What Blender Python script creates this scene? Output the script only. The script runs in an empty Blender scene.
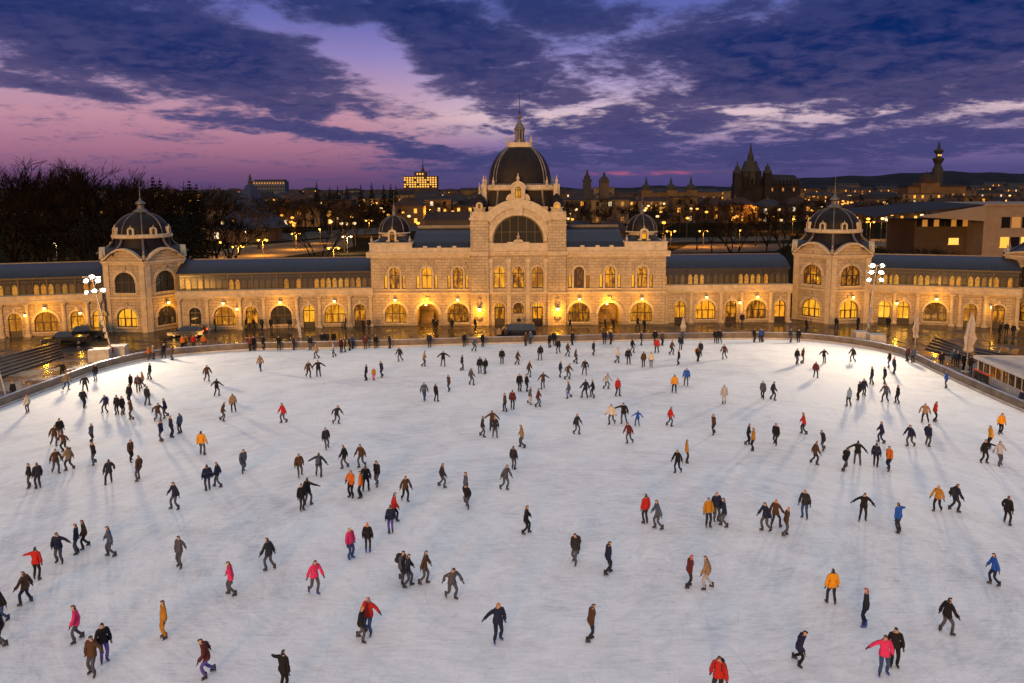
import bpy, bmesh, math, random
from mathutils import Vector, Matrix
random.seed(7)
PI = math.pi
scene = bpy.context.scene
COL = scene.collection
R = math.radians

# ------------------------------------------------------------------ camera
F_PX, CX, CY = 780.0, 512.0, 284.0
CAM_H, PITCH, ROLL = 20.0, R(7.1), R(-0.3)
cam_data = bpy.data.cameras.new('camera')
cam_data.sensor_width = 36.0
cam_data.lens = F_PX / 1024 * 36.0
cam_data.shift_y = (CY - 341.5) / 1024      # a shifted lens keeps the verticals nearly upright
cam_data.clip_end = 9000
cam_data.clip_start = 0.5
camera = bpy.data.objects.new('camera', cam_data)
COL.objects.link(camera)
CAM_M = Matrix.Rotation(PI / 2 - PITCH, 3, 'X') @ Matrix.Rotation(ROLL, 3, 'Z')
camera.matrix_world = Matrix.Translation((0, 0, CAM_H)) @ CAM_M.to_4x4()
scene.camera = camera


def ray(px, py):
    return (CAM_M @ Vector(((px - CX) / F_PX, -(py - CY) / F_PX, -1.0))).normalized()


def G(px, py, z=0.0):
    """the point of the horizontal plane at height z seen at a pixel"""
    d = ray(px, py)
    t = (z - CAM_H) / d.z
    return Vector((d.x * t, d.y * t, z))


def AY(px, py, Y):
    """the point of the vertical plane y = Y seen at a pixel"""
    d = ray(px, py)
    t = Y / d.y
    return Vector((d.x * t, Y, CAM_H + d.z * t))


def project(p):
    v = CAM_M.transposed() @ (Vector(p) - Vector((0, 0, CAM_H)))
    return (CX + F_PX * v.x / -v.z, CY - F_PX * v.y / -v.z)


# ------------------------------------------------------------------ materials
def lin(r, g=None, b=None):
    if g is None:
        r, g, b = r
    f = lambda c: (c / 255) / 12.92 if c / 255 <= 0.04045 else ((c / 255 + 0.055) / 1.055) ** 2.4
    return (f(r), f(g), f(b), 1.0)


class NT:
    def __init__(self, tree):
        self.t = tree

    def n(self, kind, **kw):
        nd = self.t.nodes.new(kind)
        for k, v in kw.items():
            setattr(nd, k, v)
        return nd

    def l(self, a, b):
        self.t.links.new(a, b)

    def val(self, sock, v):
        if hasattr(v, 'is_linked') or hasattr(v, 'links'):
            self.l(v, sock)
        else:
            sock.default_value = v

    def math(self, op, a, b=0.0, c=0.0, clamp=False):
        nd = self.n('ShaderNodeMath', operation=op, use_clamp=clamp)
        self.val(nd.inputs[0], a)
        self.val(nd.inputs[1], b)
        self.val(nd.inputs[2], c)
        return nd.outputs[0]

    def smooth(self, v, lo, hi, a=0.0, b=1.0):
        nd = self.n('ShaderNodeMapRange', interpolation_type='SMOOTHSTEP')
        self.val(nd.inputs['Value'], v)
        nd.inputs['From Min'].default_value = lo
        nd.inputs['From Max'].default_value = hi
        nd.inputs['To Min'].default_value = a
        nd.inputs['To Max'].default_value = b
        return nd.outputs[0]

    def mix(self, fac, a, b, blend='MIX'):
        nd = self.n('ShaderNodeMix', data_type='RGBA', blend_type=blend)
        self.val(nd.inputs[0], fac)
        self.val(nd.inputs[6], a)
        self.val(nd.inputs[7], b)
        return nd.outputs[2]

    def noise(self, vec, scale, detail=4.0, rough=0.55, dist=0.0):
        nd = self.n('ShaderNodeTexNoise')
        if vec is not None:
            self.l(vec, nd.inputs['Vector'])
        nd.inputs['Scale'].default_value = scale
        nd.inputs['Detail'].default_value = detail
        nd.inputs['Roughness'].default_value = rough
        nd.inputs['Distortion'].default_value = dist
        return nd.outputs[0]

    def ramp(self, fac, stops):
        nd = self.n('ShaderNodeValToRGB')
        els = nd.color_ramp.elements
        while len(els) < len(stops):
            els.new(0.5)
        for e, (p, c) in zip(els, stops):
            e.position = p
            e.color = c
        self.l(fac, nd.inputs[0])
        return nd.outputs[0]


MATS = {}


def new_mat(name):
    m = bpy.data.materials.new(name)
    m.use_nodes = True
    nt = NT(m.node_tree)
    bsdf = next(x for x in m.node_tree.nodes if x.type == 'BSDF_PRINCIPLED')
    MATS[name] = m
    return m, nt, bsdf


def mat(name, color, rough=0.7, metal=0.0, var=0.25, scale=1.5, bump=0.0, bscale=8.0, spec=0.5, coord='Object'):
    """a plain surface with real wear: the colour wanders by var over noise of the given scale"""
    if name in MATS:
        return MATS[name]
    m, nt, b = new_mat(name)
    c = (color[0], color[1], color[2], 1)
    tc = nt.n('ShaderNodeTexCoord').outputs[coord]
    if var:
        nz = nt.noise(tc, scale, 5.0, 0.6)
        lo = tuple(x * (1 - var) for x in color[:3]) + (1,)
        hi = tuple(min(1, x * (1 + var)) for x in color[:3]) + (1,)
        nt.l(nt.ramp(nz, [(0.3, lo), (0.7, hi)]), b.inputs['Base Color'])
    else:
        b.inputs['Base Color'].default_value = c
    b.inputs['Roughness'].default_value = rough
    b.inputs['Metallic'].default_value = metal
    b.inputs['Specular IOR Level'].default_value = spec
    if bump:
        bp = nt.n('ShaderNodeBump')
        bp.inputs['Strength'].default_value = bump
        bp.inputs['Distance'].default_value = 0.05
        nt.l(nt.noise(tc, bscale, 3.0), bp.inputs['Height'])
        nt.l(bp.outputs[0], b.inputs['Normal'])
    return m


def emit(name, color, strength, sample=False):
    if name in MATS:
        return MATS[name]
    m, nt, b = new_mat(name)
    b.inputs['Base Color'].default_value = (0.1, 0.1, 0.1, 1)
    b.inputs['Emission Color'].default_value = (color[0], color[1], color[2], 1)
    b.inputs['Emission Strength'].default_value = strength
    m.cycles.emission_sampling = 'AUTO' if sample else 'NONE'
    return m


def stone_mat(name, color, course=0.42, var=0.16):
    m, nt, b = new_mat(name)
    tc = nt.n('ShaderNodeTexCoord').outputs['Object']
    sep = nt.n('ShaderNodeSeparateXYZ')
    nt.l(tc, sep.inputs[0])
    u = nt.math('ADD', sep.outputs[0], sep.outputs[1])
    cmb = nt.n('ShaderNodeCombineXYZ')
    nt.l(u, cmb.inputs[0])
    nt.l(sep.outputs[2], cmb.inputs[1])
    br = nt.n('ShaderNodeTexBrick')
    nt.l(cmb.outputs[0], br.inputs['Vector'])
    br.inputs['Scale'].default_value = 1.0
    br.inputs['Brick Width'].default_value = course * 2.3
    br.inputs['Row Height'].default_value = course
    br.inputs['Mortar Size'].default_value = 0.028
    br.inputs['Mortar Smooth'].default_value = 0.3
    c = color
    br.inputs['Color1'].default_value = (c[0] * 1.08, c[1] * 1.06, c[2] * 1.02, 1)
    br.inputs['Color2'].default_value = (c[0] * .92, c[1] * .92, c[2] * .92, 1)
    br.inputs['Mortar'].default_value = (c[0] * .5, c[1] * .48, c[2] * .45, 1)
    nz = nt.noise(tc, 0.7, 6.0, 0.65)
    stain = nt.ramp(nz, [(0.3, (1 - var * 1.8, 1 - var * 1.9, 1 - var * 2, 1)), (0.65, (1.05, 1.05, 1.05, 1))])
    col = nt.mix(1.0, br.outputs[0], stain, 'MULTIPLY')
    # rain streaks and soot running down the courses
    rs = nt.n('ShaderNodeMapping')
    nt.l(cmb.outputs[0], rs.inputs[0])
    rs.inputs['Scale'].default_value = (1.5, .16, 1)
    run = nt.smooth(nt.noise(rs.outputs[0], 1.3, 5.0, .65), .50, .72)
    col = nt.mix(nt.math('MULTIPLY', run, .5), col, (c[0] * .42, c[1] * .40, c[2] * .40, 1))
    nt.l(col, b.inputs['Base Color'])
    b.inputs['Roughness'].default_value = 0.8
    bp = nt.n('ShaderNodeBump')
    bp.inputs['Strength'].default_value = 0.6
    bp.inputs['Distance'].default_value = 0.03
    hh = nt.math('SUBTRACT', nt.math('MULTIPLY', nt.noise(tc, 6, 4), 0.4), br.outputs[1])
    nt.l(hh, bp.inputs['Height'])
    nt.l(bp.outputs[0], b.inputs['Normal'])
    return m


def seam_roof_mat(name, color, axis=0, pitch=0.55, rough=0.42):
    """sheet metal roof with standing seams running up the slope"""
    m, nt, b = new_mat(name)
    tc = nt.n('ShaderNodeTexCoord').outputs['Object']
    sep = nt.n('ShaderNodeSeparateXYZ')
    nt.l(tc, sep.inputs[0])
    s = nt.math('FRACT', nt.math('DIVIDE', sep.outputs[axis], pitch))
    seam = nt.math('LESS_THAN', s, 0.12)
    nz = nt.noise(tc, 0.8, 6, 0.65)
    lo = tuple(x * .6 for x in color) + (1,)
    hi = tuple(x * 1.5 for x in color) + (1,)
    base = nt.ramp(nz, [(0.3, lo), (0.7, hi)])
    nt.l(nt.mix(seam, base, tuple(x * 1.9 for x in color) + (1,)), b.inputs['Base Color'])
    nt.l(nt.math('ADD', nt.math('MULTIPLY', nz, 0.35), rough - 0.17), b.inputs['Roughness'])
    b.inputs['Metallic'].default_value = 0.35
    bp = nt.n('ShaderNodeBump')
    bp.inputs['Strength'].default_value = 0.7
    bp.inputs['Distance'].default_value = 0.05
    nt.l(seam, bp.inputs['Height'])
    nt.l(bp.outputs[0], b.inputs['Normal'])
    return m


def lit_glass(name, bright, dim, strength, scale=1.1, cut=(0.38, 0.62), gloss=0.07):
    """a window with a lit room behind it: curtains, lamps and furniture make the light uneven"""
    m, nt, b = new_mat(name)
    tc = nt.n('ShaderNodeTexCoord').outputs['Object']
    info = nt.n('ShaderNodeObjectInfo').outputs['Random']
    mp = nt.n('ShaderNodeVectorMath', operation='ADD')
    nt.l(tc, mp.inputs[0])
    off = nt.n('ShaderNodeCombineXYZ')
    for i, k in enumerate((37.0, 11.0, 53.0)):
        nt.l(nt.math('MULTIPLY', info, k), off.inputs[i])
    nt.l(off.outputs[0], mp.inputs[1])
    st = nt.n('ShaderNodeMapping')
    st.inputs['Scale'].default_value = (2.2, 1, 0.8)
    nt.l(mp.outputs[0], st.inputs[0])
    a = nt.noise(st.outputs[0], scale, 3.0, 0.6)
    fine = nt.noise(mp.outputs[0], 7.0, 2.0)
    v = nt.math('ADD', nt.math('MULTIPLY', a, 0.8), nt.math('MULTIPLY', fine, 0.2))
    f = nt.smooth(nt.math('ADD', v, nt.math('MULTIPLY', nt.math('SUBTRACT', info, .55), .22)), cut[0], cut[1])
    sep = nt.n('ShaderNodeSeparateXYZ')
    nt.l(tc, sep.inputs[0])
    col = nt.mix(f, dim, bright)
    nt.l(col, b.inputs['Emission Color'])
    b.inputs['Specular IOR Level'].default_value = .35
    rnd = nt.math('ADD', nt.math('MULTIPLY', info, 0.7), 0.6)
    nt.l(nt.math('MULTIPLY', rnd, strength), b.inputs['Emission Strength'])
    b.inputs['Base Color'].default_value = (0.02, 0.018, 0.015, 1)
    b.inputs['Roughness'].default_value = gloss
    m.cycles.emission_sampling = 'NONE'
    return m


# ------------------------------------------------------------------ mesh builder
class MB:
    def __init__(self):
        self.v, self.f = [], []
        self.cuts = []

    def cut(self):
        """what follows is another piece"""
        self.cuts.append((len(self.v), len(self.f)))

    def build_each(self, name, m, parent=None, smooth=False):
        cs = [(0, 0)] + self.cuts + [(len(self.v), len(self.f))]
        for (v0, f0), (v1, f1) in zip(cs[:-1], cs[1:]):
            if f1 > f0:
                p = MB()
                p.v = self.v[v0:v1]
                p.f = [tuple(i - v0 for i in f) for f in self.f[f0:f1]]
                p.build(name, m, parent, smooth=smooth)

    def add(self, verts, faces):
        o = len(self.v)
        self.v += [tuple(p) for p in verts]
        self.f += [tuple(i + o for i in fc) for fc in faces]
        return self

    def box(self, x0, x1, y0, y1, z0, z1):
        if x0 > x1: x0, x1 = x1, x0
        if y0 > y1: y0, y1 = y1, y0
        return self.add([(x0, y0, z0), (x1, y0, z0), (x1, y1, z0), (x0, y1, z0), (x0, y0, z1), (x1, y0, z1), (x1, y1, z1), (x0, y1, z1)],
                        [(0, 3, 2, 1), (4, 5, 6, 7), (0, 1, 5, 4), (1, 2, 6, 5), (2, 3, 7, 6), (3, 0, 4, 7)])

    def poly(self, pts):
        return self.add(pts, [tuple(range(len(pts)))])

    def tube(self, p0, p1, r0, r1=None, n=6, cap=True):
        r1 = r0 if r1 is None else r1
        p0, p1 = Vector(p0), Vector(p1)
        d = (p1 - p0)
        if d.length < 1e-6:
            return self
        d.normalize()
        a = d.orthogonal().normalized()
        b = d.cross(a)
        vs = []
        for p, r in ((p0, r0), (p1, r1)):
            for i in range(n):
                t = 2 * PI * i / n
                vs.append(p + a * (r * math.cos(t)) + b * (r * math.sin(t)))
        fs = [(i, (i + 1) % n, n + (i + 1) % n, n + i) for i in range(n)]
        if cap:
            fs += [tuple(range(n - 1, -1, -1)), tuple(range(n, 2 * n))]
        return self.add(vs, fs)

    def path(self, pts, rs, n=6):
        """a bent tube through pts with one radius per point"""
        pts = [Vector(p) for p in pts]
        vs = []
        for i, p in enumerate(pts):
            d = (pts[min(i + 1, len(pts) - 1)] - pts[max(i - 1, 0)]).normalized()
            a = d.cross(Vector((0.31, 0.17, 0.93))).normalized()
            b = d.cross(a)
            for k in range(n):
                t = 2 * PI * k / n
                vs.append(p + a * (rs[i] * math.cos(t)) + b * (rs[i] * math.sin(t)))
        fs = []
        for i in range(len(pts) - 1):
            for k in range(n):
                fs.append((i * n + k, i * n + (k + 1) % n, (i + 1) * n + (k + 1) % n, (i + 1) * n + k))
        fs += [tuple(range(n - 1, -1, -1)), tuple(range((len(pts) - 1) * n, len(pts) * n))]
        return self.add(vs, fs)

    def lathe(self, prof, n=24, c=(0, 0), rot=0.0, sq=None, cap=True):
        """prof = [(radius, z)...] from bottom to top; sq = exponent of a squarish plan"""
        vs = []
        for r, z in prof:
            for i in range(n):
                t = 2 * PI * i / n + rot
                k = 1.0
                if sq:
                    k = (abs(math.cos(t)) ** sq + abs(math.sin(t)) ** sq) ** (-1 / sq)
                vs.append((c[0] + r * k * math.cos(t), c[1] + r * k * math.sin(t), z))
        fs = []
        for j in range(len(prof) - 1):
            for i in range(n):
                fs.append((j * n + i, j * n + (i + 1) % n, (j + 1) * n + (i + 1) % n, (j + 1) * n + i))
        if cap:
            fs += [tuple(range(n - 1, -1, -1)), tuple(range((len(prof) - 1) * n, len(prof) * n))]
        return self.add(vs, fs)

    def extr(self, pts, d):
        """a flat outline (list of 3D points) thickened along vector d"""
        n = len(pts)
        d = Vector(d)
        a = [Vector(p) for p in pts]
        return self.add(a + [p + d for p in a],
                        [tuple(range(n)), tuple(range(2 * n - 1, n - 1, -1))] + [(i, i + n, (i + 1) % n + n, (i + 1) % n) for i in range(n)])

    def wall(self, x0, x1, z0, z1, ops, y=0.0, depth=0.35, seg=12):
        """a wall face in the plane y with arched openings (cx, w, sill, spring, top) and their reveals"""
        ops = sorted(ops)
        cur = x0
        for cx, w, zb, zs, zt in ops:
            a, b = cx - w / 2, cx + w / 2
            if a > cur + 1e-4:
                self.poly([(cur, y, z0), (a, y, z0), (a, y, z1), (cur, y, z1)])
            if zb > z0 + 1e-4:
                self.poly([(a, y, z0), (b, y, z0), (b, y, zb), (a, y, zb)])
            pts = arc_pts(cx, w, zs, zt, seg)
            for (xa, za), (xb, zb2) in zip(pts[:-1], pts[1:]):
                self.poly([(xa, y, za), (xb, y, zb2), (xb, y, z1), (xa, y, z1)])
                self.poly([(xa, y, za), (xa, y + depth, za), (xb, y + depth, zb2), (xb, y, zb2)])
            self.poly([(a, y, zb), (a, y + depth, zb), (a, y + depth, zs), (a, y, zs)])
            self.poly([(b, y, zb), (b, y, zs), (b, y + depth, zs), (b, y + depth, zb)])
            self.poly([(a, y, zb), (b, y, zb), (b, y + depth, zb), (a, y + depth, zb)])
            cur = b
        if x1 > cur + 1e-4:
            self.poly([(cur, y, z0), (x1, y, z0), (x1, y, z1), (cur, y, z1)])
        return self

    def archband(self, cx, zc, ri, ro, a0=0.0, a1=PI, y0=0.0, y1=0.3, n=16, ez=1.0):
        """a curved moulding standing out from a wall, from y0 (front) to y1"""
        for i in range(n):
            t0, t1 = a0 + (a1 - a0) * i / n, a0 + (a1 - a0) * (i + 1) / n
            q = lambda r, t, y: (cx + r * math.cos(t), y, zc + r * ez * math.sin(t))
            self.add([q(ri, t0, y0), q(ro, t0, y0), q(ro, t1, y0), q(ri, t1, y0), q(ri, t0, y1), q(ro, t0, y1), q(ro, t1, y1), q(ri, t1, y1)],
                     [(0, 1, 2, 3), (0, 3, 7, 4), (1, 5, 6, 2)] + ([(0, 4, 5, 1)] if i == 0 else []) + ([(3, 2, 6, 7)] if i == n - 1 else []))
        return self

    def xf(self, M):
        self.v = [tuple(M @ Vector(p)) for p in self.v]
        return self

    def merge(self, o):
        return self.add(o.v, o.f)

    def mesh(self, name, m=None, smooth=False):
        me = bpy.data.meshes.new(name)
        me.from_pydata(self.v, [], self.f)
        if m:
            me.materials.append(m)
        bm = bmesh.new()
        bm.from_mesh(me)
        bmesh.ops.recalc_face_normals(bm, faces=bm.faces)
        bm.to_mesh(me)
        bm.free()
        if smooth:
            for p in me.polygons:
                p.use_smooth = True
            try:
                me.set_sharp_from_angle(angle=R(40))
            except Exception:
                pass
        me.update()
        return me

    def build(self, name, m, parent=None, loc=(0, 0, 0), rz=0.0, smooth=False):
        o = bpy.data.objects.new(name, self.mesh(name, m, smooth))
        COL.objects.link(o)
        if parent:
            o.parent = parent
        o.location = loc
        o.rotation_euler = (0, 0, rz)
        return o


def arc_pts(cx, w, zs, zt, seg=12):
    if zt - zs < 1e-4:
        return [(cx - w / 2, zs), (cx + w / 2, zs)]
    return [(cx - w / 2 * math.cos(PI * i / seg), zs + (zt - zs) * math.sin(PI * i / seg)) for i in range(seg + 1)]


def empty(name, loc=(0, 0, 0), rz=0.0, parent=None):
    o = bpy.data.objects.new(name, None)
    o.empty_display_size = 0.3
    COL.objects.link(o)
    o.location = loc
    o.rotation_euler = (0, 0, rz)
    if parent:
        o.parent = parent
    return o


def tag(o, label, cat, group=None, kind=None):
    o['label'] = label
    o['category'] = cat
    if group: o['group'] = group
    if kind: o['kind'] = kind
    return o


def struct(o, kind='structure'):
    o['kind'] = kind
    return o


def inst(src, parent=None, loc=None, rz=None, scale=None):
    """a copy of one object (mesh shared) under another parent"""
    c = src.copy()
    COL.objects.link(c)
    c.parent = parent
    if loc is not None: c.location = loc
    if rz is not None: c.rotation_euler = (0, 0, rz)
    if scale is not None: c.scale = scale if hasattr(scale, '__len__') else (scale,) * 3
    return c


KIDS = {}


def adopt(child, parent):
    child.parent = parent
    KIDS.setdefault(parent.name, []).append(child)
    return child


def place_copy(me, name, parent=None, loc=(0, 0, 0), rz=0.0, scale=None):
    o = bpy.data.objects.new(name, me)
    COL.objects.link(o)
    if parent: o.parent = parent
    o.location = loc
    o.rotation_euler = (0, 0, rz)
    if scale is not None: o.scale = scale if hasattr(scale, '__len__') else (scale,) * 3
    return o


def point_light(name, loc, color, watts, radius=0.15, parent=None):
    d = bpy.data.lights.new(name, 'POINT')
    d.color = color
    d.energy = watts
    d.shadow_soft_size = radius
    o = bpy.data.objects.new(name, d)
    COL.objects.link(o)
    o.location = loc
    if parent: o.parent = parent
    return o


WORDS = ['zero', 'one', 'two', 'three', 'four', 'five', 'six', 'seven', 'eight', 'nine', 'ten', 'eleven', 'twelve', 'thirteen', 'fourteen', 'fifteen', 'sixteen', 'seventeen', 'eighteen', 'nineteen', 'twenty']
ORD = ['', 'first', 'second', 'third', 'fourth', 'fifth', 'sixth', 'seventh', 'eighth', 'ninth', 'tenth', 'eleventh', 'twelfth', 'thirteenth', 'fourteenth', 'fifteenth', 'sixteenth', 'seventeenth', 'eighteenth', 'nineteenth', 'twentieth']


def order_word(i, n):
    if n == 1: return ''
    if i == 0: return 'leftmost'
    if i == n - 1: return 'rightmost'
    if i < n / 2: return ORD[min(i + 1, 20)] + ' from left'
    return (ORD[min(n - i, 20)] + ' from right')


def unique_labels(rows):
    """rows: (object, [looks from short to long], place, pixel x); the label says the look, then the place, then the order"""
    todo = list(rows)
    for depth in (0, 1):
        groups = {}
        for r in todo:
            look = r[1][min(depth, len(r[1]) - 1)]
            groups.setdefault((look, r[2]), []).append(r)
        rest = []
        for (look, place), g in groups.items():
            if len(g) == 1:
                g[0][0]['label'] = f'{look} {place}'
            elif depth == 0:
                rest += g
            else:
                g.sort(key=lambda r: r[3])
                for i, r in enumerate(g):
                    lab = f'{look}, {order_word(i, len(g))} of those {place}'
                    r[0]['label'] = lab if len(lab.split()) <= 16 else lab.replace(' of those', '')
        todo = rest
# ------------------------------------------------------------------ sky
SUN_EL, SUN_AZ = R(6.5), R(194.0)      # warm light added from behind the viewer, slightly left, to fill the facade


def px_sky(px, py):
    d = ray(px, py)
    return (math.degrees(math.atan2(d.x, d.y)), math.degrees(math.asin(d.z)))


def build_world():
    w = bpy.data.worlds.new('World')
    scene.world = w
    w.use_nodes = True
    w.node_tree.nodes.clear()
    nt = NT(w.node_tree)
    out = nt.n('ShaderNodeOutputWorld')
    d = nt.n('ShaderNodeTexCoord').outputs['Generated']
    sep = nt.n('ShaderNodeSeparateXYZ')
    nt.l(d, sep.inputs[0])
    x, y, z = sep.outputs
    az = nt.math('MULTIPLY', nt.math('ARCTAN2', x, y), 57.2958)
    el = nt.math('MULTIPLY', nt.math('ARCSINE', z), 57.2958)
    # cloud-plane coordinates: clouds shrink and flatten towards the horizon
    zz = nt.math('ADD', nt.math('MAXIMUM', z, 0.0), 0.16)
    pl = nt.n('ShaderNodeCombineXYZ')
    nt.l(nt.math('DIVIDE', x, zz), pl.inputs[0])
    nt.l(nt.math('DIVIDE', y, zz), pl.inputs[1])
    pl = pl.outputs[0]
    n_big = nt.noise(pl, 0.8, 5.0, 0.62, 0.4)
    n_mid = nt.noise(pl, 3.1, 6.0, 0.62, 0.5)
    n_fin = nt.noise(pl, 8.5, 5.0, 0.62, 0.3)
    # warp of the hand-placed cloud banks so that their edges are ragged
    wrp = nt.n('ShaderNodeTexNoise')
    nt.l(pl, wrp.inputs['Vector'])
    wrp.inputs['Scale'].default_value = 1.9
    wrp.inputs['Detail'].default_value = 5
    wv = nt.n('ShaderNodeVectorMath', operation='SUBTRACT')
    nt.l(wrp.outputs[1], wv.inputs[0])
    wv.inputs[1].default_value = (0.5, 0.5, 0.5)
    ws = nt.n('ShaderNodeVectorMath', operation='MULTIPLY')
    nt.l(wv.outputs[0], ws.inputs[0])
    ws.inputs[1].default_value = (10.0, 4.0, 0)
    q0 = nt.n('ShaderNodeCombineXYZ')
    nt.l(az, q0.inputs[0])
    nt.l(el, q0.inputs[1])
    q = nt.n('ShaderNodeVectorMath', operation='ADD')
    nt.l(q0.outputs[0], q.inputs[0])
    nt.l(ws.outputs[0], q.inputs[1])
    q = q.outputs[0]

    def blob(px, py, wx, wy, rot, vec=q, soft=1.0):
        a, e = px_sky(px, py)
        k = 57.2958 / F_PX
        mp = nt.n('ShaderNodeMapping', vector_type='TEXTURE')
        nt.l(vec, mp.inputs[0])
        mp.inputs['Location'].default_value = (a, e, 0)
        mp.inputs['Rotation'].default_value = (0, 0, R(rot))
        mp.inputs['Scale'].default_value = (wx * k, wy * k, 1)
        ln = nt.n('ShaderNodeVectorMath', operation='LENGTH')
        nt.l(mp.outputs[0], ln.inputs[0])
        return nt.smooth(ln.outputs['Value'], 1.0 + 0.35 * soft, 1.0 - 0.75 * soft)

    CLOUDS = [  # px, py, half width, half height, tilt, weight
        (150, 45, 215, 56, -9, 1.35), (40, 10, 150, 44, -5, 1.3), (60, 92, 95, 12, -7, .9), (265, 84, 75, 24, -18, 1.1),
        (285, 112, 60, 14, -14, 1.0), (300, 128, 80, 9, -8, .95), (352, 142, 90, 9, -6, .95), (235, 123, 60, 7, -6, .8),
        (395, 12, 70, 26, -20, .9), (455, 42, 100, 46, -24, 1.3), (520, 85, 85, 34, -12, 1.0), (560, 25, 130, 40, 0, .80), (350, 8, 130, 20, -6, .7), (600, 70, 90, 30, 10, .55), (700, 40, 110, 40, 8, .66),
        (430, 155, 95, 10, -3, .95), (487, 134, 17, 8, -8, .8), (345, 106, 26, 8, -14, .7), (368, 114, 20, 5, -10, .6),
        (305, 140, 40, 4, -8, .5), (405, 140, 20, 5, -10, .6),
        (620, 130, 130, 26, 2, .95), (560, 160, 170, 20, 2, .85), (700, 105, 60, 20, 14, .7), (640, 60, 70, 16, 10, .42),
        (800, 150, 330, 24, 2, .85), (870, 40, 260, 52, 8, 1.6), (770, 75, 100, 30, 12, 1.0), (950, 90, 170, 30, 6, 1.0),
        (980, 15, 160, 50, 0, 1.6), (720, 15, 70, 24, 0, .6), (690, 150, 120, 16, 0, .7)]
    dens = None
    for px, py, wx, wy, rot, wt in CLOUDS:
        b = nt.math('MULTIPLY', blob(px, py, wx, wy, rot), wt)
        dens = b if dens is None else nt.math('MAXIMUM', dens, b)
    GAPS = [(835, 113, 52, 4.5, 3, .70), (745, 112, 40, 4, 4, .40), (640, 88, 60, 12, 16, .30), (660, 40, 50, 12, 10, .25), (580, 112, 35, 6, 8, .35), (378, 62, 45, 30, -30, .8), (250, 16, 26, 16, 0, .35)]
    for px, py, wx, wy, rot, wt in GAPS:
        dens = nt.math('SUBTRACT', dens, nt.math('MULTIPLY', blob(px, py, wx, wy, rot), wt))
    fb = nt.math('ADD', nt.math('MULTIPLY', n_mid, 0.56), nt.math('ADD', nt.math('MULTIPLY', n_fin, 0.28), nt.math('MULTIPLY', nt.noise(pl, 20.0, 4.0, 0.62, 0.2), 0.16)))
    fbc = nt.math('SUBTRACT', fb, 0.5)
    cover = nt.math('ADD', dens, nt.math('MULTIPLY', fbc, 4.2))
    cl = nt.smooth(cover, 0.02, 0.78)
    thick = nt.smooth(cover, 0.28, 1.18)

    # clear sky behind the clouds, left and right of the view
    def stops(lst):
        return [(max(0, px_sky(512, yy)[1]) / 20.0, lin(c)) for yy, c in lst]
    e20 = nt.math('DIVIDE', el, 20.0, clamp=True)
    left = nt.ramp(e20, stops([(188, (92, 68, 108)), (172, (120, 82, 120)), (150, (164, 112, 138)), (120, (192, 140, 160)), (92, (186, 150, 176)), (60, (148, 132, 188)), (25, (108, 110, 180)), (-20, (84, 92, 164))]))
    right = nt.ramp(e20, stops([(188, (74, 66, 118)), (170, (86, 78, 130)), (145, (140, 118, 164)), (118, (222, 194, 202)), (90, (182, 164, 202)), (55, (142, 138, 200)), (15, (96, 104, 176)), (-20, (86, 98, 172))]))
    clear = nt.mix(nt.smooth(az, -14.0, 2.0), left, right)
    # clouds: blue slate bodies, paler mauve where thin
    body = nt.ramp(e20, stops([(188, (64, 63, 115)), (160, (58, 61, 115)), (125, (56, 56, 108)), (85, (46, 52, 104)), (40, (34, 48, 102)), (0, (28, 46, 102))]))
    deep = nt.ramp(e20, stops([(188, (60, 58, 110)), (150, (48, 54, 106)), (100, (26, 44, 98)), (50, (6, 38, 98)), (0, (3, 34, 92))]))
    body = nt.mix(nt.math('MULTIPLY', nt.smooth(n_big, 0.40, 0.62), thick), body, deep)
    body = nt.mix(blob(880, 35, 280, 75, 8), body, deep)
    edge = nt.ramp(e20, stops([(188, (76, 70, 116)), (150, (82, 78, 126)), (100, (108, 94, 132)), (50, (86, 82, 128)), (0, (60, 70, 124))]))
    shade = nt.smooth(nt.math('ADD', nt.math('MULTIPLY', n_fin, .55), nt.math('MULTIPLY', n_mid, .45)), 0.36, 0.62)
    body = nt.mix(nt.math('MULTIPLY', shade, 0.5), body, edge)
    cloud = nt.mix(thick, edge, body)
    sky = nt.mix(cl, clear, cloud)
    # a last red streak along the right horizon
    sky = nt.mix(nt.math('MULTIPLY', blob(628, 173.5, 85, 2.6, 0.6, q0.outputs[0]), nt.smooth(n_mid, .42, .66, 0, .85)), sky, lin(186, 96, 126))
    # unseen sky overhead and behind the viewer is brightened to light the rink softly
    up = nt.smooth(el, 17.0, 50.0)
    zen = nt.mix(nt.smooth(n_big, 0.3, 0.7), (0.40, 0.425, 0.44, 1), (0.48, 0.50, 0.505, 1))
    back = nt.smooth(y, 0.1, -0.6)
    upb = nt.math('MAXIMUM', up, nt.math('MULTIPLY', back, nt.smooth(el, 2.0, 14.0, 0.0, 0.75)))
    sky = nt.mix(upb, sky, zen)
    # below the horizon: dark land
    sky = nt.mix(nt.smooth(el, -0.6, -1.2), sky, (0.012, 0.011, 0.018, 1))
    bg = nt.n('ShaderNodeBackground')
    nt.l(sky, bg.inputs['Color'])
    bg.inputs['Strength'].default_value = 1.0
    st = nt.n('ShaderNodeTexSky', sky_type='NISHITA', sun_disc=False)
    st.sun_elevation = SUN_EL
    st.sun_rotation = SUN_AZ
    st.altitude = 100
    hi = nt.mix(upb, (0, 0, 0, 1), st.outputs[0])
    bg2 = nt.n('ShaderNodeBackground')
    nt.l(hi, bg2.inputs['Color'])
    bg2.inputs['Strength'].default_value = 0.05
    add = nt.n('ShaderNodeAddShader')
    nt.l(bg.outputs[0], add.inputs[0])
    nt.l(bg2.outputs[0], add.inputs[1])
    nt.l(add.outputs[0], out.inputs[0])
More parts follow.
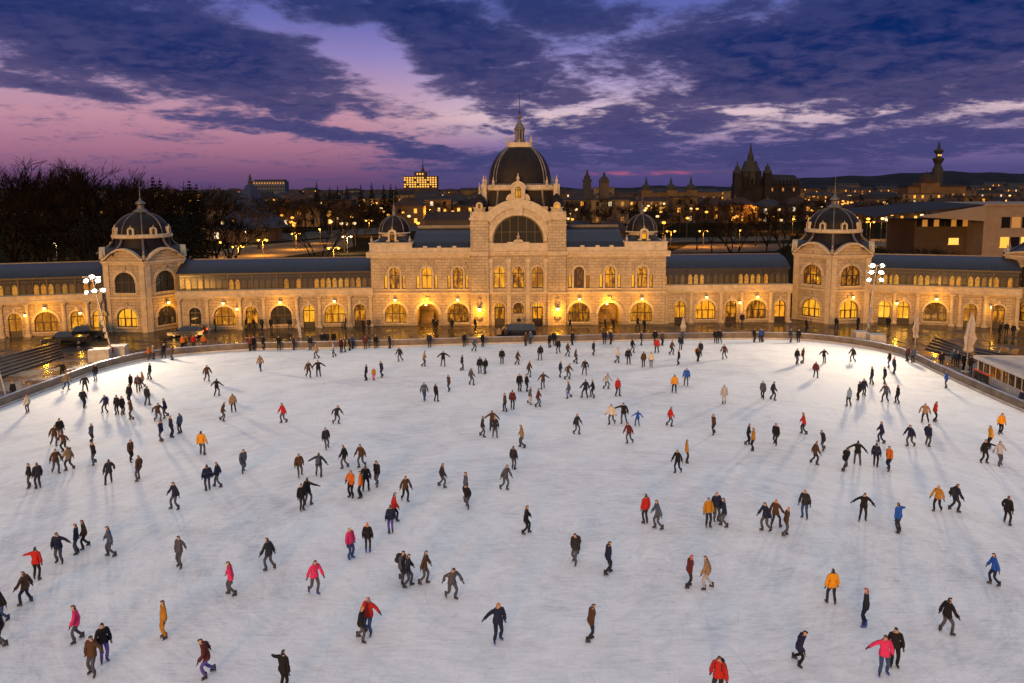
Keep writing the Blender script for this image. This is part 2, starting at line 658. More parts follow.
    w.cycles.sampling_method = 'MANUAL'
    w.cycles.sample_map_resolution = 512


build_world()
sd = bpy.data.lights.new('fill_sun', 'SUN')
sd.energy = 2.75  # added warm fill for the stone fronts; dusk has no sunlight left
sd.color = (1.0, 0.47, 0.10)
sd.angle = R(14)
fill_sun = bpy.data.objects.new('fill_sun', sd)
COL.objects.link(fill_sun)
# sun_rotation is measured from +Y clockwise towards +X
_v = Vector((math.sin(SUN_AZ) * math.cos(SUN_EL), math.cos(SUN_AZ) * math.cos(SUN_EL), math.sin(SUN_EL)))
fill_sun.rotation_euler = _v.to_track_quat('Z', 'Y').to_euler()
# ------------------------------------------------------------------ ground, pavement, ice
def ground_mat():
    m, nt, b = new_mat('park_ground')
    tc = nt.n('ShaderNodeTexCoord').outputs['Object']
    a = nt.noise(tc, 0.02, 6, 0.6)
    c = nt.noise(tc, 0.4, 5, 0.6)
    col = nt.ramp(nt.math('ADD', nt.math('MULTIPLY', a, .6), nt.math('MULTIPLY', c, .4)), [(0.35, (0.008, 0.008, 0.006, 1)), (0.55, (0.018, 0.015, 0.010, 1)), (0.7, (0.032, 0.027, 0.019, 1))])
    nt.l(col, b.inputs['Base Color'])
    b.inputs['Roughness'].default_value = 0.95
    b.inputs['Specular IOR Level'].default_value = 0.0
    return m


def paving_mat():
    """dark wet stone setts: puddles are glossy, the joints show between the stones"""
    m, nt, b = new_mat('wet_paving')
    tc = nt.n('ShaderNodeTexCoord').outputs['Object']
    br = nt.n('ShaderNodeTexBrick')
    nt.l(tc, br.inputs['Vector'])
    br.inputs['Scale'].default_value = 1.0
    br.inputs['Brick Width'].default_value = 0.8
    br.inputs['Row Height'].default_value = 0.4
    br.inputs['Mortar Size'].default_value = 0.03
    br.inputs['Color1'].default_value = (0.060, 0.050, 0.040, 1)
    br.inputs['Color2'].default_value = (0.040, 0.034, 0.028, 1)
    br.inputs['Mortar'].default_value = (0.018, 0.015, 0.013, 1)
    n1 = nt.noise(tc, 0.28, 5, 0.6)
    n2 = nt.noise(tc, 1.6, 4, 0.6)
    wet = nt.smooth(nt.math('ADD', nt.math('MULTIPLY', n1, .7), nt.math('MULTIPLY', n2, .3)), 0.40, 0.54)
    col = nt.mix(wet, br.outputs[0], nt.mix(1.0, br.outputs[0], (.6, .58, .55, 1), 'MULTIPLY'))
    nt.l(col, b.inputs['Base Color'])
    nt.l(nt.math('SUBTRACT', 0.62, nt.math('MULTIPLY', wet, 0.50)), b.inputs['Roughness'])
    bp = nt.n('ShaderNodeBump')
    bp.inputs['Strength'].default_value = 0.35
    bp.inputs['Distance'].default_value = 0.02
    nt.l(nt.math('ADD', nt.math('MULTIPLY', br.outputs[1], -1.0), nt.noise(tc, 5, 4)), bp.inputs['Height'])
    nt.l(bp.outputs[0], b.inputs['Normal'])
    return m


def ice_mat():
    m, nt, b = new_mat('ice')
    tc = nt.n('ShaderNodeTexCoord').outputs['Object']
    broad = nt.noise(tc, 0.045, 5, 0.6, 0.6)
    mid = nt.noise(tc, 0.35, 6, 0.65, 0.8)
    # snow-dust swept into streaks that follow the skaters round the oval
    sep = nt.n('ShaderNodeSeparateXYZ')
    nt.l(tc, sep.inputs[0])
    dx = nt.math('SUBTRACT', sep.outputs[0], 3.0)
    dy = nt.math('MULTIPLY', nt.math('SUBTRACT', sep.outputs[1], 42.0), 1.45)
    rr = nt.math('SQRT', nt.math('ADD', nt.math('MULTIPLY', dx, dx), nt.math('MULTIPLY', dy, dy)))
    th = nt.math('ARCTAN2', dy, dx)
    pol = nt.n('ShaderNodeCombineXYZ')
    nt.l(rr, pol.inputs[0])
    nt.l(nt.math('MULTIPLY', th, 5.0), pol.inputs[1])
    streak = nt.noise(pol.outputs[0], 1.1, 8, 0.72, 1.2)
    fine = nt.noise(pol.outputs[0], 3.2, 8, 0.82, 1.5)
    # fine scraping left by the blades: short, thin, mostly across the view
    smp = nt.n('ShaderNodeMapping')
    nt.l(tc, smp.inputs[0])
    smp.inputs['Rotation'].default_value = (0, 0, R(4))
    smp.inputs['Scale'].default_value = (0.55, 3.6, 1)
    scrape = nt.noise(smp.outputs[0], 1.6, 7, 0.78, 0.8)
    # single blade cuts: thin bent lines in several directions
    cuts = None
    for i, (rot, sc) in enumerate(((15, .33), (72, .27), (128, .3), (-24, .22), (48, .19), (100, .5), (5, .6), (-60, .45))):
        mp = nt.n('ShaderNodeMapping')
        nt.l(tc, mp.inputs[0])
        mp.inputs['Rotation'].default_value = (0, 0, R(rot))
        mp.inputs['Location'].default_value = (i * 7.3, i * 3.1, 0)
        mp.inputs['Scale'].default_value = (1, 0.35, 1)
        wv = nt.noise(mp.outputs[0], sc, 2.0, 0.4, 0.9)
        line = nt.smooth(nt.math('ABSOLUTE', nt.math('SUBTRACT', nt.math('FRACT', nt.math('MULTIPLY', wv, 9.0)), 0.5)), 0.022, 0.006)
        line = nt.math('MULTIPLY', line, nt.smooth(nt.noise(mp.outputs[0], sc * 3, 2.0), .40, .60))
        cuts = line if cuts is None else nt.math('MAXIMUM', cuts, line)
    v = nt.math('ADD', nt.math('MULTIPLY', broad, .24), nt.math('ADD', nt.math('MULTIPLY', mid, .18), nt.math('ADD', nt.math('MULTIPLY', streak, .20), nt.math('ADD', nt.math('MULTIPLY', fine, .16), nt.math('MULTIPLY', scrape, .26)))))
    col = nt.ramp(v, [(0.42, (0.58, 0.585, 0.61, 1)), (0.50, (0.84, 0.84, 0.845, 1)), (0.57, (0.98, 0.98, 0.975, 1))])
    col = nt.mix(nt.math('MULTIPLY', cuts, 0.22), col, (0.50, 0.51, 0.58, 1))
    nt.l(col, b.inputs['Base Color'])
    nt.l(nt.math('ADD', nt.math('MULTIPLY', v, 0.6), 0.42), b.inputs['Roughness'])
    b.inputs['Specular IOR Level'].default_value = 0.25
    bp = nt.n('ShaderNodeBump')
    bp.inputs['Strength'].default_value = 0.35
    bp.inputs['Distance'].default_value = 0.03
    nt.l(nt.math('SUBTRACT', v, nt.math('MULTIPLY', cuts, .3)), bp.inputs['Height'])
    nt.l(bp.outputs[0], b.inputs['Normal'])
    return m


struct(MB().poly([(-5000, -300, -0.02), (5000, -300, -0.02), (5000, 7000, -0.02), (-5000, 7000, -0.02)]).build('ground', ground_mat()))

# edge of the ice, from the left of the frame round the far side to the right
EDGE_PX = [(-60, 436), (0, 409), (28, 398), (60, 386), (100, 371), (140, 361), (180, 355.5), (250, 350.5), (320, 349), (384, 347.5), (450, 345.5), (512, 343.8), (580, 342.3), (640, 341), (700, 340), (768, 339.5), (810, 341), (850, 345.5), (880, 351), (905, 358), (930, 370), (960, 384), (992, 398.5), (1024, 412.5), (1075, 436)]
EDGE = [G(x, y) for x, y in EDGE_PX]


def smooth_line(pts, k=4):
    out = []
    for i in range(len(pts) - 1):
        p0, p1, p2, p3 = pts[max(i - 1, 0)], pts[i], pts[i + 1], pts[min(i + 2, len(pts) - 1)]
        for j in range(k):
            t = j / k
            out.append(0.5 * ((2 * p1) + (p2 - p0) * t + (2 * p0 - 5 * p1 + 4 * p2 - p3) * t * t + (3 * p1 - p0 - 3 * p2 + p3) * t ** 3))
    out.append(pts[-1])
    return out


EDGE_S = smooth_line([Vector((p.x, p.y, 0)) for p in EDGE], 3)
ice_poly = [(-62, -30, .016), (70, -30, .016), (70, 30, .016)] + [(p.x, p.y, .016) for p in reversed(EDGE_S)] + [(-62, 30, .016)]
struct(MB().poly(ice_poly).build('ice', ice_mat()))
struct(MB().poly([(-95, -40, .004), (105, -40, .004), (105, 118, .004), (-95, 118, .004)]).build('pavement', paving_mat()))


def offset(line, d):
    out = []
    for i, p in enumerate(line):
        t = (line[min(i + 1, len(line) - 1)] - line[max(i - 1, 0)]).normalized()
        out.append(p + Vector((-t.y, t.x, 0)) * d)
    return out


def strip(mb, line, d0, d1, z0, z1, top=True):
    """a long bar that follows a line, between offsets d0 and d1 and heights z0 and z1"""
    a, b = offset(line, d0), offset(line, d1)
    n = len(line)
    vs = [(p.x, p.y, z0) for p in a] + [(p.x, p.y, z0) for p in b] + [(p.x, p.y, z1) for p in a] + [(p.x, p.y, z1) for p in b]
    fs = []
    for i in range(n - 1):
        fs += [(i, i + 1, 2 * n + i + 1, 2 * n + i), (n + i, 3 * n + i, 3 * n + i + 1, n + i + 1), (2 * n + i, 2 * n + i + 1, 3 * n + i + 1, 3 * n + i)]
    fs += [(0, 2 * n, 3 * n, n), (n - 1, 2 * n - 1, 4 * n - 1, 3 * n - 1)]
    return mb.add(vs, fs)


m_board = mat('weathered_board', (0.15, 0.115, 0.085), 0.6, var=.4, scale=1.2)
m_rail = mat('pale_steel_rail', (0.33, 0.37, 0.48), 0.35, 0.5, var=.3, scale=.6)
m_kick = mat('kick_plate', (0.55, 0.52, 0.48), 0.5, var=.25, scale=.8)
m_post = mat('dark_steel', (0.05, 0.05, 0.055), 0.45, 0.6, var=.3)
bar = empty('rink_barrier')
tag(bar, 'low dark rink barrier with pale steel rail curving round the ice', 'barrier')
strip(MB(), EDGE_S, 0.20, 0.28, 0.20, 0.86).build('board', m_board, bar)
strip(MB(), EDGE_S, 0.14, 0.36, 0.87, 0.95).build('top_rail', m_rail, bar)
strip(MB(), EDGE_S, 0.10, 0.32, 0.0, 0.19).build('kick_plate', m_kick, bar)
pm = MB().box(-.04, .04, -.04, .04, 0, .865).mesh('post', m_post)
acc = 0.0
line = offset(EDGE_S, 0.335)
for a, b in zip(line[:-1], line[1:]):
    acc += (b - a).length
    if acc > 2.4:
        acc = 0
        place_copy(pm, 'post', bar, (b.x, b.y, 0), math.atan2(b.y - a.y, b.x - a.x))
# a raised kerb walk behind the barrier
kerb_m = mat('kerb_stone', (0.10, 0.082, 0.066), 0.55, var=.35, scale=.7, bump=.2)
struct(strip(MB(), EDGE_S, 0.55, 2.1, -0.01, 0.12).build('kerb', kerb_m))
# ------------------------------------------------------------------ skating hall
STONE = (0.42, 0.33, 0.215)
m_stone = stone_mat('rusticated_limestone', STONE)
m_trim = mat('limestone_trim', (0.45, 0.36, 0.24), 0.75, var=.22, scale=1.6, bump=.15)
m_carve = mat('carved_limestone', (0.32, 0.25, 0.165), 0.8, var=.35, scale=4.0, bump=.6, bscale=14)
m_frame = mat('dark_bronze_frame', (0.030, 0.020, 0.013), 0.45, 0.2, var=.3)
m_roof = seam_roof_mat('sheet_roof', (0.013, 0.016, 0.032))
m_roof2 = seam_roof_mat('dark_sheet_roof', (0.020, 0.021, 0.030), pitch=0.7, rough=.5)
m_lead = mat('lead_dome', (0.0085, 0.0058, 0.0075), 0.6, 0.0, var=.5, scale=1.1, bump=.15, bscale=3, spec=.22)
m_rib = mat('zinc_rib', (0.115, 0.105, 0.10), 0.5, 0.3, var=.3)
m_glow = lit_glass('lit_hall_glass', (1.0, 0.36, 0.012, 1), (0.12, 0.032, 0.003, 1), .90)
m_glow2 = lit_glass('lit_bright_glass', (1.0, 0.43, 0.02, 1), (0.50, 0.15, 0.005, 1), 1.0, cut=(.36, .58))


def gallery_glass(name, bright, dim, strength, share):
    """gallery glazing: arched inner windows glow behind it, each with its own strength"""
    m, nt, b = new_mat(name)
    tc = nt.n('ShaderNodeTexCoord').outputs['Object']
    info = nt.n('ShaderNodeObjectInfo').outputs['Random']
    sep = nt.n('ShaderNodeSeparateXYZ')
    nt.l(tc, sep.inputs[0])
    u = nt.math('DIVIDE', sep.outputs[0], .87)
    cell = nt.math('FLOOR', u)
    f = nt.math('ABSOLUTE', nt.math('SUBTRACT', nt.math('FRACT', u), .5))
    wn = nt.n('ShaderNodeTexWhiteNoise', noise_dimensions='2D')
    cv = nt.n('ShaderNodeCombineXYZ')
    nt.l(cell, cv.inputs[0])
    nt.l(nt.math('MULTIPLY', info, 91.0), cv.inputs[1])
    nt.l(cv.outputs[0], wn.inputs['Vector'])
    top = nt.math('SUBTRACT', 7.05, nt.math('MULTIPLY', nt.math('POWER', nt.math('DIVIDE', f, .36), 2.0), .42))
    inside = nt.math('MULTIPLY', nt.smooth(f, .38, .33), nt.smooth(nt.math('SUBTRACT', top, sep.outputs[2]), 0.0, .10))
    on = nt.smooth(wn.outputs['Value'], 1 - share - .12, 1 - share + .12)
    nz = nt.noise(tc, 2.2, 3.0)
    on = nt.math('MULTIPLY', nt.math('ADD', nt.math('MULTIPLY', on, .85), .10), nt.math('MULTIPLY', inside, nt.smooth(nz, .25, .6, .35, 1.0)))
    nt.l(nt.mix(on, dim, bright), b.inputs['Emission Color'])
    b.inputs['Emission Strength'].default_value = strength
    b.inputs['Base Color'].default_value = (.015, .012, .010, 1)
    b.inputs['Roughness'].default_value = .1
    m.cycles.emission_sampling = 'NONE'
    return m


m_dimglass = gallery_glass('dim_gallery_glass', (.72, .26, .020, 1), (.034, .016, .006, 1), .85, .40)
m_curtain = gallery_glass('curtained_gallery_glass', (.72, .30, .035, 1), (.036, .017, .006, 1), .9, .70)
m_darkglass = lit_glass('dark_hall_glass', (0.50, 0.20, 0.03, 1), (0.035, 0.022, 0.012, 1), 0.6, scale=1.2, cut=(.56, .70), gloss=.08)
m_lamp = emit('warm_lamp_glass', (1.0, 0.66, 0.22), 6)
m_wood = mat('dark_door_wood', (0.026, 0.014, 0.008), 0.5, var=.4, scale=3)
WARM = (1.0, 0.42, 0.018)

_win = {}


def window_meshes(w, zb, zs, zt, cols, tz=None, sub=0):
    """frame and pane meshes of one arched window, shared by all windows of that size; origin at mid sill on the wall face"""
    key = (round(w, 2), round(zb, 2), round(zs, 2), round(zt, 2), cols, tz, sub)
    if key in _win: return _win[key]
    arc = arc_pts(0, w, zs, zt, 14)
    pane = MB()
    pane.poly([(-w / 2, 0, zb)] + [(w / 2, 0, zb)] + [(x, 0, z) for x, z in reversed(arc)])
    fr = MB()
    t, y0, y1 = 0.075, -0.07, 0.05
    fr.box(-w / 2, -w / 2 + t, y0, y1, zb, zs).box(w / 2 - t, w / 2, y0, y1, zb, zs).box(-w / 2 + t, w / 2 - t, y0, y1, zb, zb + t * 1.4)
    for (xa, za), (xb, z2) in zip(arc[:-1], arc[1:]):
        k = 1 - 2 * t / w
        f = lambda x, z: (x * k, zs + (z - zs) * (1 - t / max(zt - zs, .1)))
        ia, ib = f(xa, za), f(xb, z2)
        fr.add([(xa, y0, za), (xb, y0, z2), (ib[0], y0, ib[1]), (ia[0], y0, ia[1]), (ia[0], y1, ia[1]), (ib[0], y1, ib[1])], [(0, 1, 2, 3), (3, 2, 5, 4)])
    tz = zs if tz is None else tz
    if zt - zs > .05 or tz != zs:
        fr.box(-w / 2 + t, w / 2 - t, y0 - .012, y1 - .012, tz - .06, tz + .06)
    for i in range(1, cols):
        x = -w / 2 + w * i / cols
        zz = zs + (zt - zs) * math.sqrt(max(0, 1 - (2 * x / w) ** 2))
        fr.box(x - .055, x + .055, y0 - .005, y1 - .005, zb + t, zz - .02)
    for i in range(sub):
        x = -w / 2 + w * (i + .5) / sub
        fr.box(x - .025, x + .025, y0 + .01, y1 - .01, zb + t, tz)
    _win[key] = (fr.mesh('window', m_frame), pane.mesh('pane', None))
    return _win[key]


_pane_mats = {}


def window(parent, cx, w, zb, zs, zt, cols=2, glass=None, y=0.0, depth=0.28, sub=0, name='window', loc=None, rz=0.0, tz=None):
    fr, pn = window_meshes(w, zb, zs, zt, cols, tz, sub)
    o = place_copy(fr, name, parent, loc or (cx, y + depth, 0), rz)
    key = (pn.name, (glass or m_glow).name)
    if key not in _pane_mats:
        me = pn.copy()
        me.materials.clear()
        me.materials.append(glass or m_glow)
        _pane_mats[key] = me
    place_copy(_pane_mats[key], 'pane', o, (0, 0.02, 0))
    return o


_lm = {}


def wall_lamp(parent, x, y, z, watts=70, big=False, rz=0.0):
    """bracket lantern with an open underside; the light hangs just below it"""
    if 'b' not in _lm:
        _lm['b'] = MB().box(-.05, .05, -.42, 0, .16, .22).box(-.10, .10, -.03, .0, -.05, .35).lathe([(.03, .22), (.20, .26), (.05, .42)], 8, (0, -.42)).mesh('wall_lamp', m_frame)
        _lm['g'] = MB().lathe([(.10, -.08), (.17, .08), (.18, .20), (.10, .245)], 10, (0, -.42)).mesh('lamp_glass', m_lamp, True)
    o = place_copy(_lm['b'], 'wall_lamp', parent, (x, y, z), rz, 1.35 if big else 1.0)
    place_copy(_lm['g'], 'lamp_glass', o)
    ca, sa = math.cos(rz), math.sin(rz)
    point_light('lamp_light', (x + 1.3 * sa, y - 1.3 * ca, z - .25), WARM, watts * 4.2, .12, parent)
    return o


def keystone(mb, cx, z, y=0.0, h=.55, w=.5):
    mb.add([(cx - w * .36, y - .12, z - .05), (cx + w * .36, y - .12, z - .05), (cx + w * .5, y - .16, z + h), (cx - w * .5, y - .16, z + h),
            (cx - w * .36, y + .02, z - .05), (cx + w * .36, y + .02, z - .05), (cx + w * .5, y + .02, z + h), (cx - w * .5, y + .02, z + h)],
           [(0, 1, 2, 3), (0, 3, 7, 4), (1, 5, 6, 2), (3, 2, 6, 7), (0, 4, 5, 1)])


def finial(mb, x, y, z, h=1.0, r=.25, n=8):
    mb.lathe([(r * .9, z), (r, z + h * .08), (r * .45, z + h * .16), (r * .75, z + h * .34), (r * .55, z + h * .55), (r * .18, z + h * .66), (r * .3, z + h * .76), (r * .02, z + h)], n, (x, y))


FY = 112.0                                     # distance of the hall front
HX = AY(518.5, 290, FY).x
hall = empty('skating_hall', (HX, FY, 0))
tag(hall, 'cream stone skating hall with great dark dome and lit arched windows', 'building')

TW0, TW1, HW = 4.25, 6.85, 21.3                 # tower inner edge, tower outer edge, half width
Z1, ZC = 4.75, 10.6                            # string course, cornice
bays = [-17.85, -13.2, -8.75 - .05]
side_g = [(-17.85, 3.1, .45, 1.75, 3.28), (-13.2, 3.2, 0.0, 1.62, 3.30), (-8.8, 3.1, .45, 1.75, 3.28)]
low, up = MB(), MB()
for s in (-1, 1):
    ops = [(-s * c, w, zb, zs, zt) for c, w, zb, zs, zt in side_g]
    xs = sorted((s * TW1, s * HW))
    for o in sorted(ops):
        pass
    pl = [o for o in ops if o[2] > 0]
    ps = [o for o in ops if o[2] == 0]
    # the passage has a deep vault, the windows a shallow reveal
    edges = sorted([xs[0], xs[1]] + [ps[0][0] - 2.0, ps[0][0] + 2.0])
    low.wall(edges[0], edges[1], 0, Z1, [o for o in pl if o[0] < edges[1]], 0, .4)
    low.wall(edges[1], edges[2], 0, Z1, ps, 0, 5.0, 16)
    low.wall(edges[2], edges[3], 0, Z1, [o for o in pl if o[0] > edges[2]], 0, .4)
    uo = []
    for b in (17.9, 13.25, 8.75):
        uo += [(s * b, 1.45, 5.42, 7.8, 8.55), (s * b - 1.3, .48, 5.42, 7.3, 7.3), (s * b + 1.3, .48, 5.42, 7.3, 7.3)]
    up.wall(xs[0], xs[1], Z1, ZC, uo, 0, .35)
    # flank and rear walls
    low.poly([(s * HW, 0, 0), (s * HW, 16, 0), (s * HW, 16, Z1), (s * HW, 0, Z1)])
    up.poly([(s * HW, 0, Z1), (s * HW, 16, Z1), (s * HW, 16, ZC), (s * HW, 0, ZC)])
low.poly([(-HW, 16, 0), (HW, 16, 0), (HW, 16, Z1), (-HW, 16, Z1)])
up.poly([(-HW, 16, Z1), (HW, 16, Z1), (HW, 16, ZC), (-HW, 16, ZC)])
# towers stand 0.5 m forward, the middle bay 0.15 m
for s in (-1, 1):
    xs = sorted((s * TW0, s * TW1))
    low.box(xs[0], xs[1], -.5, .4, 0, Z1 - .003)
    up.box(xs[0], xs[1], -.5, 2.4, Z1 + .003, 15.35)
low.wall(-TW0, TW0, 0, Z1, [(-2.74, 1.5, 0, 2.6, 3.36), (0, 1.5, 1.75, 2.6, 3.36), (2.74, 1.5, 0, 2.6, 3.36)], -.15, .4)
up.wall(-TW0, TW0, Z1, ZC, [(-2.74, 1.62, 5.45, 7.8, 8.65), (0, 1.62, 5.45, 7.8, 8.65), (2.74, 1.62, 5.45, 7.8, 8.65)], -.15, .4)
# great arch over the middle bay
up.wall(-TW0, TW0, 11.95, 17.2, [(0, 7.2, 11.97, 12.3, 15.95)], -.05, .6, 24)
up.box(-TW0, TW0, 1.2, 3.0, ZC, 16.9)
low.build('ground_floor_wall', m_stone, hall)
up.build('upper_wall', m_stone, hall)

# windows
gl = [m_glow2, m_glow, m_glow]
for s in (-1, 1):
    for i, b in enumerate((17.85, 8.8)):
        window(hall, s * b, 3.1, .45, 1.75, 3.28, 3, [m_glow2, m_glow][i], 0, .3, sub=5)
    for b in (17.9, 13.25, 8.75):
        window(hall, s * b, 1.45, 5.42, 7.8, 8.55, 2, m_glow, 0, .25, tz=7.35)
        for k in (-1.3, 1.3):
            window(hall, s * b + k, .48, 5.42, 7.3, 7.3, 1, m_glow2, 0, .25, name='side_window')
    window(hall, s * 2.74, 1.62, 5.45, 7.8, 8.65, 2, m_glow2, -.15, .25, tz=7.6)
    # doors: dark leaves with lit glazing and a fanlight
    d = MB().box(-.75, .75, -.03, .06, 0, 1.0).box(-.75, -.62, -.03, .06, 1.0, 2.5).box(.62, .75, -.03, .06, 1.0, 2.5).box(-.09, .09, -.05, .04, 1.0, 2.5).box(-.75, .75, -.03, .06, 2.5, 2.62)
    do = d.build('door', m_wood, hall, (s * 2.74, .1, 0))
    MB().poly([(-.7, .02, .95), (.7, .02, .95), (.7, .02, 2.55), (-.7, .02, 2.55)]).build('pane', m_glow, do)
    fan = window(hall, s * 2.74, 1.5, 2.62, 2.63, 3.36, 4, m_glow2, -.15, .25, name='fanlight')
window(hall, 0, 1.62, 5.45, 7.8, 8.65, 2, m_glow, -.15, .25, tz=7.6)
window(hall, 0, 1.5, 1.75, 2.6, 3.36, 2, m_glow, -.15, .25)
# the big fan window of the arch: dark glass that mirrors the square, thin glazing bars
bigp = MB().poly([(-3.6, 0, 11.97), (3.6, 0, 11.97)] + [(x, 0, z) for x, z in reversed(arc_pts(0, 7.2, 12.3, 15.95, 24))])
bw = MB()
for k in range(1, 6):
    x = -3.6 + 1.2 * k
    bw.box(x - .06, x + .06, -.1, .0, 11.97, 12.3 + 3.65 * math.sqrt(1 - (x / 3.6) ** 2) - .01)
bw.archband(0, 12.3, 3.42, 3.6, y0=-.12, y1=.02, n=24, ez=3.65 / 3.6)
bw.box(-3.6, 3.6, -.11, -.01, 13.5, 13.6)
big = bw.build('fan_window', m_frame, hall, (0, .45, 0))
bigp.build('pane', m_darkglass, big, (0, .03, 0))

# passages through the building
for s in (-1, 1):
    p = MB()
    p.box(s * 13.2 - 1.9, s * 13.2 + 1.9, 5.0, 5.2, 0, 4.2)
    ps = p.build('passage_end_wall', mat('passage_plaster', (.30, .22, .13), .8, var=.3), hall)
    st = MB()
    for k in range(9):
        st.box(s * 13.2 - 1.45, s * 13.2 + .5, 2.4 + k * .28, 4.98, k * .17, k * .17 + .17 - .004)
    st.build('passage_stairs', mat('passage_stair', (.16, .12, .08), .7, var=.3), hall)
    point_light('passage_light', (s * 13.2 + .3, 1.6, 2.75), WARM, 220, .15, hall)
    lamp = MB().lathe([(.05, 2.86), (.16, 2.9), (.18, 3.0), (.05, 3.12)], 8, (s * 13.2 - .3, .5)).build('passage_lamp', m_lamp, hall)
    point_light('passage_light', (s * 13.2 - .2, -.7, 3.35), WARM, 400, .12, hall)
    arch = MB().archband(s * 13.2, 1.62, 1.6, 2.0, y0=-.1, y1=.0, n=14, ez=1.05)
    arch.build('passage_arch', m_trim, hall)

# mouldings
tr = MB()
for s in (-1, 1):
    xs = sorted((s * TW1, s * (HW + .12)))
    tr.box(xs[0], xs[1], -.14, .0, Z1 - .14, Z1 + .14)
    tr.box(xs[0], xs[1], -.07, .0, Z1 + .5, Z1 + .58)
    tr.box(*sorted((s * TW0, s * (TW1 + .1))), -.64, -.5, Z1 - .14, Z1 + .14)
    tr.box(xs[0], xs[1], -.10, .0, 0, .42) if False else None
tr.box(-TW0, TW0, -.29, -.15, Z1 - .14, Z1 + .14)
tr.build('string_course', m_trim, hall)
co = MB()
for s in (-1, 1):
    co.cut()
    xs = sorted((s * (TW1 + .1), s * (HW + .55)))
    co.box(xs[0], xs[1], -.30, 0, ZC - .62, ZC - .32)
    co.box(xs[0], xs[1], -.62, 16.4, ZC - .10, ZC + .16)
    co.box(xs[0], xs[1], -.42, 0, ZC - .32, ZC - .10)
    co.cut()
    xs = sorted((s * TW0, s * (TW1 + .25)))
    co.box(xs[0], xs[1], -.78, -.5, ZC - .35, ZC - .05)
    co.box(xs[0], xs[1], -.95, -.5, ZC - .05, ZC + .2)
co.cut()
co.box(-TW0, TW0, -.42, -.15, ZC - .35, ZC - .05)
co.box(-TW0, TW0, -.60, 1.2, ZC - .05, ZC + .2)
co.build_each('cornice', m_trim, hall)
dn = MB()
for s in (-1, 1):
    x = TW1 + .35
    while x < HW:
        dn.box(s * x - .09, s * x + .09, -.40, -.302, ZC - .31, ZC - .12)
        x += .42
dn.build('dentils', m_trim, hall)
# window surrounds, keystones, carved panels
su, kv = MB(), MB()
for s in (-1, 1):
    for b in (17.9, 13.25, 8.75):
        su.cut(); kv.cut()
        su.archband(s * b, 7.8, .74, 1.0, y0=-.10, y1=0, n=10)
        su.box(s * b - 1.7, s * b + 1.7, -.13, 0, 5.22, 5.40)
        for k in (-.87, .87):
            su.box(s * b + k - .13, s * b + k + .13, -.09, 0, 5.42, 7.8)
        keystone(kv, s * b, 8.75, 0, .62, .55)
        kv.archband(s * b, 8.75, .75, 1.35, .35, PI - .35, -.07, 0, 8, .55)
        for k in (-1, 1):
            kv.box(s * b + k * 1.3 - .32, s * b + k * 1.3 + .32, -.07, 0, 7.55, 7.75)
            kv.lathe([(.16, 8.2), (.28, 8.45), (.14, 8.8), (.02, 9.0)], 6, (s * b + k * 1.25, .02))
    for b in (17.85, 8.8):
        su.cut(); kv.cut()
        su.archband(s * b, 1.75, 1.56, 1.92, y0=-.09, y1=0, n=14)
        su.box(s * b - 1.75, s * b + 1.75, -.12, 0, .26, .44)
        keystone(kv, s * b, 3.4, 0, .8, .6)
    kv.cut()
    keystone(kv, s * 13.2, 3.42, 0, .75, .6)
    for k in (-2.74, 2.74):
        pass
for k in (-2.74, 0, 2.74):
    su.cut(); kv.cut()
    su.archband(k, 7.8, .82, 1.02, y0=-.24, y1=-.15, n=10)
    su.cut()
    su.archband(k, 2.6, .76, .95, y0=-.24, y1=-.15, n=10)
    keystone(kv, k, 3.5, -.15, .5, .42)
    kv.cut()
    keystone(kv, k, 8.85, -.15, .55, .5)
    kv.box(k - .7, k + .7, -.20, -.15, 9.25, 9.45)
su.build_each('window_surround', m_trim, hall)
kv.build_each('carved_ornament', m_carve, hall)
pil = MB().box(-.28, .28, -.34, -.155, .42, Z1 - .16).box(-.36, .36, -.40, -.155, 0, .42)
for x in (-1.37, 1.37):
    pil.build('pilaster', m_trim, hall, (x, 0, 0))
pu = MB().box(-.24, .24, -.32, -.155, Z1 + .2, 9.2).box(-.34, .34, -.40, -.155, 9.2, 9.75).box(-.30, .30, -.36, -.155, Z1 + .15, Z1 + .5)
pum = pu.mesh('pilaster', m_trim)
for x in (-1.37, 1.37, -3.95, 3.95):
    place_copy(pum, 'pilaster', hall, (x, 0, 0))
# tower niches with lamps
for s in (-1, 1):
    c = s * 5.62
    nb = MB().box(c - 1.0, c - .86, -.57, -.5, .55, 4.4).box(c + .86, c + 1.0, -.57, -.5, .55, 4.4).box(c - 1.0, c + 1.0, -.57, -.5, 4.4, 4.55)
    nb.lathe([(.1, .9), (.32, 1.0), (.45, 1.28), (.5, 1.35)], 8, (c, -.6)).lathe([(.04, 3.0), (.34, 3.2), (.2, 3.7), (.3, 3.9), (.02, 4.2)], 8, (c, -.52))
    nb.build('lamp_niche', m_carve, hall)
    wall_lamp(hall, c, -.5, 2.35, 130, True)
for x, z, y in ((-17.85, 3.75, 0), (8.8, 3.75, 0), (-8.8, 3.75, 0), (17.85, 3.75, 0)):
    wall_lamp(hall, x, y - .12, z, 60)

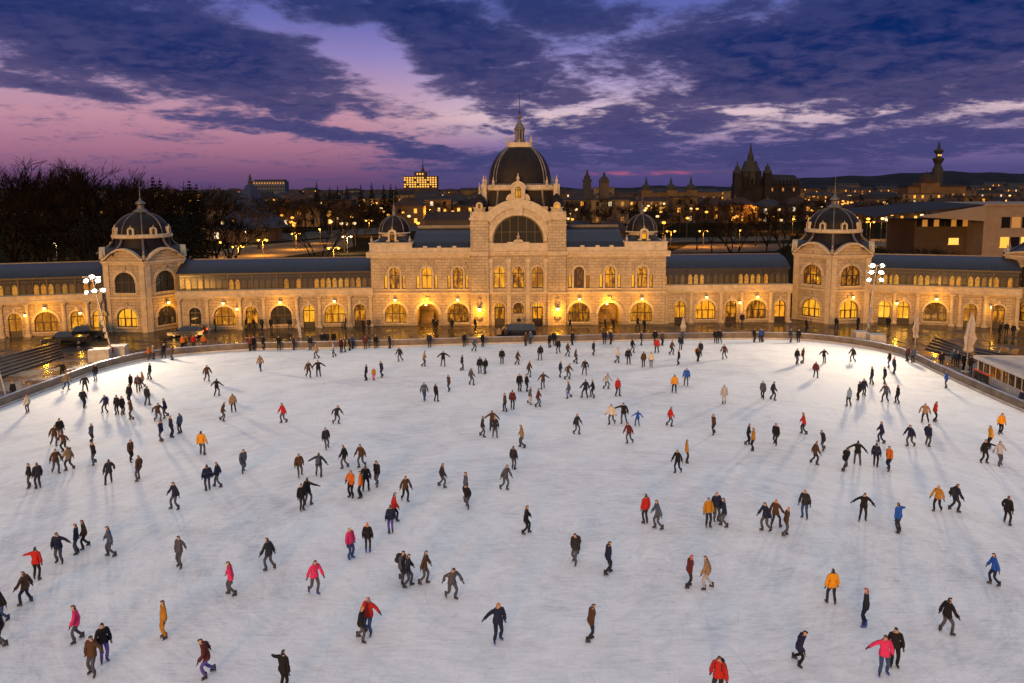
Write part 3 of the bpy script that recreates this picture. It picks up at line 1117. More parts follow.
# parapet, attic blocks and end domes
pa = MB()
for s in (-1, 1):
    pa.box(*sorted((s * (TW1 + .003), s * 15.3)), -.12, .25, ZC + .163, ZC + .75)
    for x in (9.2, 11.4, 13.4):
        pa.box(s * x - .28, s * x + .28, -.18, .31, ZC + .163, ZC + 1.0)
    pa.box(*sorted((s * 15.3, s * (HW + .1))), -.15, 7.4, ZC + .163, ZC + 1.35)
    pa.box(*sorted((s * 15.2, s * (HW + .2))), -.25, 7.5, ZC + 1.352, ZC + 1.5)
pa.box(-TW0, TW0, -.2, .2, ZC + .203, 11.96)
pa.box(-1.6, 1.6, -.3, -.2, ZC + .3, 12.15)
pa.archband(0, 12.1, .02, .75, y0=-.3, y1=.15, n=8, ez=.6)
pa.build('parapet', m_trim, hall)
fin = MB()
for s in (-1, 1):
    fin.cut()
    for x, y in ((15.6, 0), (HW - .2, 0), (15.6, 7.1), (HW - .2, 7.1)):
        fin.cut()
        finial(fin, s * x, y + .1, ZC + 1.5, 1.05, .28)
fin.cut()
finial(fin, 0, -.05, 12.4, 1.2, .34)
fin.build_each('stone_urn', m_carve, hall)


def small_dome(parent, x, y, z0, r, nrib=8, drum_h=1.3, dome_h=2.4, spire=3.0, aed=True, glass=None):
    d = MB()
    d.lathe([(r * .86, z0 - .1), (r * .86, z0 + drum_h)], 16, (x, y)).lathe([(r * 1.06, z0 + drum_h), (r * 1.10, z0 + drum_h + .10), (r * 1.02, z0 + drum_h + .22)], 24, (x, y))
    d.build('drum', m_trim, parent)
    zb = z0 + drum_h + .22
    prof = [(r * math.cos(t), zb + dome_h * math.sin(t)) for t in [R(a) for a in range(0, 84, 7)]]
    prof = [(r, zb)] + prof[1:]
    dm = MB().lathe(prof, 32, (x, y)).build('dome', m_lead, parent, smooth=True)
    rb = MB()
    for k in range(nrib):
        t = 2 * PI * k / nrib - PI / 2
        pts = [(x + (pr + .03) * math.cos(t), y + (pr + .03) * math.sin(t), pz) for pr, pz in prof]
        rb.cut()
        rb.path(pts, [.075] * len(pts), 5)
    rb.build_each('dome_rib', m_rib, dm)
    zt = zb + dome_h * .99
    sp = MB().lathe([(r * .16, zt - .1), (r * .18, zt + .08), (r * .13, zt + .2), (r * .12, zt + .75), (r * .19, zt + .85), (r * .08, zt + 1.05), (.10, zt + 1.5), (.035, zt + 1.7), (.02, zt + spire)], 10, (x, y))
    sp.build('spire', m_rib, parent)
    if aed:
        ae = MB()
        yy = y - r - .25
        ae.box(x - .62, x - .34, yy, yy + .6, z0 - .05, z0 + 1.35).box(x + .34, x + .62, yy, yy + .6, z0 - .05, z0 + 1.35)
        ae.archband(x, z0 + 1.35, .34, .66, y0=yy - .04, y1=yy + .6, n=8)
        finial(ae, x, yy + .2, z0 + 1.98, .5, .14)
        for s in (-1, 1):
            ae.archband(x + s * .66, z0 - .05, .02, .42, 0, PI, yy + .05, yy + .4, 6, 1.2)
        ae.build('dormer_aedicule', m_trim, parent)
        window(parent, x, .68, z0, z0 + 1.3, z0 + 1.62, 1, glass or m_glow, yy, .35, name='dormer_window')
    return dm


for s in (-1, 1):
    # dark skirt under the little dome
    x, y = s * 18.3, 3.6
    MB().lathe([(4.0, ZC + 1.4), (3.0, ZC + 1.75), (2.5, ZC + 2.3)], 4, (x, y), PI / 4).build('dome_skirt', m_roof2, hall)
    small_dome(hall, x, y, ZC + 1.35, 2.2, glass=m_glow if s < 0 else m_glow2)

# slate-blue mansards between towers and end domes
for s in (-1, 1):
    x0, x1 = sorted((s * (TW1 + .01), s * 15.28))
    prof = [(.3, ZC + .3), (1.6, ZC + 1.45), (4.2, ZC + 2.6), (7.0, ZC + 3.15), (7.02, ZC + 3.35), (12.0, ZC + 3.4), (16.2, ZC + .2)]
    mb = MB()
    n = len(prof)
    mb.add([(x0, y, z) for y, z in prof] + [(x1, y, z) for y, z in prof], [(i, i + 1, n + i + 1, n + i) for i in range(n - 1)] + [tuple(range(n)), tuple(range(2 * n - 1, n - 1, -1))])
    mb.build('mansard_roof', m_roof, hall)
    MB().box(x0, x1, 6.95, 7.25, ZC + 3.3, ZC + 3.62).build('roof_ridge', m_rib, hall)
MB().poly([(-HW, .2, ZC + .15), (HW, .2, ZC + .15), (HW, 16, ZC + .15), (-HW, 16, ZC + .15)]).build('flat_roof', m_roof2, hall)

# great arch mouldings and tower heads
ab = MB()
ab.archband(0, 12.3, 3.75, 4.15, y0=-.35, y1=-.05, n=28)
ab.archband(0, 12.3, 4.15, 4.75, .10, PI - .10, -.22, -.05, 28)
# the hood of the arch: a deep gable curve with its own thickness
ab.archband(0, 12.3, 4.75, 5.95, .60, PI - .60, -.55, 2.4, 24)
keystone(ab, 0, 16.0, -.45, 2.4, 1.6)
ab.build('arch_hood', m_trim, hall)
th, tcap = MB(), MB()
for s in (-1, 1):
    th.cut()
    c = s * (TW0 + TW1) / 2
    hw = (TW1 - TW0) / 2
    th.box(c - hw - .18, c + hw + .18, -.7, 2.6, 15.353, 15.620)
    th.box(c - hw - .08, c + hw + .08, -.58, 2.5, 14.500, 14.680)
    th.archband(c, 15.450, .9, 1.32, .18, PI - .18, -.66, 2.2, 12, .8)
    th.add([(c - 1.25, -.52, 15.600), (c + 1.25, -.52, 15.600), (c + .8, -.52, 16.150), (c, -.52, 16.400), (c - .8, -.52, 16.150)], [(0, 1, 2, 3, 4)])
    th.lathe([(.85, 15.600), (.85, 16.900), (1.0, 16.950), (1.0, 17.100)], 8, (c, .9), PI / 8)
    th.box(c - hw, c + hw, -.1, 2.3, 15.600, 16.450)
    tcap.cut()
    tcap.lathe([(.95, 17.100), (1.02, 17.500), (.92, 18.000), (.66, 18.500), (.3, 18.850), (.12, 19.100)], 16, (c, .9))
    finial(th, c, .9, 19.000, 1.7, .2)
    for k in (-1, 1):
        finial(th, c + k * (hw - .1), -.4, 15.620, .9, .2)
    ro = MB().archband(c, 17.350, .26, .5, y0=-.18, y1=.2, n=8)
    th.merge(ro)
    th.box(c - .5, c + .5, -.16, .2, 16.900, 17.360)
    MB().lathe([(.24, 17.000), (.26, 17.300), (.02, 17.620)], 8, (c, -.1)).build('cupola_light', m_glow, hall)
th.build_each('tower_head', m_trim, hall)
tcap.build_each('tower_cupola', m_lead, hall, smooth=True)

# square skirt roof, balustrade band, great dome
DY = 7.6
sk = MB()
prof = []
for k in range(9):
    u = k / 8
    prof.append((5.9 - 1.0 * (1 - (1 - u) ** 2.2), 15.9 + 3.7 * u))
sk.lathe([(p, z) for p, z in prof], 32, (0, DY), sq=9)
sk.build('skirt_roof', m_lead, hall, (.32, 0, 0), smooth=True)
sr = MB()
for sx in (-1, 1):
    for sy in (-1, 1):
        for off in (.0,):
            pts = [(sx * (p * .98), DY + sy * (p * .98), z) for p, z in prof]
            pts = [(sx * p * 2 ** (-1 / 9) * 1.0 * 1.09, DY + sy * p * 2 ** (-1 / 9) * 1.09, z) for p, z in prof]
            sr.path(pts, [.2] * len(pts), 6)
for sx in (-1, 1):
    pts = [(sx * 3.25 * (1 + .0 * k), DY - p - .05, z) for k, (p, z) in enumerate(prof)]
    sr.path([(x + sx * .55 * (1 - i / 8) ** 2, y, z) for i, (x, y, z) in enumerate(pts)], [.17] * len(pts), 6)
sr.build('skirt_ribs', m_rib, hall, (.32, 0, 0))
bd = MB()
bd.lathe([(5.15, 19.45), (5.35, 19.6), (5.35, 19.95), (5.15, 20.1), (5.15, 20.25)], 48, (0, DY), sq=8)
for sx in (-1, 1):
    for sy in (-1, 1):
        bd.box(sx * 5.3 - .42, sx * 5.3 + .42, DY + sy * 5.3 - .42, DY + sy * 5.3 + .42, 18.0, 20.35)
        finial(bd, sx * 5.3, DY + sy * 5.3, 20.35, 1.4, .3)
    finial(bd, sx * 3.9, DY - 5.05, 20.2, 1.3, .28)
bd.build('balustrade', m_trim, hall, (.32, 0, 0))
# aedicule with lit window on top of the arch
ae = MB()
ay = 0.55
ae.box(-1.0, -.42, ay, 2.2, 17.7, 19.75).box(.42, 1.0, ay, 2.2, 17.7, 19.75).box(-.42, .42, ay + .003, 2.2, 17.4, 17.95)
ae.archband(0, 19.6, .42, 1.0, y0=ay - .003, y1=2.2, n=12)
ae.archband(0, 19.6, .95, 1.2, .1, PI - .1, ay - .18, 2.3, 12)
finial(ae, 0, ay + .3, 20.75, 1.25, .3)
for s in (-1, 1):
    ae.archband(s * 1.05, 18.1, .02, .7, 0, PI / 2 if s > 0 else PI, ay + .1, ay + .9, 8, 1.3)
ae.build('aedicule', m_trim, hall)
window(hall, 0, .84, 17.95, 19.55, 20.0, 2, m_glow2, ay, .4, name='aedicule_window')

dz0, dh, dr = 20.15, 5.55, 4.72
prof = []
for k in range(15):
    t = R(k * 5.2)
    prof.append((dr * (math.cos(t) ** .92), dz0 + .45 + dh * math.sin(t) / math.sin(R(72.8)) * .985))
prof = [(dr * 1.03, dz0), (dr * 1.03, dz0 + .3), (dr, dz0 + .45)] + prof[1:]
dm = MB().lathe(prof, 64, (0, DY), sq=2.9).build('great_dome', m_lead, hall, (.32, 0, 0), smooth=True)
rb = MB()
k45 = 2 ** (-1 / 2.9)
for sx in (-1, 1):
    for sy in (-1, 1):
        for e in (-.055, .055):
            c, s_ = math.cos(PI / 4 + e), math.sin(PI / 4 + e)
            kk = (c ** 2.9 + s_ ** 2.9) ** (-1 / 2.9)
            pts = [(sx * (p * kk + .03) * c, DY + sy * (p * kk + .03) * s_, z) for p, z in prof]
            rb.cut()
            rb.path(pts, [.11] * len(pts), 5)
rb.build_each('dome_rib', m_rib, dm)
MB().lathe([(dr * 1.05, dz0 + .02), (dr * 1.09, dz0 + .12), (dr * 1.05, dz0 + .32)], 64, (0, DY), sq=2.9).build('dome_ring', m_rib, dm)
lt = MB()
zt = 25.75
lt.lathe([(1.55, zt - .15), (1.95, zt + .12), (1.95, zt + .75), (1.8, zt + .85)], 32, (0, DY), sq=4)
for k in range(12):
    t = 2 * PI * k / 12
    kk = (abs(math.cos(t)) ** 4 + abs(math.sin(t)) ** 4) ** -.25
    lt.tube((1.8 * kk * math.cos(t), DY + 1.8 * kk * math.sin(t), zt + .85), (1.8 * kk * math.cos(t), DY + 1.8 * kk * math.sin(t), zt + 1.25), .04, n=5)
for sx in (-1, 1):
    for sy in (-1, 1):
        finial(lt, sx * 1.72, DY + sy * 1.72, zt + .85, 1.1, .2)
lt.build('dome_platform', m_trim, hall, (.32, 0, 0))
ln = MB().lathe([(.95, zt + .85), (.8, zt + 1.0), (.8, zt + 1.2)], 12, (0, DY))
for k in range(8):
    t = 2 * PI * k / 8
    ln.tube((.62 * math.cos(t), DY + .62 * math.sin(t), zt + 1.15), (.62 * math.cos(t), DY + .62 * math.sin(t), zt + 2.75), .11, n=6)
ln.lathe([(.30, zt + 1.2), (.30, zt + 2.75)], 8, (0, DY))
ln.lathe([(.82, zt + 2.75), (.86, zt + 2.95), (.7, zt + 3.1), (.55, zt + 3.5), (.3, zt + 3.85), (.14, zt + 4.3), (.3, zt + 4.55), (.34, zt + 4.75), (.12, zt + 5.0)], 14, (0, DY))
ln.build('lantern', m_rib, hall, (.32, 0, 0))
MB().lathe([(.12, zt + 5.0), (.16, zt + 5.3), (.05, zt + 5.6), (.05, zt + 7.5), (.02, zt + 9.6)], 8, (0, DY)).build('spire', m_post, hall, (.32, 0, 0))
# ------------------------------------------------------------------ arcade wings and corner pavilions
def wing(label, p0, p1, mods, glass_seq, gal_glass, lamps, seed, roof_z=9.55, zc=5.25):
    """a two-storey arcade from p0 to p1 (front line); mods = list of (position 0..1, 'n' or 'w')"""
    p0, p1 = Vector((p0.x, p0.y, 0)), Vector((p1.x, p1.y, 0))
    d = p1 - p0
    L = d.length
    rz = math.atan2(d.y, d.x)
    w = empty('arcade_wing', p0, rz)
    tag(w, label, 'building', 'arcade wings of the skating hall')
    rnd = random.Random(seed)
    ops = []
    for u, k in mods:
        cx = u * L
        ops.append((cx, 2.95, .55, 1.85, 3.3) if k == 'w' else (cx, 1.62, .02, 2.45, 3.26))
    wl = MB().wall(0, L, 0, zc - .5, ops, 0, .4)
    wl.poly([(0, 9, 0), (L, 9, 0), (L, 9, 8), (0, 9, 8)]).poly([(0, 0, 0), (0, 9, 0), (0, 9, 8), (0, 0, zc - .5)]).poly([(L, 0, 0), (L, 9, 0), (L, 9, 8), (L, 0, zc - .5)])
    wl.build('arcade_wall', m_stone, w)
    for i, ((u, k), g) in enumerate(zip(mods, glass_seq)):
        cx = u * L
        gm = {'b': m_glow2, 'g': m_glow, 'd': m_darkglass}[g]
        if k == 'w':
            window(w, cx, 2.95, .55, 1.85, 3.3, 3, gm, 0, .3, sub=4)
        else:
            o = window(w, cx, 1.62, .7, 2.45, 3.26, 2, gm, 0, .3)
            MB().box(-.81, .81, -.05, .05, 0.02, .7).build('door_panel', m_wood, o)
    # entablature and balcony band
    tr = MB()
    tr.box(-.1, L + .1, -.22, 0, zc - .72, zc - .503).box(-.1, L + .1, -.34, 1.2, zc - .5, zc - .32).box(-.1, L + .1, -.26, 1.2, zc - .318, zc + .3).box(-.1, L + .1, -.32, 1.2, zc + .302, zc + .38)
    tr.build('entablature', m_trim, w)
    su = MB()
    for u, k in mods:
        su.cut()
        cx = u * L
        if k == 'w':
            su.archband(cx, 1.85, 1.49, 1.8, y0=-.09, y1=0, n=12)
            keystone(su, cx, 3.35, 0, .7, .55)
            su.box(cx - 1.7, cx + 1.7, -.1, 0, .38, .54)
        else:
            su.archband(cx, 2.45, .82, 1.05, y0=-.08, y1=0, n=10)
            keystone(su, cx, 3.3, 0, .6, .42)
    su.build_each('window_surround', m_trim, w)
    # paired half columns between the openings
    cm = MB().lathe([(.33, 0), (.33, .35), (.27, .42), (.25, 2.2), (.22, 4.05), (.31, 4.18), (.33, 4.40)], 10, (0, -.12))
    cm.box(-.36, .36, -.5, 0, 4.40, zc - .722).box(-.38, .38, -.52, 0, 0, .22)
    cmesh = cm.mesh('half_column', m_trim)
    xs = [0.35]
    for (u0, k0), (u1, k1) in zip(mods[:-1], mods[1:]):
        a = u0 * L + (1.48 if k0 == 'w' else .81)
        b = u1 * L - (1.48 if k1 == 'w' else .81)
        m = (a + b) / 2
        if b - a > 1.9:
            xs += [m - .52, m + .52]
        elif b - a > .8:
            xs += [m]
    xs.append(L - .35)
    for x in xs:
        place_copy(cmesh, 'half_column', w, (x, 0, 0))
    # glazed gallery
    gy, g0, g1 = 1.3, zc + .1, 7.75
    n = max(4, round(L / 3.45))
    for i in range(n):
        xa, xb = L * i / n, L * (i + 1) / n
        gb = MB()
        for j in range(1, 4):
            x = (xb - xa) * j / 4
            gb.box(x - .03, x + .03, -.05, .05, g0, g1 - .35)
        gb.box(0, xb - xa, -.06, .05, g1 - .42, g1 - .34).box(0, xb - xa, -.06, .05, g0, g0 + .12)
        gb.box(-.11, .11, -.12, .05, g0 - .002, g1)
        gw = gb.build('gallery_window', m_frame, w, (xa, gy, 0))
        gm = m_curtain if gal_glass[i % len(gal_glass)] == 'c' else m_dimglass
        MB().poly([(0.02, .03, g0), (xb - xa, .03, g0), (xb - xa, .03, g1), (0.02, .03, g1)]).build('pane', gm, gw)
    ev = MB().box(-.1, L + .1, gy - .35, gy + .3, g1, g1 + .22)
    ev.build('eaves', m_frame, w)
    prof = [(gy - .42, g1 + .225)]
    for k in range(1, 9):
        u = k / 8
        prof.append((gy - .42 + 4.6 * u ** 1.25, g1 + .225 + (roof_z - g1 - .2) * math.sin(u * PI / 2)))
    prof += [(7.0, roof_z - .1), (9.1, 7.9)]
    mb = MB()
    m = len(prof)
    mb.add([(-.1, y, z) for y, z in prof] + [(L + .1, y, z) for y, z in prof], [(i, i + 1, m + i + 1, m + i) for i in range(m - 1)] + [tuple(range(m)), tuple(range(2 * m - 1, m - 1, -1))])
    mb.build('curved_roof', m_roof, w)
    MB().box(-.1, L + .1, prof[8][0] - .1, prof[8][0] + .12, roof_z - .02, roof_z + .16).build('roof_ridge', m_rib, w)
    for u, z, wt in lamps:
        wall_lamp(w, u * L, -.14 if z > 3.5 else -.02, z, wt)
    return w


def base(px, py):
    return G(px, py)


# corners of the fronts on the ground (pixels of the wall foot)
LW1 = base(372.5, 327.2) + Vector((0, 1.0, 0))
LW0 = base(178, 325.5)
LW0.y = 109.0
LW0.x = AY(178, 325, 109.0).x
RW0 = Vector((HX + HW - .05, FY + 1.2, 0))
RW1 = Vector((AY(790, 320, FY + 1.6).x, FY + 1.6, 0))


def modpos(p0, p1, pxs, ys=312):
    """position along the front line of features seen at pixel columns"""
    out = []
    d = p1 - p0
    for px in pxs:
        r = ray(px, ys)
        # intersect the viewing plane of the column with the wing line (in plan)
        det = d.x * (-r.y) + d.y * r.x
        t = (-p0.x * -r.y - p0.y * r.x) / det
        out.append(t)
    return out


kinds = 'nwnwnwn'
mods = list(zip(modpos(LW0, LW1, [195, 224.5, 251.5, 281, 309, 335, 360]), kinds))
wing('long arcade wing between tree-side pavilion and hall, seven lit arches', LW0, LW1, mods, 'dbgdbbg', 'dddcddc', [(mods[3][0], 3.75, 60), (mods[2][0] - .07, 2.9, 25), (mods[5][0], 3.75, 25), (mods[1][0], 3.75, 20)], 1)
kinds = 'nwnwn'
mods = list(zip(modpos(RW0, RW1, [680, 705.5, 731, 756, 780]), kinds))
mods = [m for m in mods if m[0] < .985]
wing('short arcade wing between hall and floodlit pavilion, five arches', RW0, RW1, mods, 'bgggg', 'dcccdc', [(mods[3][0], 3.75, 50), (mods[2][0] + .06, 2.9, 25), (mods[1][0], 3.75, 20)], 2)

m_spire = m_rib


def pavilion(label, cx, cy, Rr, rot, faces_lit, seed, lamps=(), zc=10.1, z1=4.85, dome=True):
    """six-sided corner pavilion with arched windows, segmental gables and a ribbed dome; rot turns a corner to the viewer"""
    p = empty('corner_pavilion', (cx, cy, 0))
    tag(p, label, 'building', 'domed corner pavilions')
    V = [Vector((Rr * math.cos(rot + 2 * PI * k / 6), Rr * math.sin(rot + 2 * PI * k / 6), 0)) for k in range(6)]
    wl, su, co, gb, kv = MB(), MB(), MB(), MB(), MB()
    roofs = MB()
    for k in range(6):
        for q_ in (su, co, gb, kv): q_.cut()
        a, b = V[k], V[(k + 1) % 6]
        d = b - a
        L = d.length
        ang = math.atan2(d.y, d.x)
        M = Matrix.Translation(a) @ Matrix.Rotation(ang, 4, 'Z')      # local +x along the face, -y outward
        ops_l = [(L / 2, 2.95, .75, 1.95, 3.35)]
        ops_u = [(L / 2, 2.95, 5.55, 7.0, 8.45)]
        w_ = MB().wall(0, L, 0, z1, ops_l, 0, .4).wall(0, L, z1, zc, ops_u, 0, .4)
        wl.merge(w_.xf(M))
        s_ = MB().archband(L / 2, 1.95, 1.49, 1.85, y0=-.1, y1=0, n=12).archband(L / 2, 7.0, 1.49, 1.85, y0=-.1, y1=0, n=12)
        s_.box(L / 2 - 1.75, L / 2 + 1.75, -.12, 0, .55, .74).box(L / 2 - 1.75, L / 2 + 1.75, -.12, 0, 5.36, 5.54)
        # corner pilasters
        s_.box(.02, .75, -.13, 0, 0, zc - .6).box(L - .75, L - .02, -.13, 0, 0, zc - .6)
        su.merge(s_.xf(M))
        k_ = MB()
        keystone(k_, L / 2, 3.4, 0, .75, .6)
        keystone(k_, L / 2, 8.5, 0, .75, .6)
        k_.archband(L / 2, 8.75, .9, 1.6, .3, PI - .3, -.06, 0, 8, .5)
        kv.merge(k_.xf(M))
        c_ = MB().box(-.12, L + .12, -.17, 0, z1 - .14, z1 + .13).box(-.1, L + .1, -.2, 0, zc - .6, zc - .35)
        c_.box(-.1, L + .1, -.38, -.03, zc - .34, zc - .08)
        # segmental gable with its curved cornice
        n = 12
        h = 1.5 if dome else .35
        zf = lambda u: zc - .05 + h * math.sin(PI * max(0, min(1, (u - .06) / .88))) ** .8 * (1 if .06 < u < .94 else 0)
        g_ = MB()
        for i in range(n):
            u0, u1 = i / n, (i + 1) / n
            x0, x1 = L * u0, L * u1
            g_.poly([(x0, -.02, zc - .36), (x1, -.02, zc - .36), (x1, -.02, zf(u1)), (x0, -.02, zf(u0))])
            c_.add([(x0, -.5, zf(u0)), (x1, -.5, zf(u1)), (x1, -.5, zf(u1) + .26), (x0, -.5, zf(u0) + .26), (x0, .25, zf(u0)), (x1, .25, zf(u1)), (x1, .25, zf(u1) + .26), (x0, .25, zf(u0) + .26)],
                   [(0, 1, 2, 3), (0, 4, 5, 1), (3, 2, 6, 7), (4, 7, 6, 5)])
        r_ = MB()
        for i in range(n):
            u0, u1 = i / n, (i + 1) / n
            x0, x1 = L * u0, L * u1
            q = lambda u: ((L * u - L / 2) * .62 + L / 2)
            r_.poly([(x0, .2, zf(u0) + .2), (x1, .2, zf(u1) + .2), (q(u1), Rr * .40, zc + 1.75), (q(u0), Rr * .40, zc + 1.75)])
        co.merge(c_.xf(M))
        gb.merge(g_.xf(M))
        roofs.merge(r_.xf(M))
        if faces_lit.get(k) is not None:
            gl, gu = faces_lit[k]
            mm = {'b': m_glow2, 'g': m_glow, 'd': m_darkglass}
            for zset, g in (((.75, 1.95, 3.35), gl), ((5.55, 7.0, 8.45), gu)):
                lc = M @ Vector((L / 2, .3, 0))
                window(p, 0, 2.95, zset[0], zset[1], zset[2], 3, mm[g], sub=4, loc=lc, rz=ang)
        for kk, u, z, wt in lamps:
            if kk == k:
                q = M @ Vector((L * u, -.12, 0))
                wall_lamp(p, q.x, q.y, z, wt, rz=ang)
        finial(kv, V[k].x * 1.0, V[k].y * 1.0, zc + .1, 1.3, .3)
    wl.build('wall', m_stone, p)
    su.build_each('window_surround', m_trim, p)
    co.build_each('cornice', m_trim, p)
    gb.build_each('gable', m_stone, p)
    kv.build_each('carved_ornament', m_carve, p)
    roofs.build('gable_roof', m_roof2, p)
    if not dome:
        MB().lathe([(Rr * .9, zc - .3), (Rr * .5, zc + .7), (.3, zc + 1.0)], 6, (0, 0), rot).build('roof', m_roof2, p)
        return p
    r = Rr * .61
    z0 = zc + 1.0
    MB().lathe([(r * 1.12, z0), (r * 1.03, z0 + .9), (r * .98, z0 + 1.9)], 24).build('dome_skirt', m_lead, p, smooth=True)
    vol = MB()
    for k in range(8):
        t = rot + 2 * PI * k / 8
        c, s = math.cos(t), math.sin(t)
        pts = []
        for i in range(9):
            u = i / 8
            rr = r * (1.05 + .62 * (1 - u) ** 2.3)
            pts.append((rr * c, rr * s, z0 - .25 + 2.2 * u ** .85))
        vol.cut()
        vol.path(pts, [.17] * 9, 6)
    vol.build_each('volute_rib', m_rib, p)
    zb = z0 + 1.9
    MB().lathe([(r * 1.06, zb), (r * 1.12, zb + .12), (r * 1.12, zb + .5), (r * 1.03, zb + .62)], 32).build('dome_band', m_trim, p)
    zb += .62
    dh = r * .84
    prof = [(r * math.cos(R(a)), zb + dh * math.sin(R(a))) for a in range(0, 84, 6)]
    dm = MB().lathe(prof, 40).build('dome', m_lead, p, smooth=True)
    rb = MB()
    for k in range(8):
        t = rot + 2 * PI * k / 8
        rb.cut()
        rb.path([((pr + .03) * math.cos(t), (pr + .03) * math.sin(t), pz) for pr, pz in prof], [.085] * len(prof), 5)
    rb.build_each('dome_rib', m_rib, dm)
    # round-headed dormers on the band
    for k in range(8):
        t = rot + 2 * PI * (k + .5) / 8
        dmr = MB().archband(0, .55, .24, .45, y0=-.32, y1=.25, n=8).box(-.45, -.24, -.32, .25, -.1, .55).box(.24, .45, -.32, .25, -.1, .55)
        finial(dmr, 0, -.2, .98, .35, .1)
        o = dmr.build('dormer', m_trim, p, (r * 1.0 * math.cos(t), r * 1.0 * math.sin(t), zb), t + PI / 2)
        MB().poly([(-.26, -.1, 0), (.26, -.1, 0), (.26, -.1, .6), (0, -.1, .8), (-.26, -.1, .6)]).build('pane', m_darkglass, o)
    zt = zb + dh
    MB().lathe([(r * .26, zt - .12), (r * .31, zt + .05), (r * .24, zt + .22), (r * .14, zt + .5), (r * .12, zt + 1.0), (r * .19, zt + 1.15), (r * .19, zt + 1.35), (r * .08, zt + 1.6), (.09, zt + 2.0)], 16).build('lantern', m_rib, p)
    MB().lathe([(.09, zt + 2.0), (.05, zt + 3.4), (.1, zt + 3.5), (.03, zt + 3.7), (.02, zt + 5.6)], 8).build('spire', m_rib, p)
    return p


PR = 5.95
rot0 = -PI / 2                                  # vertex 0 points at the viewer; faces 0 (right) and 7 (left) meet there
cL = G(148.5, 332.5)
dirL = Vector((cL.x, cL.y, 0)).normalized()
pc = Vector((cL.x, cL.y, 0)) + dirL * PR
PAVL = pavilion('domed pavilion beside the bare trees, dark car before it', pc.x, pc.y, PR, math.atan2(-dirL.y, -dirL.x), {5: ('b', 'd'), 0: ('d', 'd'), 4: ('d', 'd'), 1: ('d', 'd')}, 3, [(0, .5, 3.8, 45)])
cR = G(829, 324.2)
dirR = Vector((cR.x, cR.y, 0)).normalized()
pc2 = Vector((cR.x, cR.y, 0)) + dirR * PR
PAVR = pavilion('domed pavilion behind the white floodlight mast, lit upper arches', pc2.x, pc2.y, PR, math.atan2(-dirR.y, -dirR.x), {5: ('b', 'g'), 0: ('b', 'g'), 1: ('d', 'd'), 4: ('g', 'd')}, 4, [(0, .55, 3.8, 45)])

# outer wings
LO1 = Vector((AY(104, 330, 107.5).x, 107.5, 0))
LO0 = Vector((AY(-40, 340, 103.0).x, 103.0, 0))
mods = list(zip(modpos(LO0, LO1, [-18, 14.5, 46, 77, 99], 318), 'wnwnn'))
mods = [m for m in mods if .02 < m[0] < .985]
wing('arcade wing left of the tree-side pavilion, parked pickups before it', LO0, LO1, mods, 'bbbbb', 'dcdcd', [(mods[2][0], 3.75, 60), (mods[1][0] + .08, 2.9, 25), (mods[3][0] + .03, 2.9, 25)], 5)
RO0 = Vector((AY(868, 324, 113.0).x, 113.0, 0))
RO1 = Vector((AY(1018, 332, 107.0).x, 107.0, 0))
mods = list(zip(modpos(RO0, RO1, [884, 903, 935, 970, 998], 316), 'nnwnn'))
mods = [m for m in mods if .02 < m[0] < .985]
wing('arcade wing right of the floodlit pavilion, curtained gallery windows above', RO0, RO1, mods, 'bbgbg', 'cccdcd', [(mods[2][0], 3.75, 60), (mods[1][0] - .05, 2.9, 30), (mods[4][0] - .05, 2.9, 25)], 6)
# end pavilion cut by the frame
e0 = Vector((AY(1062, 332, 107.0).x, 107.0, 0))
dE = Vector((e0.x, e0.y, 0)).normalized()
pe = e0 + Vector((0, 4.0, 0))
pavilion('flat-roofed end pavilion cut by the photo edge, right of curtained wing', pe.x, pe.y, 5.6, math.atan2(-dE.y, -dE.x), {5: ('g', 'd'), 4: ('b', 'd'), 0: ('g', 'd')}, 8, dome=False)
# ------------------------------------------------------------------ furniture of the square
m_mast = mat('galvanised_mast', (0.38, 0.38, 0.38), 0.4, 0.5, var=.2)
m_conc = mat('white_concrete', (0.52, 0.48, 0.43), 0.8, var=.25, scale=1.2, bump=.2)
m_flood = emit('floodlight_glass', (1.0, 0.86, 0.62), 30)
m_timber = mat('dark_timber', (0.018, 0.015, 0.015), 0.4, var=.4, scale=2, bump=.2)
m_timber_edge = mat('worn_timber_edge', (0.060, 0.048, 0.043), 0.45, var=.4, scale=2)
m_canvas = mat('folded_canvas', (0.42, 0.36, 0.30), 0.85, var=.25, scale=3, bump=.3)
m_steelroof = mat('kiosk_roof', (0.36, 0.31, 0.27), 0.6, var=.2, scale=.8)
m_white = mat('white_paint', (0.55, 0.53, 0.50), 0.5, var=.15)
FLOOD = (1.0, 0.76, 0.50)


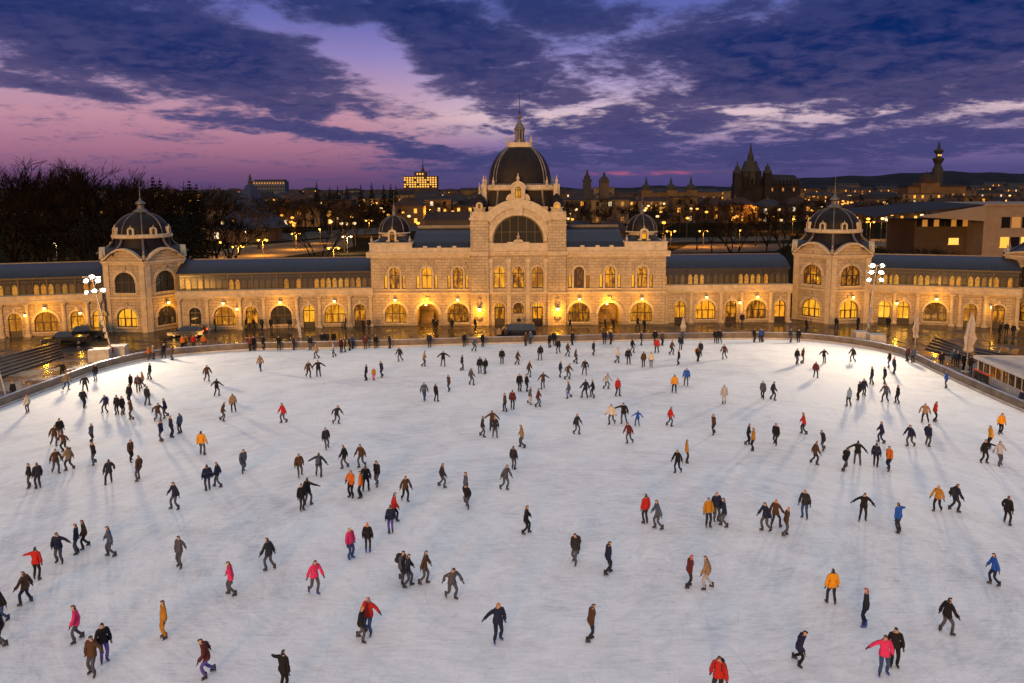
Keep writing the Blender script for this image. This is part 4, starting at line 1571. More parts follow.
def flood_mast(px, py, label, h, heads, lean_px, watts):
    b = G(px, py)
    m = empty('floodlight_mast', b)
    tag(m, label, 'floodlight', 'floodlight masts at the rink edge')
    top = Vector((lean_px, 0, h))
    MB().lathe([(.30, 0), (.30, .08), (.14, .10), (.13, .5)], 10).tube((0, 0, .3), top, .12, .07, 10).build('pole', m_mast, m)
    cab = MB()
    for z in (1.2, 2.0, 2.9, 3.5):
        q = top * (z / h)
        cab.box(q.x - .19, q.x + .19, -.32, -.12, z, z + .55)
    cab.build('cable_box', m_mast, m)
    arms = MB()
    for z in sorted(set(hd[1] for hd in heads)):
        q = top * (z / h)
        arms.box(q.x - 1.15, q.x + 1.15, -.05, .05, z - .05, z + .05)
    arms.build('crossarm', m_mast, m)
    for dx, z, ry in heads:
        q = top * (z / h)
        # the lamp head is tipped down and turned towards its part of the rink
        M = Matrix.Translation((q.x + dx, -.12, z)) @ Matrix.Rotation(ry, 4, 'Z') @ Matrix.Rotation(R(-28), 4, 'X')
        hd = MB().box(-.30, .30, -.10, .14, -.24, .24).box(-.34, .34, -.16, -.10, .22, .27).box(-.34, -.30, -.16, -.10, -.26, .22).box(.30, .34, -.16, -.10, -.26, .22).xf(M).build('lamp_head', m_mast, m)
        g = MB()
        g.add([(.27 * math.cos(2 * PI * q_ / 16), -.115, .22 * math.sin(2 * PI * q_ / 16) - .005) for q_ in range(16)], [tuple(range(16))])
        g.xf(M).build('lamp_glass', m_flood, hd)
        p = M @ Vector((0, -.40, -.12))
        d = bpy.data.lights.new('flood_light', 'SPOT')
        d.energy = watts
        d.color = FLOOD
        d.spot_size = R(165)
        d.spot_blend = .6
        d.shadow_soft_size = .16
        o = bpy.data.objects.new('flood_light', d)
        COL.objects.link(o)
        o.parent = m
        o.location = p
        aim = M.to_3x3() @ Vector((0, -1, 0))
        o.rotation_euler = aim.to_track_quat('-Z', 'Y').to_euler()
    return b


mastL = flood_mast(110, 347, 'leaning white floodlight mast with six lamps, left of the rink', 9.2, [(-1.0, 7.0, R(-25)), (0.0, 7.2, R(10)), (1.05, 7.3, R(45)), (-.7, 8.5, R(0)), (.75, 8.5, R(25)), (.1, 9.0, R(60))], -1.75, 7000)
mastR = flood_mast(866, 337, 'white floodlight mast with six bright lamps, right of the rink', 9.6, [(-.75, 7.6, R(-60)), (.75, 7.6, R(10)), (-.6, 8.6, R(-45)), (.6, 8.6, R(-15)), (-.6, 9.5, R(-25)), (.6, 9.5, R(30))], .95, 7000)


def block(px, py, w, d, h, rz, label):
    b = G(px, py)
    o = MB()
    e = .05
    o.box(-w / 2, w / 2, -d / 2, d / 2, 0, h - e).add([(-w / 2, -d / 2, h - e), (w / 2, -d / 2, h - e), (w / 2, d / 2, h - e), (-w / 2, d / 2, h - e), (-w / 2 + e, -d / 2 + e, h), (w / 2 - e, -d / 2 + e, h), (w / 2 - e, d / 2 - e, h), (-w / 2 + e, d / 2 - e, h)],
          [(0, 1, 5, 4), (1, 2, 6, 5), (2, 3, 7, 6), (3, 0, 4, 7), (4, 5, 6, 7)])
    tag(o.build('ballast_block', m_conc, None, b, rz), label, 'concrete block', 'concrete ballast blocks at the masts')


block(101, 360.5, 2.25, 1.7, 1.45, R(12), 'white concrete block left of the leaning mast foot')
block(118.5, 357, 2.0, 1.6, 1.45, R(8), 'white concrete block right of the leaning mast foot')
block(860, 341.5, 1.6, 1.5, 1.35, R(-4), 'white concrete block left of the right mast foot')
block(875.5, 344, 1.95, 1.6, 1.3, R(-6), 'white concrete block right of the right mast foot')


def timber_steps(pxs, n, label, rise=.13):
    """a flight of broad timber terraces over the paving: four ground corners, n steps climbing from the first edge to the last"""
    a, b, c, d = [G(*p) for p in pxs]          # front-left, front-right, back-right, back-left
    root = empty('timber_terrace', a)
    tag(root, label, 'seating steps', 'timber seating terraces')
    for k in range(n):
        u0, u1 = k / n, (k + .96) / n
        q = [a.lerp(d, u0), b.lerp(c, u0), b.lerp(c, u1), a.lerp(d, u1)]
        q = [v - a for v in q]
        z = rise * (k + 1)
        s = MB().add([(v.x, v.y, .0) for v in q] + [(v.x, v.y, z) for v in q], [(3, 2, 1, 0), (4, 5, 6, 7), (0, 1, 5, 4), (1, 2, 6, 5), (2, 3, 7, 6), (3, 0, 4, 7)]).build('step', m_timber, root)
        f = (q[3] - q[0]).normalized() * .14
        e = MB().add([(q[0].x, q[0].y, z + .003), (q[1].x, q[1].y, z + .003), (q[1].x + f.x, q[1].y + f.y, z + .003), (q[0].x + f.x, q[0].y + f.y, z + .003),
                      (q[0].x, q[0].y, z + .03), (q[1].x, q[1].y, z + .03), (q[1].x + f.x, q[1].y + f.y, z + .03), (q[0].x + f.x, q[0].y + f.y, z + .03)], [(3, 2, 1, 0), (4, 5, 6, 7), (0, 1, 5, 4), (1, 2, 6, 5), (2, 3, 7, 6), (3, 0, 4, 7)])
        e.build('nosing', m_timber_edge, s)
    return root


timber_steps([(-14, 383), (64, 357), (58, 347), (-14, 366)], 6, 'dark timber seating steps by the ice, in front of the parked pickups')
timber_steps([(925, 349), (976, 362.5), (966, 353), (936, 340)], 5, 'dark timber seating steps left of the tall folded parasol')
timber_steps([(978, 364), (1024, 373), (1024, 362.5), (974, 351)], 5, 'dark wet seating steps behind the kiosk roof')


def parasol(px, py, h, r, label, lean=0.0):
    b = G(px, py)
    p = empty('folded_parasol', b)
    tag(p, label, 'parasol', 'folded white parasols')
    MB().lathe([(.45, 0), (.45, .09), (.08, .12), (.05, .2)], 12).tube((0, 0, .1), (lean, 0, h), .045, .04, 8).build('pole', m_mast, p)
    rnd = random.Random(int(px))
    cv = MB()
    n = 14
    prof = [(h * .34, r * .35), (h * .37, r * .95), (h * .45, r * .75), (h * .58, r * 1.1), (h * .70, r * .8), (h * .83, r * .72), (h * .94, r * .4), (h * 1.0, r * .1)]
    vs = []
    for z, rr in prof:
        for i in range(n):
            t = 2 * PI * i / n
            q = rr * (1.0 + (.32 if i % 2 else -.28)) * rnd.uniform(.85, 1.15)
            vs.append((lean * z / h + q * math.cos(t), q * math.sin(t), z))
    fs = [(j * n + i, j * n + (i + 1) % n, (j + 1) * n + (i + 1) % n, (j + 1) * n + i) for j in range(len(prof) - 1) for i in range(n)]
    fs += [tuple(range(n - 1, -1, -1)), tuple(range((len(prof) - 1) * n, len(prof) * n))]
    cv.add(vs, fs).build('canopy', m_canvas, p)
    MB().lathe([(.07, h), (.09, h + .1), (.01, h + .25)], 8, (lean, 0)).build('finial', m_mast, p)


parasol(965.5, 372, 6.3, .42, 'tall folded parasol in the middle of the right terrace', .35)
parasol(914.5, 352, 4.9, .26, 'slim folded parasol next to the two barrier spectators')
parasol(683, 339, 2.9, .26, 'short folded parasol before the right arcade wing')
parasol(302, 349, 4.2, .14, 'thin folded parasol leaning before the left arcade wing', -.35)

# lamp at the left photo edge
b = G(7.5, 402)
lp = empty('square_lamp', b)
tag(lp, 'white lamp post with boxy head at the left photo edge', 'lamp post')
MB().lathe([(.2, 0), (.2, .1), (.07, .12)], 10).tube((0, 0, .1), (-.85, 0, 4.6), .075, .06, 8).build('pole', m_mast, lp)
MB().box(-1.35, -.45, -.25, .25, 4.6, 4.72).box(-1.25, -.55, -.2, .2, 4.72, 5.3).box(-1.35, -.45, -.25, .25, 5.3, 5.4).build('lamp_head', m_white, lp)

# orange-lit timber post and clipped ball tree on the right
b = G(990, 343)
MBp = MB().lathe([(.16, 0), (.14, .2), (.10, .3), (.09, 4.6), (.14, 4.7), (.05, 4.9)], 8)
tag(MBp.build('timber_post', mat('orange_lit_timber', (.28, .15, .05), .5, var=.3), None, b), 'tall orange-lit timber post on the right terrace', 'post')  # orange lamplight on the post is put into its colour

# ------------------------------------------------------------------ glazed kiosk at the right edge
ka, kb = G(976.5, 378.5), G(1042, 409)
kd = (kb - ka)
kL = kd.length
kz = math.atan2(kd.y, kd.x)
kk = empty('kiosk', ka, kz)
tag(kk, 'flat-roofed glazed kiosk at the rink edge on the right', 'kiosk')
KH = 2.15
MB().box(-.25, kL, -.25, 7.0, KH, KH + .16).build('roof', m_steelroof, kk)
MB().box(-.30, kL, -.31, -.252, KH - .06, KH + .24).box(-.31, -.252, -.25, 7.0, KH - .06, KH + .24).build('roof_edge', m_white, kk)
MB().box(0, kL, .02, .12, 0, .75).box(0, .1, .12, 6.8, 0, .75).build('plinth', m_white, kk)
nb = 5
for i in range(nb):
    x0, x1 = kL * i / nb, kL * (i + 1) / nb
    wb = MB().box(0, .11, 0, .1, .752, KH).box(.11, x1 - x0, 0.01, .09, .752, .82).box((x1 - x0) / 2 - .03, (x1 - x0) / 2 + .03, .02, .08, .82, KH)
    wo = wb.build('window', m_white, kk, (x0, 0, 0))
    MB().poly([(.1, .06, .8), (x1 - x0, .06, .8), (x1 - x0, .06, KH), (.1, .06, KH)]).build('pane', m_glow if i in (1,) else m_darkglass, wo)
MB().box(.0, .12, 6.7, 6.8, .752, KH).box(0, .1, 3.2, 3.3, .752, KH).build('side_frame', m_white, kk)
MB().poly([(.05, .1, .76), (.05, 6.7, .76), (.05, 6.7, KH), (.05, .1, KH)]).build('side_pane', m_darkglass, kk)

# red and dark tables with boxes beside the kiosk
rp = mat('red_canvas', (.45, .05, .03), .7, var=.2)
for i, (px, py, mm, lab) in enumerate(((979, 379.5, rp, 'red cushion-topped counter by the kiosk corner'), (985.5, 382.5, rp, 'red cushion-topped counter before the kiosk glazing'))):
    b = G(px, py)
    c = empty('counter', b, kz)
    tag(c, lab, 'counter', 'counters by the kiosk')
    MB().box(-.7, .7, -.3, .3, .85, 1.0).build('counter_top', mm, c)
    MB().box(-.6, .6, -.22, .22, 0, .85).build('cabinet', m_timber, c)
for i, (px, py, lab) in enumerate(((1003, 357.5, 'pale wicker armchair facing right on the terrace'), (1011.5, 359, 'pale wicker armchair nearest the photo edge'))):
    b = G(px, py)
    c = empty('terrace_chair', b, R(160 - 330 * i))
    tag(c, lab, 'chair', 'terrace armchairs')
    mw = mat('wicker', (.34, .22, .11), .8, var=.35, scale=9)
    MB().box(-.32, .32, -.32, .32, .38, .5).build('seat', mw, c)
    MB().add([(-.36, .25, .42), (.36, .25, .42), (.42, .45, 1.25), (-.42, .45, 1.25), (-.36, .34, .42), (.36, .34, .42), (.42, .54, 1.25), (-.42, .54, 1.25)], [(0, 1, 2, 3), (7, 6, 5, 4), (0, 4, 5, 1), (3, 2, 6, 7), (0, 3, 7, 4), (1, 5, 6, 2)]).build('backrest', mw, c)
    for s in (-1, 1):
        MB().box(s * .34, s * .40, -.32, .36, .5, .78).build('armrest', mw, c)
        for y in (-.28, .28):
            MB().tube((s * .29, y, 0), (s * .29, y, .39), .03, n=6).build('leg', mw, c)
    

# ------------------------------------------------------------------ vehicles
m_tyre = mat('tyre_rubber', (.015, .015, .015), .85, var=.2)
m_rimm = mat('alloy_rim', (.45, .45, .45), .3, .8, var=.15)
m_cglass = mat('car_glass', (.010, .012, .018), .06, var=0, spec=.8)
m_head = mat('headlight_glass', (.75, .75, .72), .15, var=0)
m_tail = emit('tail_light', (1.0, .10, .02), 2.5)
m_plast = mat('black_plastic', (.012, .012, .013), .6, var=.2)


def car_paint(name, c):
    m = mat(name, c, .22, .35, var=.15, scale=.8)
    m.node_tree.nodes['Principled BSDF'].inputs['Coat Weight'].default_value = .8
    return m


def vehicle(loc, rz, paint, kind, label, cat, lit_tail=False):
    """side profile swept across a tapering body; local +x is forward"""
    v = empty('parked_' + kind, loc, rz)
    tag(v, label, cat, 'vehicles parked before the wings')
    L, W, H = {'pickup': (5.2, 1.9, 1.85), 'estate': (4.8, 1.85, 1.55), 'van': (5.0, 1.95, 1.95)}[kind]
    hl = L / 2
    if kind == 'pickup':
        low = [(-hl, .45), (-hl, 1.08), (-.55, 1.10), (1.05, 1.10), (1.25, 1.08), (hl - .1, .98), (hl, .80), (hl, .40)]
        cab = [(-1.0, 1.10), (-.85, 1.74), (-.5, H), (.45, H), (.8, 1.72), (1.45, 1.07)]
    elif kind == 'estate':
        low = [(-hl, .40), (-hl, .80), (-hl + .08, .96), (1.1, .96), (hl - .25, .82), (hl, .62), (hl, .32)]
        cab = [(-hl + .05, .95), (-hl + .5, 1.42), (-hl + .95, H), (.15, H), (.55, 1.44), (1.35, .94)]
    else:
        low = [(-hl, .40), (-hl, 1.05), (1.5, 1.08), (hl - .15, .95), (hl, .70), (hl, .35)]
        cab = [(-hl + .02, 1.05), (-hl + .12, 1.75), (-hl + .4, H), (.9, H), (1.25, 1.8), (1.95, 1.05)]
    def sweep(prof, w0, w1, zlo, zhi):
        n = len(prof)
        mb = MB()
        f = lambda z: w0 + (w1 - w0) * max(0, min(1, (z - zlo) / (zhi - zlo)))
        pts = prof
        mb.add([(x, -f(z) / 2, z) for x, z in pts] + [(x, f(z) / 2, z) for x, z in pts],
               [tuple(range(n)), tuple(range(2 * n - 1, n - 1, -1))] + [(i, (i + 1) % n, n + (i + 1) % n, n + i) for i in range(n)])
        return mb
    lowp = [(low[0][0] + .15, .30)] + low + [(low[-1][0] - .15, .28)]
    body = sweep(lowp, W, W * .96, .3, 1.1)
    ob = body.build('body', paint, v)
    bv = ob.modifiers.new('bevel', 'BEVEL')
    bv.width = .06
    bv.segments = 2
    zc0 = cab[0][1] - .01
    ca = sweep(cab, W * .95, W * .74, zc0, H).build('cabin', paint, v)
    bv = ca.modifiers.new('bevel', 'BEVEL')
    bv.width = .05
    bv.segments = 2
    # side glass sits 4 mm proud of the cabin flanks
    f = lambda z: (W * .95 + (W * .74 - W * .95) * (z - zc0) / (H - zc0)) / 2
    xa0, xa1 = cab[1][0] + .12, cab[-2][0] - .02
    zt, zb = H - .14, zc0 + .10
    for s in (-1, 1):
        xs = [xa0, xa0 + (xa1 - xa0) * .48, xa1 + .05]
        for i in range(2):
            x0, x1 = xs[i] + .05, xs[i + 1] - .05
            ext = .28 if i == 1 else 0
            g = MB().add([(x0, s * (f(zb) + .008), zb), (x1 + ext, s * (f(zb) + .008), zb), (x1, s * (f(zt) + .008), zt), (x0, s * (f(zt) + .008), zt)], [(0, 1, 2, 3)])
            g.build('side_window', m_cglass, v)
    (x0, z0), (x1, z1) = cab[-1], cab[-2]
    k = 1.0
    MB().add([(x0 - .02, -f(z0) * .88, z0 + .05), (x0 - .02, f(z0) * .88, z0 + .05), (x1 + .03, f(z1) * .88, z1 - .02), (x1 + .03, -f(z1) * .88, z1 - .02)], [(0, 1, 2, 3)]).xf(Matrix.Translation((.03, 0, .02))).build('windscreen', m_cglass, v)
    (x0, z0), (x1, z1) = cab[0], cab[1]
    MB().add([(x0, -f(z0) * .86, z0 + .08), (x0, f(z0) * .86, z0 + .08), (x1, f(z1) * .86, z1), (x1, -f(z1) * .86, z1)], [(0, 1, 2, 3)]).xf(Matrix.Translation((-.03, 0, .02))).build('rear_window', m_cglass, v)
    for s in (-1, 1):
        for x in (-hl + .95, hl - .92):
            wv = MB()
            M = Matrix.Translation((x, s * (W / 2 - .13), .35)) @ Matrix.Rotation(PI / 2, 4, 'X')
            wv.lathe([(.24, -.12), (.34, -.11), (.36, -.06), (.36, .06), (.34, .11), (.24, .12)], 20).xf(M)
            w = wv.build('wheel', m_tyre, v)
            MB().lathe([(.05, -.125), (.23, -.118), (.23, .118), (.05, .125)], 12).xf(M).build('rim', m_rimm, w)
        MB().box(hl - .12, hl + .015, s * (W / 2 - .42), s * (W / 2 - .08), low[-2][1] - .08, low[-2][1] + .10).build('headlight', m_head, v)
        MB().box(-hl - .015, -hl + .1, s * (W / 2 - .22), s * (W / 2 - .04), .70, .98).build('tail_light', m_tail if lit_tail else mat('tail_lens', (.25, .01, .01), .3, var=.1), v)
        MB().box(cab[-1][0] - .35, cab[-1][0] - .18, s * (W / 2 + .03), s * (W / 2 + .22), zc0 + .08, zc0 + .26).build('mirror', m_plast, v)
    MB().box(hl - .05, hl + .02, -.45, .45, .50, .74).build('grille', m_plast, v)
    MB().box(hl - .08, hl + .05, -W / 2 + .08, W / 2 - .08, .30, .46).build('bumper', m_plast, v)
    MB().box(-hl - .05, -hl + .08, -W / 2 + .08, W / 2 - .08, .36, .52).build('bumper', m_plast, v)
    return v


black = car_paint('black_car_paint', (.012, .012, .014))
brown = car_paint('brown_car_paint', (.055, .035, .022))
blue = car_paint('midnight_car_paint', (.012, .018, .040))
vehicle(G(66, 344.5), R(197), black, 'pickup', 'black pickup parked nose to the left behind the timber steps', 'pickup truck')
vehicle(G(84, 338), R(197), brown, 'pickup', 'brown pickup parked close behind the black pickup', 'pickup truck')
vehicle(G(187.5, 336.5), R(183), blue, 'estate', 'dark blue estate car in front of the tree-side pavilion', 'car', True)
vehicle(G(517, 337), R(180), blue, 'van', 'dark blue van parked before the middle doors of the hall', 'van')
# ------------------------------------------------------------------ trees
m_bark = mat('bark', (0.018, 0.012, 0.008), 0.9, var=.4, scale=3, bump=.4, spec=.1)
m_twig = mat('bare_twigs', (0.011, 0.0075, 0.0055), 0.95, var=.4, scale=.5, spec=.05)
m_fir = mat('fir_needles', (0.006, 0.008, 0.008), 0.95, var=.5, scale=.6, spec=.05)
m_ivy = mat('evergreen_leaves', (0.0075, 0.0080, 0.0055), 0.95, var=.5, scale=.5, spec=.08)


def grow(seed, h=20.0, spread=1.0, levels=4):
    """a leafless broadleaf: trunk mesh and crown mesh (limbs, branches and twigs), about h metres high"""
    rnd = random.Random(seed)
    trunk, crown = MB(), MB()
    th = h * rnd.uniform(.22, .32)
    lean = Vector((rnd.uniform(-.05, .05), rnd.uniform(-.05, .05), 1))
    base_r = h * .017
    trunk.path([(0, 0, 0), lean * (th * .15), lean * (th * .6), lean * th], [base_r * 1.5, base_r * 1.05, base_r * .9, base_r * .8], 7)

    def twig(p, d, ln):
        # a thin flat sliver with two side shoots
        q = p + d * ln
        s = d.orthogonal().normalized() * .040
        crown.add([p - s, p + s, q], [(0, 1, 2)])
        for k in range(2):
            b = p + d * (ln * rnd.uniform(.2, .8))
            dd = (d + Vector((rnd.uniform(-1, 1), rnd.uniform(-1, 1), rnd.uniform(-.4, .8))) * .75).normalized()
            e = b + dd * ln * rnd.uniform(.4, .75)
            s = dd.orthogonal().normalized() * .030
            crown.add([b - s, b + s, e], [(0, 1, 2)])

    def branch(p, d, ln, r, lv):
        mid = p + d * (ln * .5) + Vector((rnd.uniform(-1, 1), rnd.uniform(-1, 1), rnd.uniform(-.3, .6))) * (ln * .07)
        q = p + d * ln + Vector((rnd.uniform(-1, 1), rnd.uniform(-1, 1), rnd.uniform(-.2, .8))) * (ln * .10)
        crown.path([p, mid, q], [r, r * .78, r * .5], 5 if lv > 2 else 3)
        if lv == 1:
            for k in range(3):
                b = p.lerp(q, rnd.uniform(.25, 1))
                dd = (d + Vector((rnd.uniform(-1, 1), rnd.uniform(-1, 1), rnd.uniform(-.5, 1))) * .8).normalized()
                twig(b, dd, ln * rnd.uniform(.5, .9))
            return
        n = rnd.choice((3, 4, 4)) if lv > 2 else 4
        for k in range(n):
            b = (mid if (k == 0 and lv < levels) else q).lerp(q, rnd.uniform(.4, 1))
            dd = (d * .9 + Vector((rnd.uniform(-1, 1) * spread, rnd.uniform(-1, 1) * spread, rnd.uniform(-.25, .65))) * .85).normalized()
            branch(b, dd, ln * rnd.uniform(.56, .74), r * rnd.uniform(.52, .64), lv - 1)

    top = lean * th
    n = rnd.choice((4, 5))
    for k in range(n):
        t = 2 * PI * k / n + rnd.uniform(-.4, .4)
        sl = rnd.uniform(.35, .75) * spread
        d = Vector((math.cos(t) * sl, math.sin(t) * sl, 1)).normalized()
        branch(top * rnd.uniform(.86, 1.0), d, h * rnd.uniform(.24, .32), base_r * .62, levels)
    zmax = max(v[2] for v in crown.v)
    k = h / zmax
    for m in (trunk, crown):
        m.v = [(x * k, y * k, z * k) for x, y, z in m.v]
    return trunk, crown


def grow_fir(seed, h=14.0):
    rnd = random.Random(seed)
    trunk, crown = MB(), MB()
    trunk.tube((0, 0, 0), (0, 0, h * .9), h * .014, h * .004, 6)
    n = 26
    for i in range(n):
        u = i / n
        z = h * (.10 + .88 * u)
        rr = h * .20 * (1 - u) ** .85 + .12
        for k in range(7):
            t = rnd.uniform(0, 2 * PI)
            r2 = rr * rnd.uniform(.65, 1.1)
            e = Vector((r2 * math.cos(t), r2 * math.sin(t), z - r2 * rnd.uniform(.15, .45)))
            s = Vector((-math.sin(t), math.cos(t), 0)) * (r2 * .26)
            b = Vector((0, 0, z))
            m_ = b.lerp(e, .55)
            crown.add([b, m_ - s, e, m_ + s, m_ + Vector((0, 0, -.3))], [(0, 1, 4), (1, 2, 4), (2, 3, 4), (3, 0, 4), (0, 3, 2, 1)])
    crown.add([(-.1, 0, h * .93), (.1, 0, h * .93), (0, 0, h)], [(0, 1, 2)])
    return trunk, crown


def grow_evergreen(seed, h=9.0):
    """a dense dark park evergreen: leaf clumps through the volume, ragged outline"""
    rnd = random.Random(seed)
    trunk, crown = MB(), MB()
    trunk.path([(0, 0, 0), (.1, 0, h * .3), (0, .1, h * .6)], [h * .025, h * .018, h * .01], 6)
    blobs = [(rnd.gauss(0, h * .17), rnd.gauss(0, h * .17), h * rnd.uniform(.25, .88)) for _ in range(26)]
    for bx, by, bz in blobs:
        k = 1 - abs(bz / h - .5) * .8
        for _ in range(60):
            v = Vector((rnd.gauss(0, 1), rnd.gauss(0, 1), rnd.gauss(0, .8)))
            p = Vector((bx * k * 1.4, by * k * 1.4, bz)) + v * (h * .06)
            d = Vector((rnd.uniform(-1, 1), rnd.uniform(-1, 1), rnd.uniform(-1, 1))).normalized()
            e = d.orthogonal().normalized()
            s = h * rnd.uniform(.009, .02)
            crown.add([p - d * s, p + e * s * .6, p + d * s, p - e * s * .6], [(0, 1, 2, 3)])
    return trunk, crown


TREES = {}
for nm, fn, n in (('bare', grow, 6), ('fir', grow_fir, 2), ('evergreen', grow_evergreen, 3)):
    TREES[nm] = []
    for i in range(n):
        if nm == 'bare':
            t, c = grow(100 + i * 7, 20.0, (1.0, .8, 1.15, .7, .95, 1.1)[i])
        else:
            t, c = fn(200 + i * 5)
        TREES[nm].append((t.mesh('trunk', m_bark), c.mesh('crown', {'bare': m_twig, 'fir': m_fir, 'evergreen': m_ivy}[nm]), {'bare': 20.0, 'fir': 14.0, 'evergreen': 9.0}[nm]))

TREE_ROWS = []
_tk = random.Random(31)


def tree(px, Y, h, kind, look, place, v=None):
    tm, cm, h0 = TREES[kind][(_tk.randrange(99) if v is None else v) % len(TREES[kind])]
    x = AY(px, 200, Y).x
    o = empty({'bare': 'bare_tree', 'fir': 'fir_tree', 'evergreen': 'evergreen_tree'}[kind], (x, Y, -.02), _tk.uniform(0, 2 * PI))
    s = h / h0
    o.scale = (s * _tk.uniform(.9, 1.12), s * _tk.uniform(.9, 1.12), s)
    place_copy(tm, 'trunk', o)
    place_copy(cm, 'crown', o)
    o['category'] = 'tree'
    o['group'] = {'bare': 'leafless trees of the park', 'fir': 'firs of the park', 'evergreen': 'dark evergreens of the park'}[kind]
    TREE_ROWS.append((o, look, place, px))
    return o


def hz(px, ytop, Y):
    return AY(px, ytop, Y).z


# the tall park trees on the left
for i, (px, yt, Y) in enumerate([(-20, 152, 150), (9, 151, 150), (30, 166, 172), (38, 153, 146), (58, 160, 160), (77, 156, 150), (92, 164, 172), (104, 155, 150), (124, 165, 158), (20, 178, 200), (112, 178, 200), (48, 176, 140), (90, 180, 140), (14, 182, 140), (118, 182, 140)]):
    tree(px, Y, hz(px, yt, Y), 'bare', ['tall leafless tree', 'tall leafless tree against pink sky'], 'behind the left edge wing', i)
for i, (px, yt, Y) in enumerate([(150, 176, 170), (168, 180, 160), (184, 178, 175), (199, 183, 165), (214, 196, 180), (228, 206, 170)]):
    tree(px, Y, hz(px, yt, Y), 'bare', ['leafless tree', 'leafless tree rising over the roof'], 'right of tree-side dome', i + 1)
for i, (px, yt, Y) in enumerate([(-8, 206, 138), (46, 214, 140), (98, 212, 138), (160, 204, 150), (178, 206, 148), (38, 190, 190), (70, 188, 192), (12, 190, 190), (100, 190, 192), (128, 190, 190)]):
    tree(px, Y, hz(px, yt, Y), 'evergreen', ['dense dark evergreen', 'dense dark evergreen'], 'behind the left edge wing' if px < 130 else 'right of tree-side dome')
for px, yt, Y in [(154, 172, 200), (161, 176, 210), (190, 176, 205), (197, 180, 220)]:
    tree(px, Y, hz(px, yt, Y), 'fir', ['dark pointed fir'], 'right of tree-side dome')
# single trees by the lit streets
tree(315, 158, hz(315, 210, 158), 'bare', ['broad leafless tree'], 'against the orange lit road', 2)
tree(735, 172, hz(735, 205, 172), 'bare', ['single leafless tree lit from below'], 'on the pale square behind the short wing', 0)
for px, yt, Y in [(713, 208, 230), (768, 204, 215), (786, 206, 190), (757, 210, 260), (698, 206, 245)]:
    tree(px, Y, hz(px, yt, Y), 'bare', ['dark leafless tree'], 'around the pale square')
_r = random.Random(5)
# the dark belt of trees between the hall and the city
for k in range(30):
    px = 205 + k * 6.4 + _r.uniform(-3, 3)
    Y = _r.uniform(235, 420)
    tree(px, Y, hz(px, _r.uniform(191, 204), Y), 'bare' if k % 4 else 'evergreen', ['small dark tree', 'small dark tree'], 'beyond the long arcade wing')
for k in range(16):
    px = 566 + k * 7.0 + _r.uniform(-3, 3)
    Y = _r.uniform(235, 430)
    tree(px, Y, hz(px, _r.uniform(196, 214), Y), 'bare' if k % 3 else 'evergreen', ['small dark tree', 'small dark tree'], 'behind the right roof of the hall')
for k in range(22):
    px = 680 + k * 6.6 + _r.uniform(-3, 3)
    Y = _r.uniform(260, 470)
    tree(px, Y, hz(px, _r.uniform(192, 206), Y), 'bare' if k % 3 else 'evergreen', ['small dark tree', 'small dark tree'], 'under the domed cathedral')
for k in range(18):
    px = 858 + k * 9.4 + _r.uniform(-3, 3)
    Y = _r.uniform(300, 470)
    tree(px, Y, hz(px, _r.uniform(193, 203), Y), 'bare' if k % 3 else 'evergreen', ['small dark tree', 'small dark tree'], 'under the lit palace')
for k in range(9):
    px = 420 + k * 7 + _r.uniform(-2, 2)
    Y = _r.uniform(300, 500)
    tree(px, Y, hz(px, _r.uniform(196, 206), Y), 'bare' if k % 3 else 'evergreen', ['small dark tree', 'small dark tree'], 'behind the left roof of the hall')
for px, yt in [(317, 180), (338, 184), (361, 183), (372, 181), (384, 183), (391, 182), (396, 184), (347, 184), (330, 185)]:
    tree(px, 480, hz(px, yt, 480), 'fir', ['pointed dark tree', 'pointed dark tree'], 'left of the lit hilltop hotel')
# low hedge-like evergreens behind the roofs on the right
for k in range(8):
    px = 876 + k * 11 + _r.uniform(-3, 3)
    tree(px, 150, hz(px, _r.uniform(243, 249), 150), 'evergreen', ['low dark shrub'], 'behind the right arcade wing roof')
unique_labels(TREE_ROWS)
# ------------------------------------------------------------------ the city beyond
m_asph = mat('asphalt', (0.075, 0.068, 0.062), 0.75, var=.3, scale=.15, spec=0)
m_pale = mat('pale_square_paving', (0.075, 0.064, 0.060), 0.8, var=.3, scale=.2, spec=0)
road_z = -.016


def sheet(name, px_pts, m, z):
    return struct(MB().poly([(G(x, y).x, G(x, y).y, z) for x, y in px_pts]).build(name, m))


sheet('road', [(160, 262), (235, 247.5), (352, 236), (353, 247), (245, 262)], m_asph, -.008)
sheet('road', [(240, 236), (470, 222), (470, 227), (250, 243)], m_asph, -.012)
sheet('road', [(640, 243), (790, 240), (790, 236), (640, 238.5)], m_asph, -.008)
sheet('road', [(600, 220), (1040, 216), (1040, 220), (600, 224)], m_asph, -.008)
sheet('road', [(870, 246), (985, 243), (985, 237), (870, 239)], m_asph, -.012)
sheet('square', [(668, 253), (775, 251), (790, 243.5), (690, 244)], m_pale, -.012)

